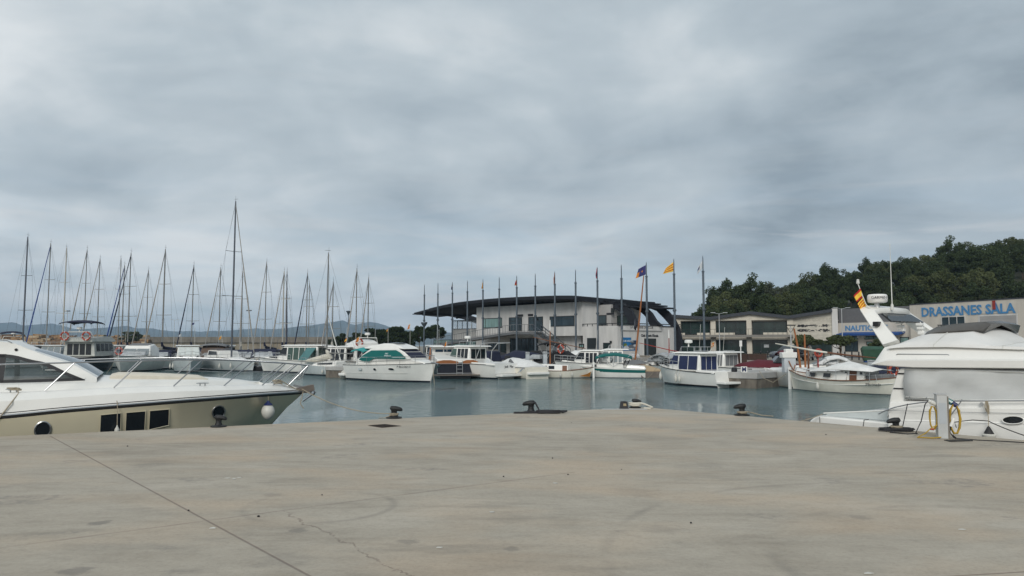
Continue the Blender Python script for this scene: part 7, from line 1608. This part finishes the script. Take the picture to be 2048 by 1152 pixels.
mb = MB(); mb.tube([(p_[0], p_[1], p_[2]) for p_ in (at(1513, 742, 48.6)+V((.3, .35, 0)), at(1520, 757, 48.7)+V((.3, .2, 0)), at(1535, 765, 49)+V((.4, .1, 0)), at(1572, 748, 48.2))], .02, 6); tag(mb.build('mooring_rope', 'rope'), 'pale rope drooping from the M dock to the big llaut bow', 'mooring rope')
def pedestal(px, pyt, Y, label, z0=.95, wdt=.32):
    p = at(px, pyt, Y); e = empty('power_post', (p.x, p.y, z0), .3, label, 'power post', 'power posts on the docks'); h_ = p.z - z0
    mb = MB(); mb.box(-wdt/2, wdt/2, -wdt/2, wdt/2, 0, h_*.82); mb.build('column', mat('post_white', (.50, .53, .55), .5), e, bevel=.02); mb = MB(); mb.box(-wdt/2-.02, wdt/2+.02, -wdt/2-.02, wdt/2+.02, h_*.82, h_); mb.build('head', 'alu', e, bevel=.03)
pedestal(737, 706, 68, 'grey power post at the stern of the green-windowed cruiser'); pedestal(1090, 703, 68, 'blue-grey power post beside the small llaut pole'); pedestal(1742, 720, 50.5, 'grey power post behind the big llaut cockpit', 1.25)
pedestal(1055, 704, 74, 'grey power post before the clubhouse glazed front'); pedestal(540, 703, 80, 'grey power post below the navy-hooded boat')
e = empty('fuel_post', (*at(1578, 740, 49.5).to_2d(), 1.04), 0, 'tall white fuel dispenser cabinet with an orange hose on the M dock', 'dispenser'); hh = at(1578, 698, 49.5).z-1.04
mb = MB(); mb.box(-.38, .38, -.25, .25, 0, hh*.62); mb.build('cabinet', 'post_white', e, bevel=.03); mb = MB(); mb.box(-.5, .45, -.3, .3, hh*.62, hh*.86); mb.build('canopy', 'gelcoat', e, bevel=.03); mb = MB(); mb.box(-.25, .25, -.2, .2, hh*.86, hh); mb.build('sign_box', 'gelcoat', e, bevel=.03); mb = MB(); mb.tube([(-.1, -.28, hh*.5), (.0, -.35, hh*.3), (.2, -.33, .15), (.3, -.28, .5)], .035, 6); mb.build('hose', 'orange_wood', e)
# ---- shore furniture
def lamp(kind, px, pyt, Y, label, z0=QZ):
    p = at(px, pyt, Y); e = empty('street_lamp', (p.x, p.y, z0), 0, label, 'street lamp', 'lamp posts round the harbour'); h_ = p.z - z0
    mb = MB(); mb.lathe([(.09, 0), (.06, h_*.5), (.045, h_)], 8); mb.build('post', 'alu' if kind != 'cone' else 'pole_grey', e)
    if kind == 'double':
        mb = MB(); mb.tube([(-.8, 0, h_+.12), (-.1, 0, h_-.05), (.1, 0, h_-.05), (.8, 0, h_+.12)], .03, 5); mb.build('arm', 'alu', e)
        for k in (-1, 1): mb = MB(); mb.box(k*.85-.3, k*.85+.3, -.1, .1, h_+.08, h_+.16); mb.build('head', 'alu', e)
    elif kind == 'cone':
        mb = MB(); mb.lathe([(.06, h_-.7), (.30, h_-.15), (.42, h_-.05), (.40, h_), (.05, h_+.06)], 12); mb.build('head', 'pole_grey', e)
    elif kind == 'tri':
        mb = MB(); mb.tube([(0, 0, h_-.75), (-.42, 0, h_-.05), (.42, 0, h_-.05)], .045, 5, 0, True); mb.build('frame', 'frame_dark', e); mb = MB(); mb.box(-.42, .42, -.2, .2, h_-.05, h_+.03); mb.build('head', 'frame_dark', e)
    else:
        for k in (-1, 1): mb = MB(); mb.box(k*.28-.22, k*.28+.22, -.15, .15, h_-.12, h_+.1); mb.build('head', 'mast_dark', e)
lamp('double', 1438, 627, 104, 'white twin-arm lamp post before the cream shop windows'); lamp('double', 1683, 617, 100, 'pale twin-arm lamp post at the boat shop corner'); lamp('tri', 1581, 650, 70, 'lamp post with a dark triangular head by the shop sign wall'); lamp('tri', 1884, 650, 80, 'lamp with a triangular head below the big blue letters')
lamp('cone', 697, 622, 118, 'lamp post with a dark funnel head before the umbrella pines', .5); lamp('double', 349, 640, 200, 'thin twin-arm lamp post on the breakwater'); lamp('flood', 498, 621, 150, 'twin floodlight post between the two thick masts', .5); lamp('flood', 135, 622, 150, 'floodlight post by the cream radar mast', .5); lamp('double', 522, 641, 200, 'thin lamp post on the breakwater beside the lone mast')
for px, py, hw, hh_, Y, lb_ in ((1614, 683, 22, 16, 74, 'low leafy street tree by the shop sign wall'), (1680, 682, 28, 14, 72, 'spreading street tree in front of the boat shop window'), (1765, 690, 24, 12, 74, 'small street tree half hidden by the radar arch leg'), (1884, 672, 12, 10, 84, 'small street tree behind the boarding steps')):
    p = at(px, py, Y); rx = hw/FPX*Y; rz_ = hh_/FPX*Y
    tree('street_tree', p.x, Y, QZ, p.z-QZ-.1, rx, rz_, random.Random(px), 'shrub_leaf', lb_, 'tree', 'street trees on the quay road', 24, 130, .13, .3, .36)
def car(px, Y, head, col, label):
    p = at(px, 688, Y); e = empty('parked_car', (p.x, p.y, QZ), R(head), label, 'car', 'cars parked by the shops')
    def shell_(prof, w_, w2, nm, m, bev=.08):
        mb = MB(); k = len(prof); z0, z1 = min(z for x, z in prof), max(z for x, z in prof); f = lambda z: w_+(w2-w_)*(z-z0)/(z1-z0)
        mb.add([(x, -f(z), z) for x, z in prof]+[(x, f(z), z) for x, z in prof], [tuple(range(k)), tuple(range(2*k-1, k-1, -1))]+[((i+1) % k, i, k+i, k+(i+1) % k) for i in range(k)]); return mb.build(nm, m, e, bevel=bev)
    shell_([(-2.05, .3), (2.05, .3), (2.1, .62), (1.9, .82), (.9, .95), (-1.9, 1.0), (-2.1, .75)], .86, .82, 'body', col); shell_([(-1.9, .98), (1.0, .94), (.35, 1.42), (-.2, 1.5), (-1.4, 1.48)], .80, .62, 'cabin', 'glass_dark', .05); shell_([(.3, 1.43), (-.2, 1.52), (-1.4, 1.51), (-1.45, 1.46)], .62, .6, 'roof', col, .02)
    for x in (-1.3, 1.3):
        for k in (-1, 1):
            mb = MB(); mb.tube([(x, k*.70, .32), (x, k*.88, .32)], .32, 14); w_ = mb.build('wheel', 'rubber', e); mb = MB(); mb.tube([(x, k*.87, .32), (x, k*.895, .32)], .19, 10); mb.build('rim', 'alu', w_)
    for k in (-1, 1): mb = MB(); mb.box(1.98, 2.09, k*.62-.17, k*.62+.17, .62, .74); mb.build('headlight', 'glass_grey', e)
defm('car_grey', (.07, .08, .10), .25, coat=.6); defm('car_black', (.015, .016, .018), .25, coat=.6); defm('dumpster_green', (.02, .07, .04), .5, var=.3); defm('corten', (.055, .03, .022), .8, var=.3)
car(1578, 78, -150, 'car_grey', 'grey car parked in front of the shop window'); car(1604, 76, -120, 'car_black', 'black car half hidden by the street tree by the sign wall')
p = at(1745, 712, 68); e = empty('dumpster', (p.x, p.y, QZ), -.3, 'dark green waste container beyond the yacht stern', 'waste container')
mb = MB(); mb.loft([[(-.75, -.5, .15), (.75, -.5, .15), (.75, .5, .15), (-.75, .5, .15)], [(-.9, -.6, 1.15), (.9, -.6, 1.15), (.9, .6, 1.15), (-.9, .6, 1.15)]], closed=True, cap0=True, cap1=True); mb.build('bin', 'dumpster_green', e); mb = MB(); mb.loft([[(-.93, -.63, 1.16), (.93, -.63, 1.16), (.93, .63, 1.16), (-.93, .63, 1.16)], [(-.8, -.2, 1.45), (.8, -.2, 1.45), (.8, .2, 1.45), (-.8, .2, 1.45)]], closed=True, cap0=True, cap1=True); mb.build('lid', 'dumpster_green', e)
mb = MB(); mb.box(-.7, .7, -.45, .45, .0, .15); mb.build('base', 'awning_blue', e)
for px0, px1, Y, lb_ in ((1463, 1491, 66, 'dark rusted steel planter by the white sign post'), (1494, 1531, 78, 'long rusted steel planter before the shop'), ):
    a_, c_ = at(px0, 688, Y), at(px1, 688, Y); e = empty('planter', ((a_.x+c_.x)/2, Y, QZ), 0, lb_, 'planter', 'steel planters'); w_ = (c_.x-a_.x)/2
    mb = MB(); mb.box(-w_, w_, -.35, .35, 0, at(px0, 708, Y).z-QZ); mb.build('box', 'corten', e, bevel=.02); mb = MB(); mb.box(-w_+.06, w_-.06, -.3, .3, at(px0, 708, Y).z-QZ, at(px0, 708, Y).z-QZ+.03); mb.build('soil', 'hill_scrub', e)
p = at(1481, 681, 64); e = empty('sign_post', (p.x, p.y, QZ), 0, 'tall narrow white sign on a pole by the planters', 'sign'); h_ = p.z-QZ; mb = MB(); mb.tube([(0, 0, 0), (0, 0, h_*.8)], .045, 7); mb.build('pole', 'gelcoat', e); mb = MB(); mb.box(-.1, .12, -.03, .03, h_*.74, h_); mb.build('panel', 'gelcoat', e)
p = at(1637, 706, 52.5); e = empty('lifebuoy_stand', (p.x, p.y, QZ-.1), 0, 'orange lifebuoy on a thin stand above the big llaut yard', 'lifebuoy'); mb = MB(); h_ = p.z-QZ+.1; mb.tube([(0, .12, 0), (0, .12, h_)], .05, 6); mb.build('post', 'red_paint', e); mb = MB(); mb.torus((0, 0, h_), .24, .075, (0, 1, 0), 20, 8); mb.build('ring', 'lifebuoy', e)
rnd = random.Random(44); i = 0
for px in range(1395, 1720, 14):
    Y = 92 - (px-1395)*.045; p = at(px, 688, Y)
    mb = MB(); mb.lathe([(.07, 0), (.07, .75), (.09, .78), (.06, .86)], 8); o = mb.build('bollard_post', 'frame_dark'); o.location = (p.x, p.y, QZ); tag(o, 'short dark post in the row lining the quay road', 'post', 'posts lining the quay road')
# low garden wall and stone edge in front of the clubhouse
a_, c_ = FC.w(-45, -4.2, 0), FC.w(3, -4.2, 0); e = empty('quay_wall', (a_.x, a_.y, 0), FC.ang, 'low stone wall at the water before the clubhouse', 'wall'); LW = (c_-a_).length
mb = MB(); mb.box(0, LW, 0, .5, QZ-.05, QZ+.38); mb.build('wall', mat('stone_wall', (.24, .215, .18), .9, var=.4, scale=1.2, bump=.6, bscale=3), e)

# ---- more craft lying in the rows behind
BK = [(60, 104, -85, 'runabout', 'navy_canvas', 'small boat under a navy cover behind the far left flybridge boat'), (150, 99, -80, 'pilot', None, 'white cabin boat half hidden left behind the trawler'),
 (308, 92, -85, 'runabout', 'navy_canvas', 'boat under a navy cover right of the canvas-hooded cruiser'), (345, 97, -95, 'runabout', 'black_canvas', 'dark-covered boat behind the covered-windscreen pilothouse'), (405, 99, -90, 'runabout', 'navy_canvas', 'navy-covered boat behind the brown canopy boat'),
 (452, 96, -80, 'pilot', None, 'white cabin boat seen left of the tallest mast'), (500, 97, -85, 'runabout', 'navy_canvas', 'navy-covered boat behind the tall-masted yacht bow'), (560, 92, -88, 'runabout', 'blue_canvas', 'blue-covered boat left behind the green-windowed pilothouse'),
 (640, 91, -80, 'pilot', None, 'white cabin boat behind the bundled cream sail'), (760, 92, -95, 'runabout', 'white_canvas', 'white-covered boat behind the green-windowed cruiser roof'), (822, 95, -90, 'runabout', 'blue_canvas', 'bright blue covered boat behind the green-windowed cruiser'),
 (868, 90, -80, 'pilot', None, 'white cabin boat behind the cruiser bow near the ramp'), (925, 86, -70, 'runabout', 'beige_canvas', 'boat with a cream canvas hood below the ramp'), (1000, 84, -75, 'runabout', 'black_canvas', 'black-covered boat behind the lettered transom boat'),
 (1040, 80, 170, 'runabout', 'navy_canvas', 'low boat under a dark navy cover before the clubhouse glazing'), (1160, 79, 160, 'runabout', 'white_canvas', 'white-covered boat below the clubhouse notice board'), (1262, 77, 170, 'runabout', None, 'white open boat behind the teal-banded boat stern')]
BK += [(220, 93, -88, 'hood', 'navy_canvas', 'navy-hooded boat just right behind the trawler'), (322, 88, -80, 'hood', 'navy_canvas', 'navy-hooded boat right of the canvas-hooded cruiser'), (352, 92, -100, 'hood', 'black_canvas', 'black-hooded boat behind the pilothouse with covered windscreen'),
 (398, 93, -85, 'hood', 'navy_canvas', 'navy-hooded boat left behind the brown canopy boat'), (512, 91, -95, 'hood', 'navy_canvas', 'large navy hood behind the tall-masted yacht bow'), (545, 89, -85, 'hood', 'black_canvas', 'dark hood between the navy hood and the green-windowed pilothouse'),
 (583, 90, -80, 'hood', 'blue_canvas', 'blue hood showing above the green-windowed pilothouse roof'), (705, 88, -90, 'hood', 'navy_canvas', 'navy hood behind the white flybridge hood'), (950, 79, 150, 'hood', 'navy_canvas', 'navy-hooded boat behind the black-hulled boat cabin'), (1100, 82, -60, 'hood', 'black_canvas', 'black hood at the foot of the clubhouse stairs')]
BK += [(78, 97, -80, 'pilot', None, 'white cabin boat left behind the low cruiser with two windscreen panes'), (236, 97, -85, 'pilot', None, 'white cabin boat behind the canvas-hooded cruiser left edge'), (296, 96, -75, 'hood', 'white_canvas', 'white-hooded boat just behind the canvas-hooded cruiser'), (366, 95, -80, 'hood', 'white_canvas', 'white-hooded boat behind the covered-windscreen pilothouse'),
 (424, 97, -85, 'pilot', None, 'white cabin boat behind the brown canopy'), (482, 92, -80, 'hood', 'navy_canvas', 'navy hood just right of the tallest mast'), (612, 94, -85, 'hood', 'white_canvas', 'white hood above the green-windowed pilothouse stern'), (672, 93, -80, 'hood', 'navy_canvas', 'navy hood behind the boat with three dark tall windows'), (738, 90, -85, 'pilot', None, 'white cabin boat behind the teal bimini of the cruiser')]
for px, Y, hd, kd, cv_, lb_ in BK:
    if kd == 'hood':
        b = runabout(lb_, px, Y, hd, 7.4, 2.8, 1.35, 1.1, None, outb=True); b.shell('canopy', [(-2.6, 1.05), (.5, 1.25), (.2, 1.8), (-.6, 2.2), (-2.4, 2.15)], 1.35, 1.1, cv_, None, .14); b.rail(.2, 3.6, .55, 4); continue
    if kd == 'pilot': pilothouse(lb_, px, Y, hd, 7.0, 2.7, 1.5, 1.1, 'glass_dark', rh=1.5, rack=(px % 3 == 0))
    else: runabout(lb_, px, Y, hd, 6.6, 2.5, 1.35, 1.1, cv_, hump=1.0 if cv_ != 'black_canvas' else .8, outb=True)
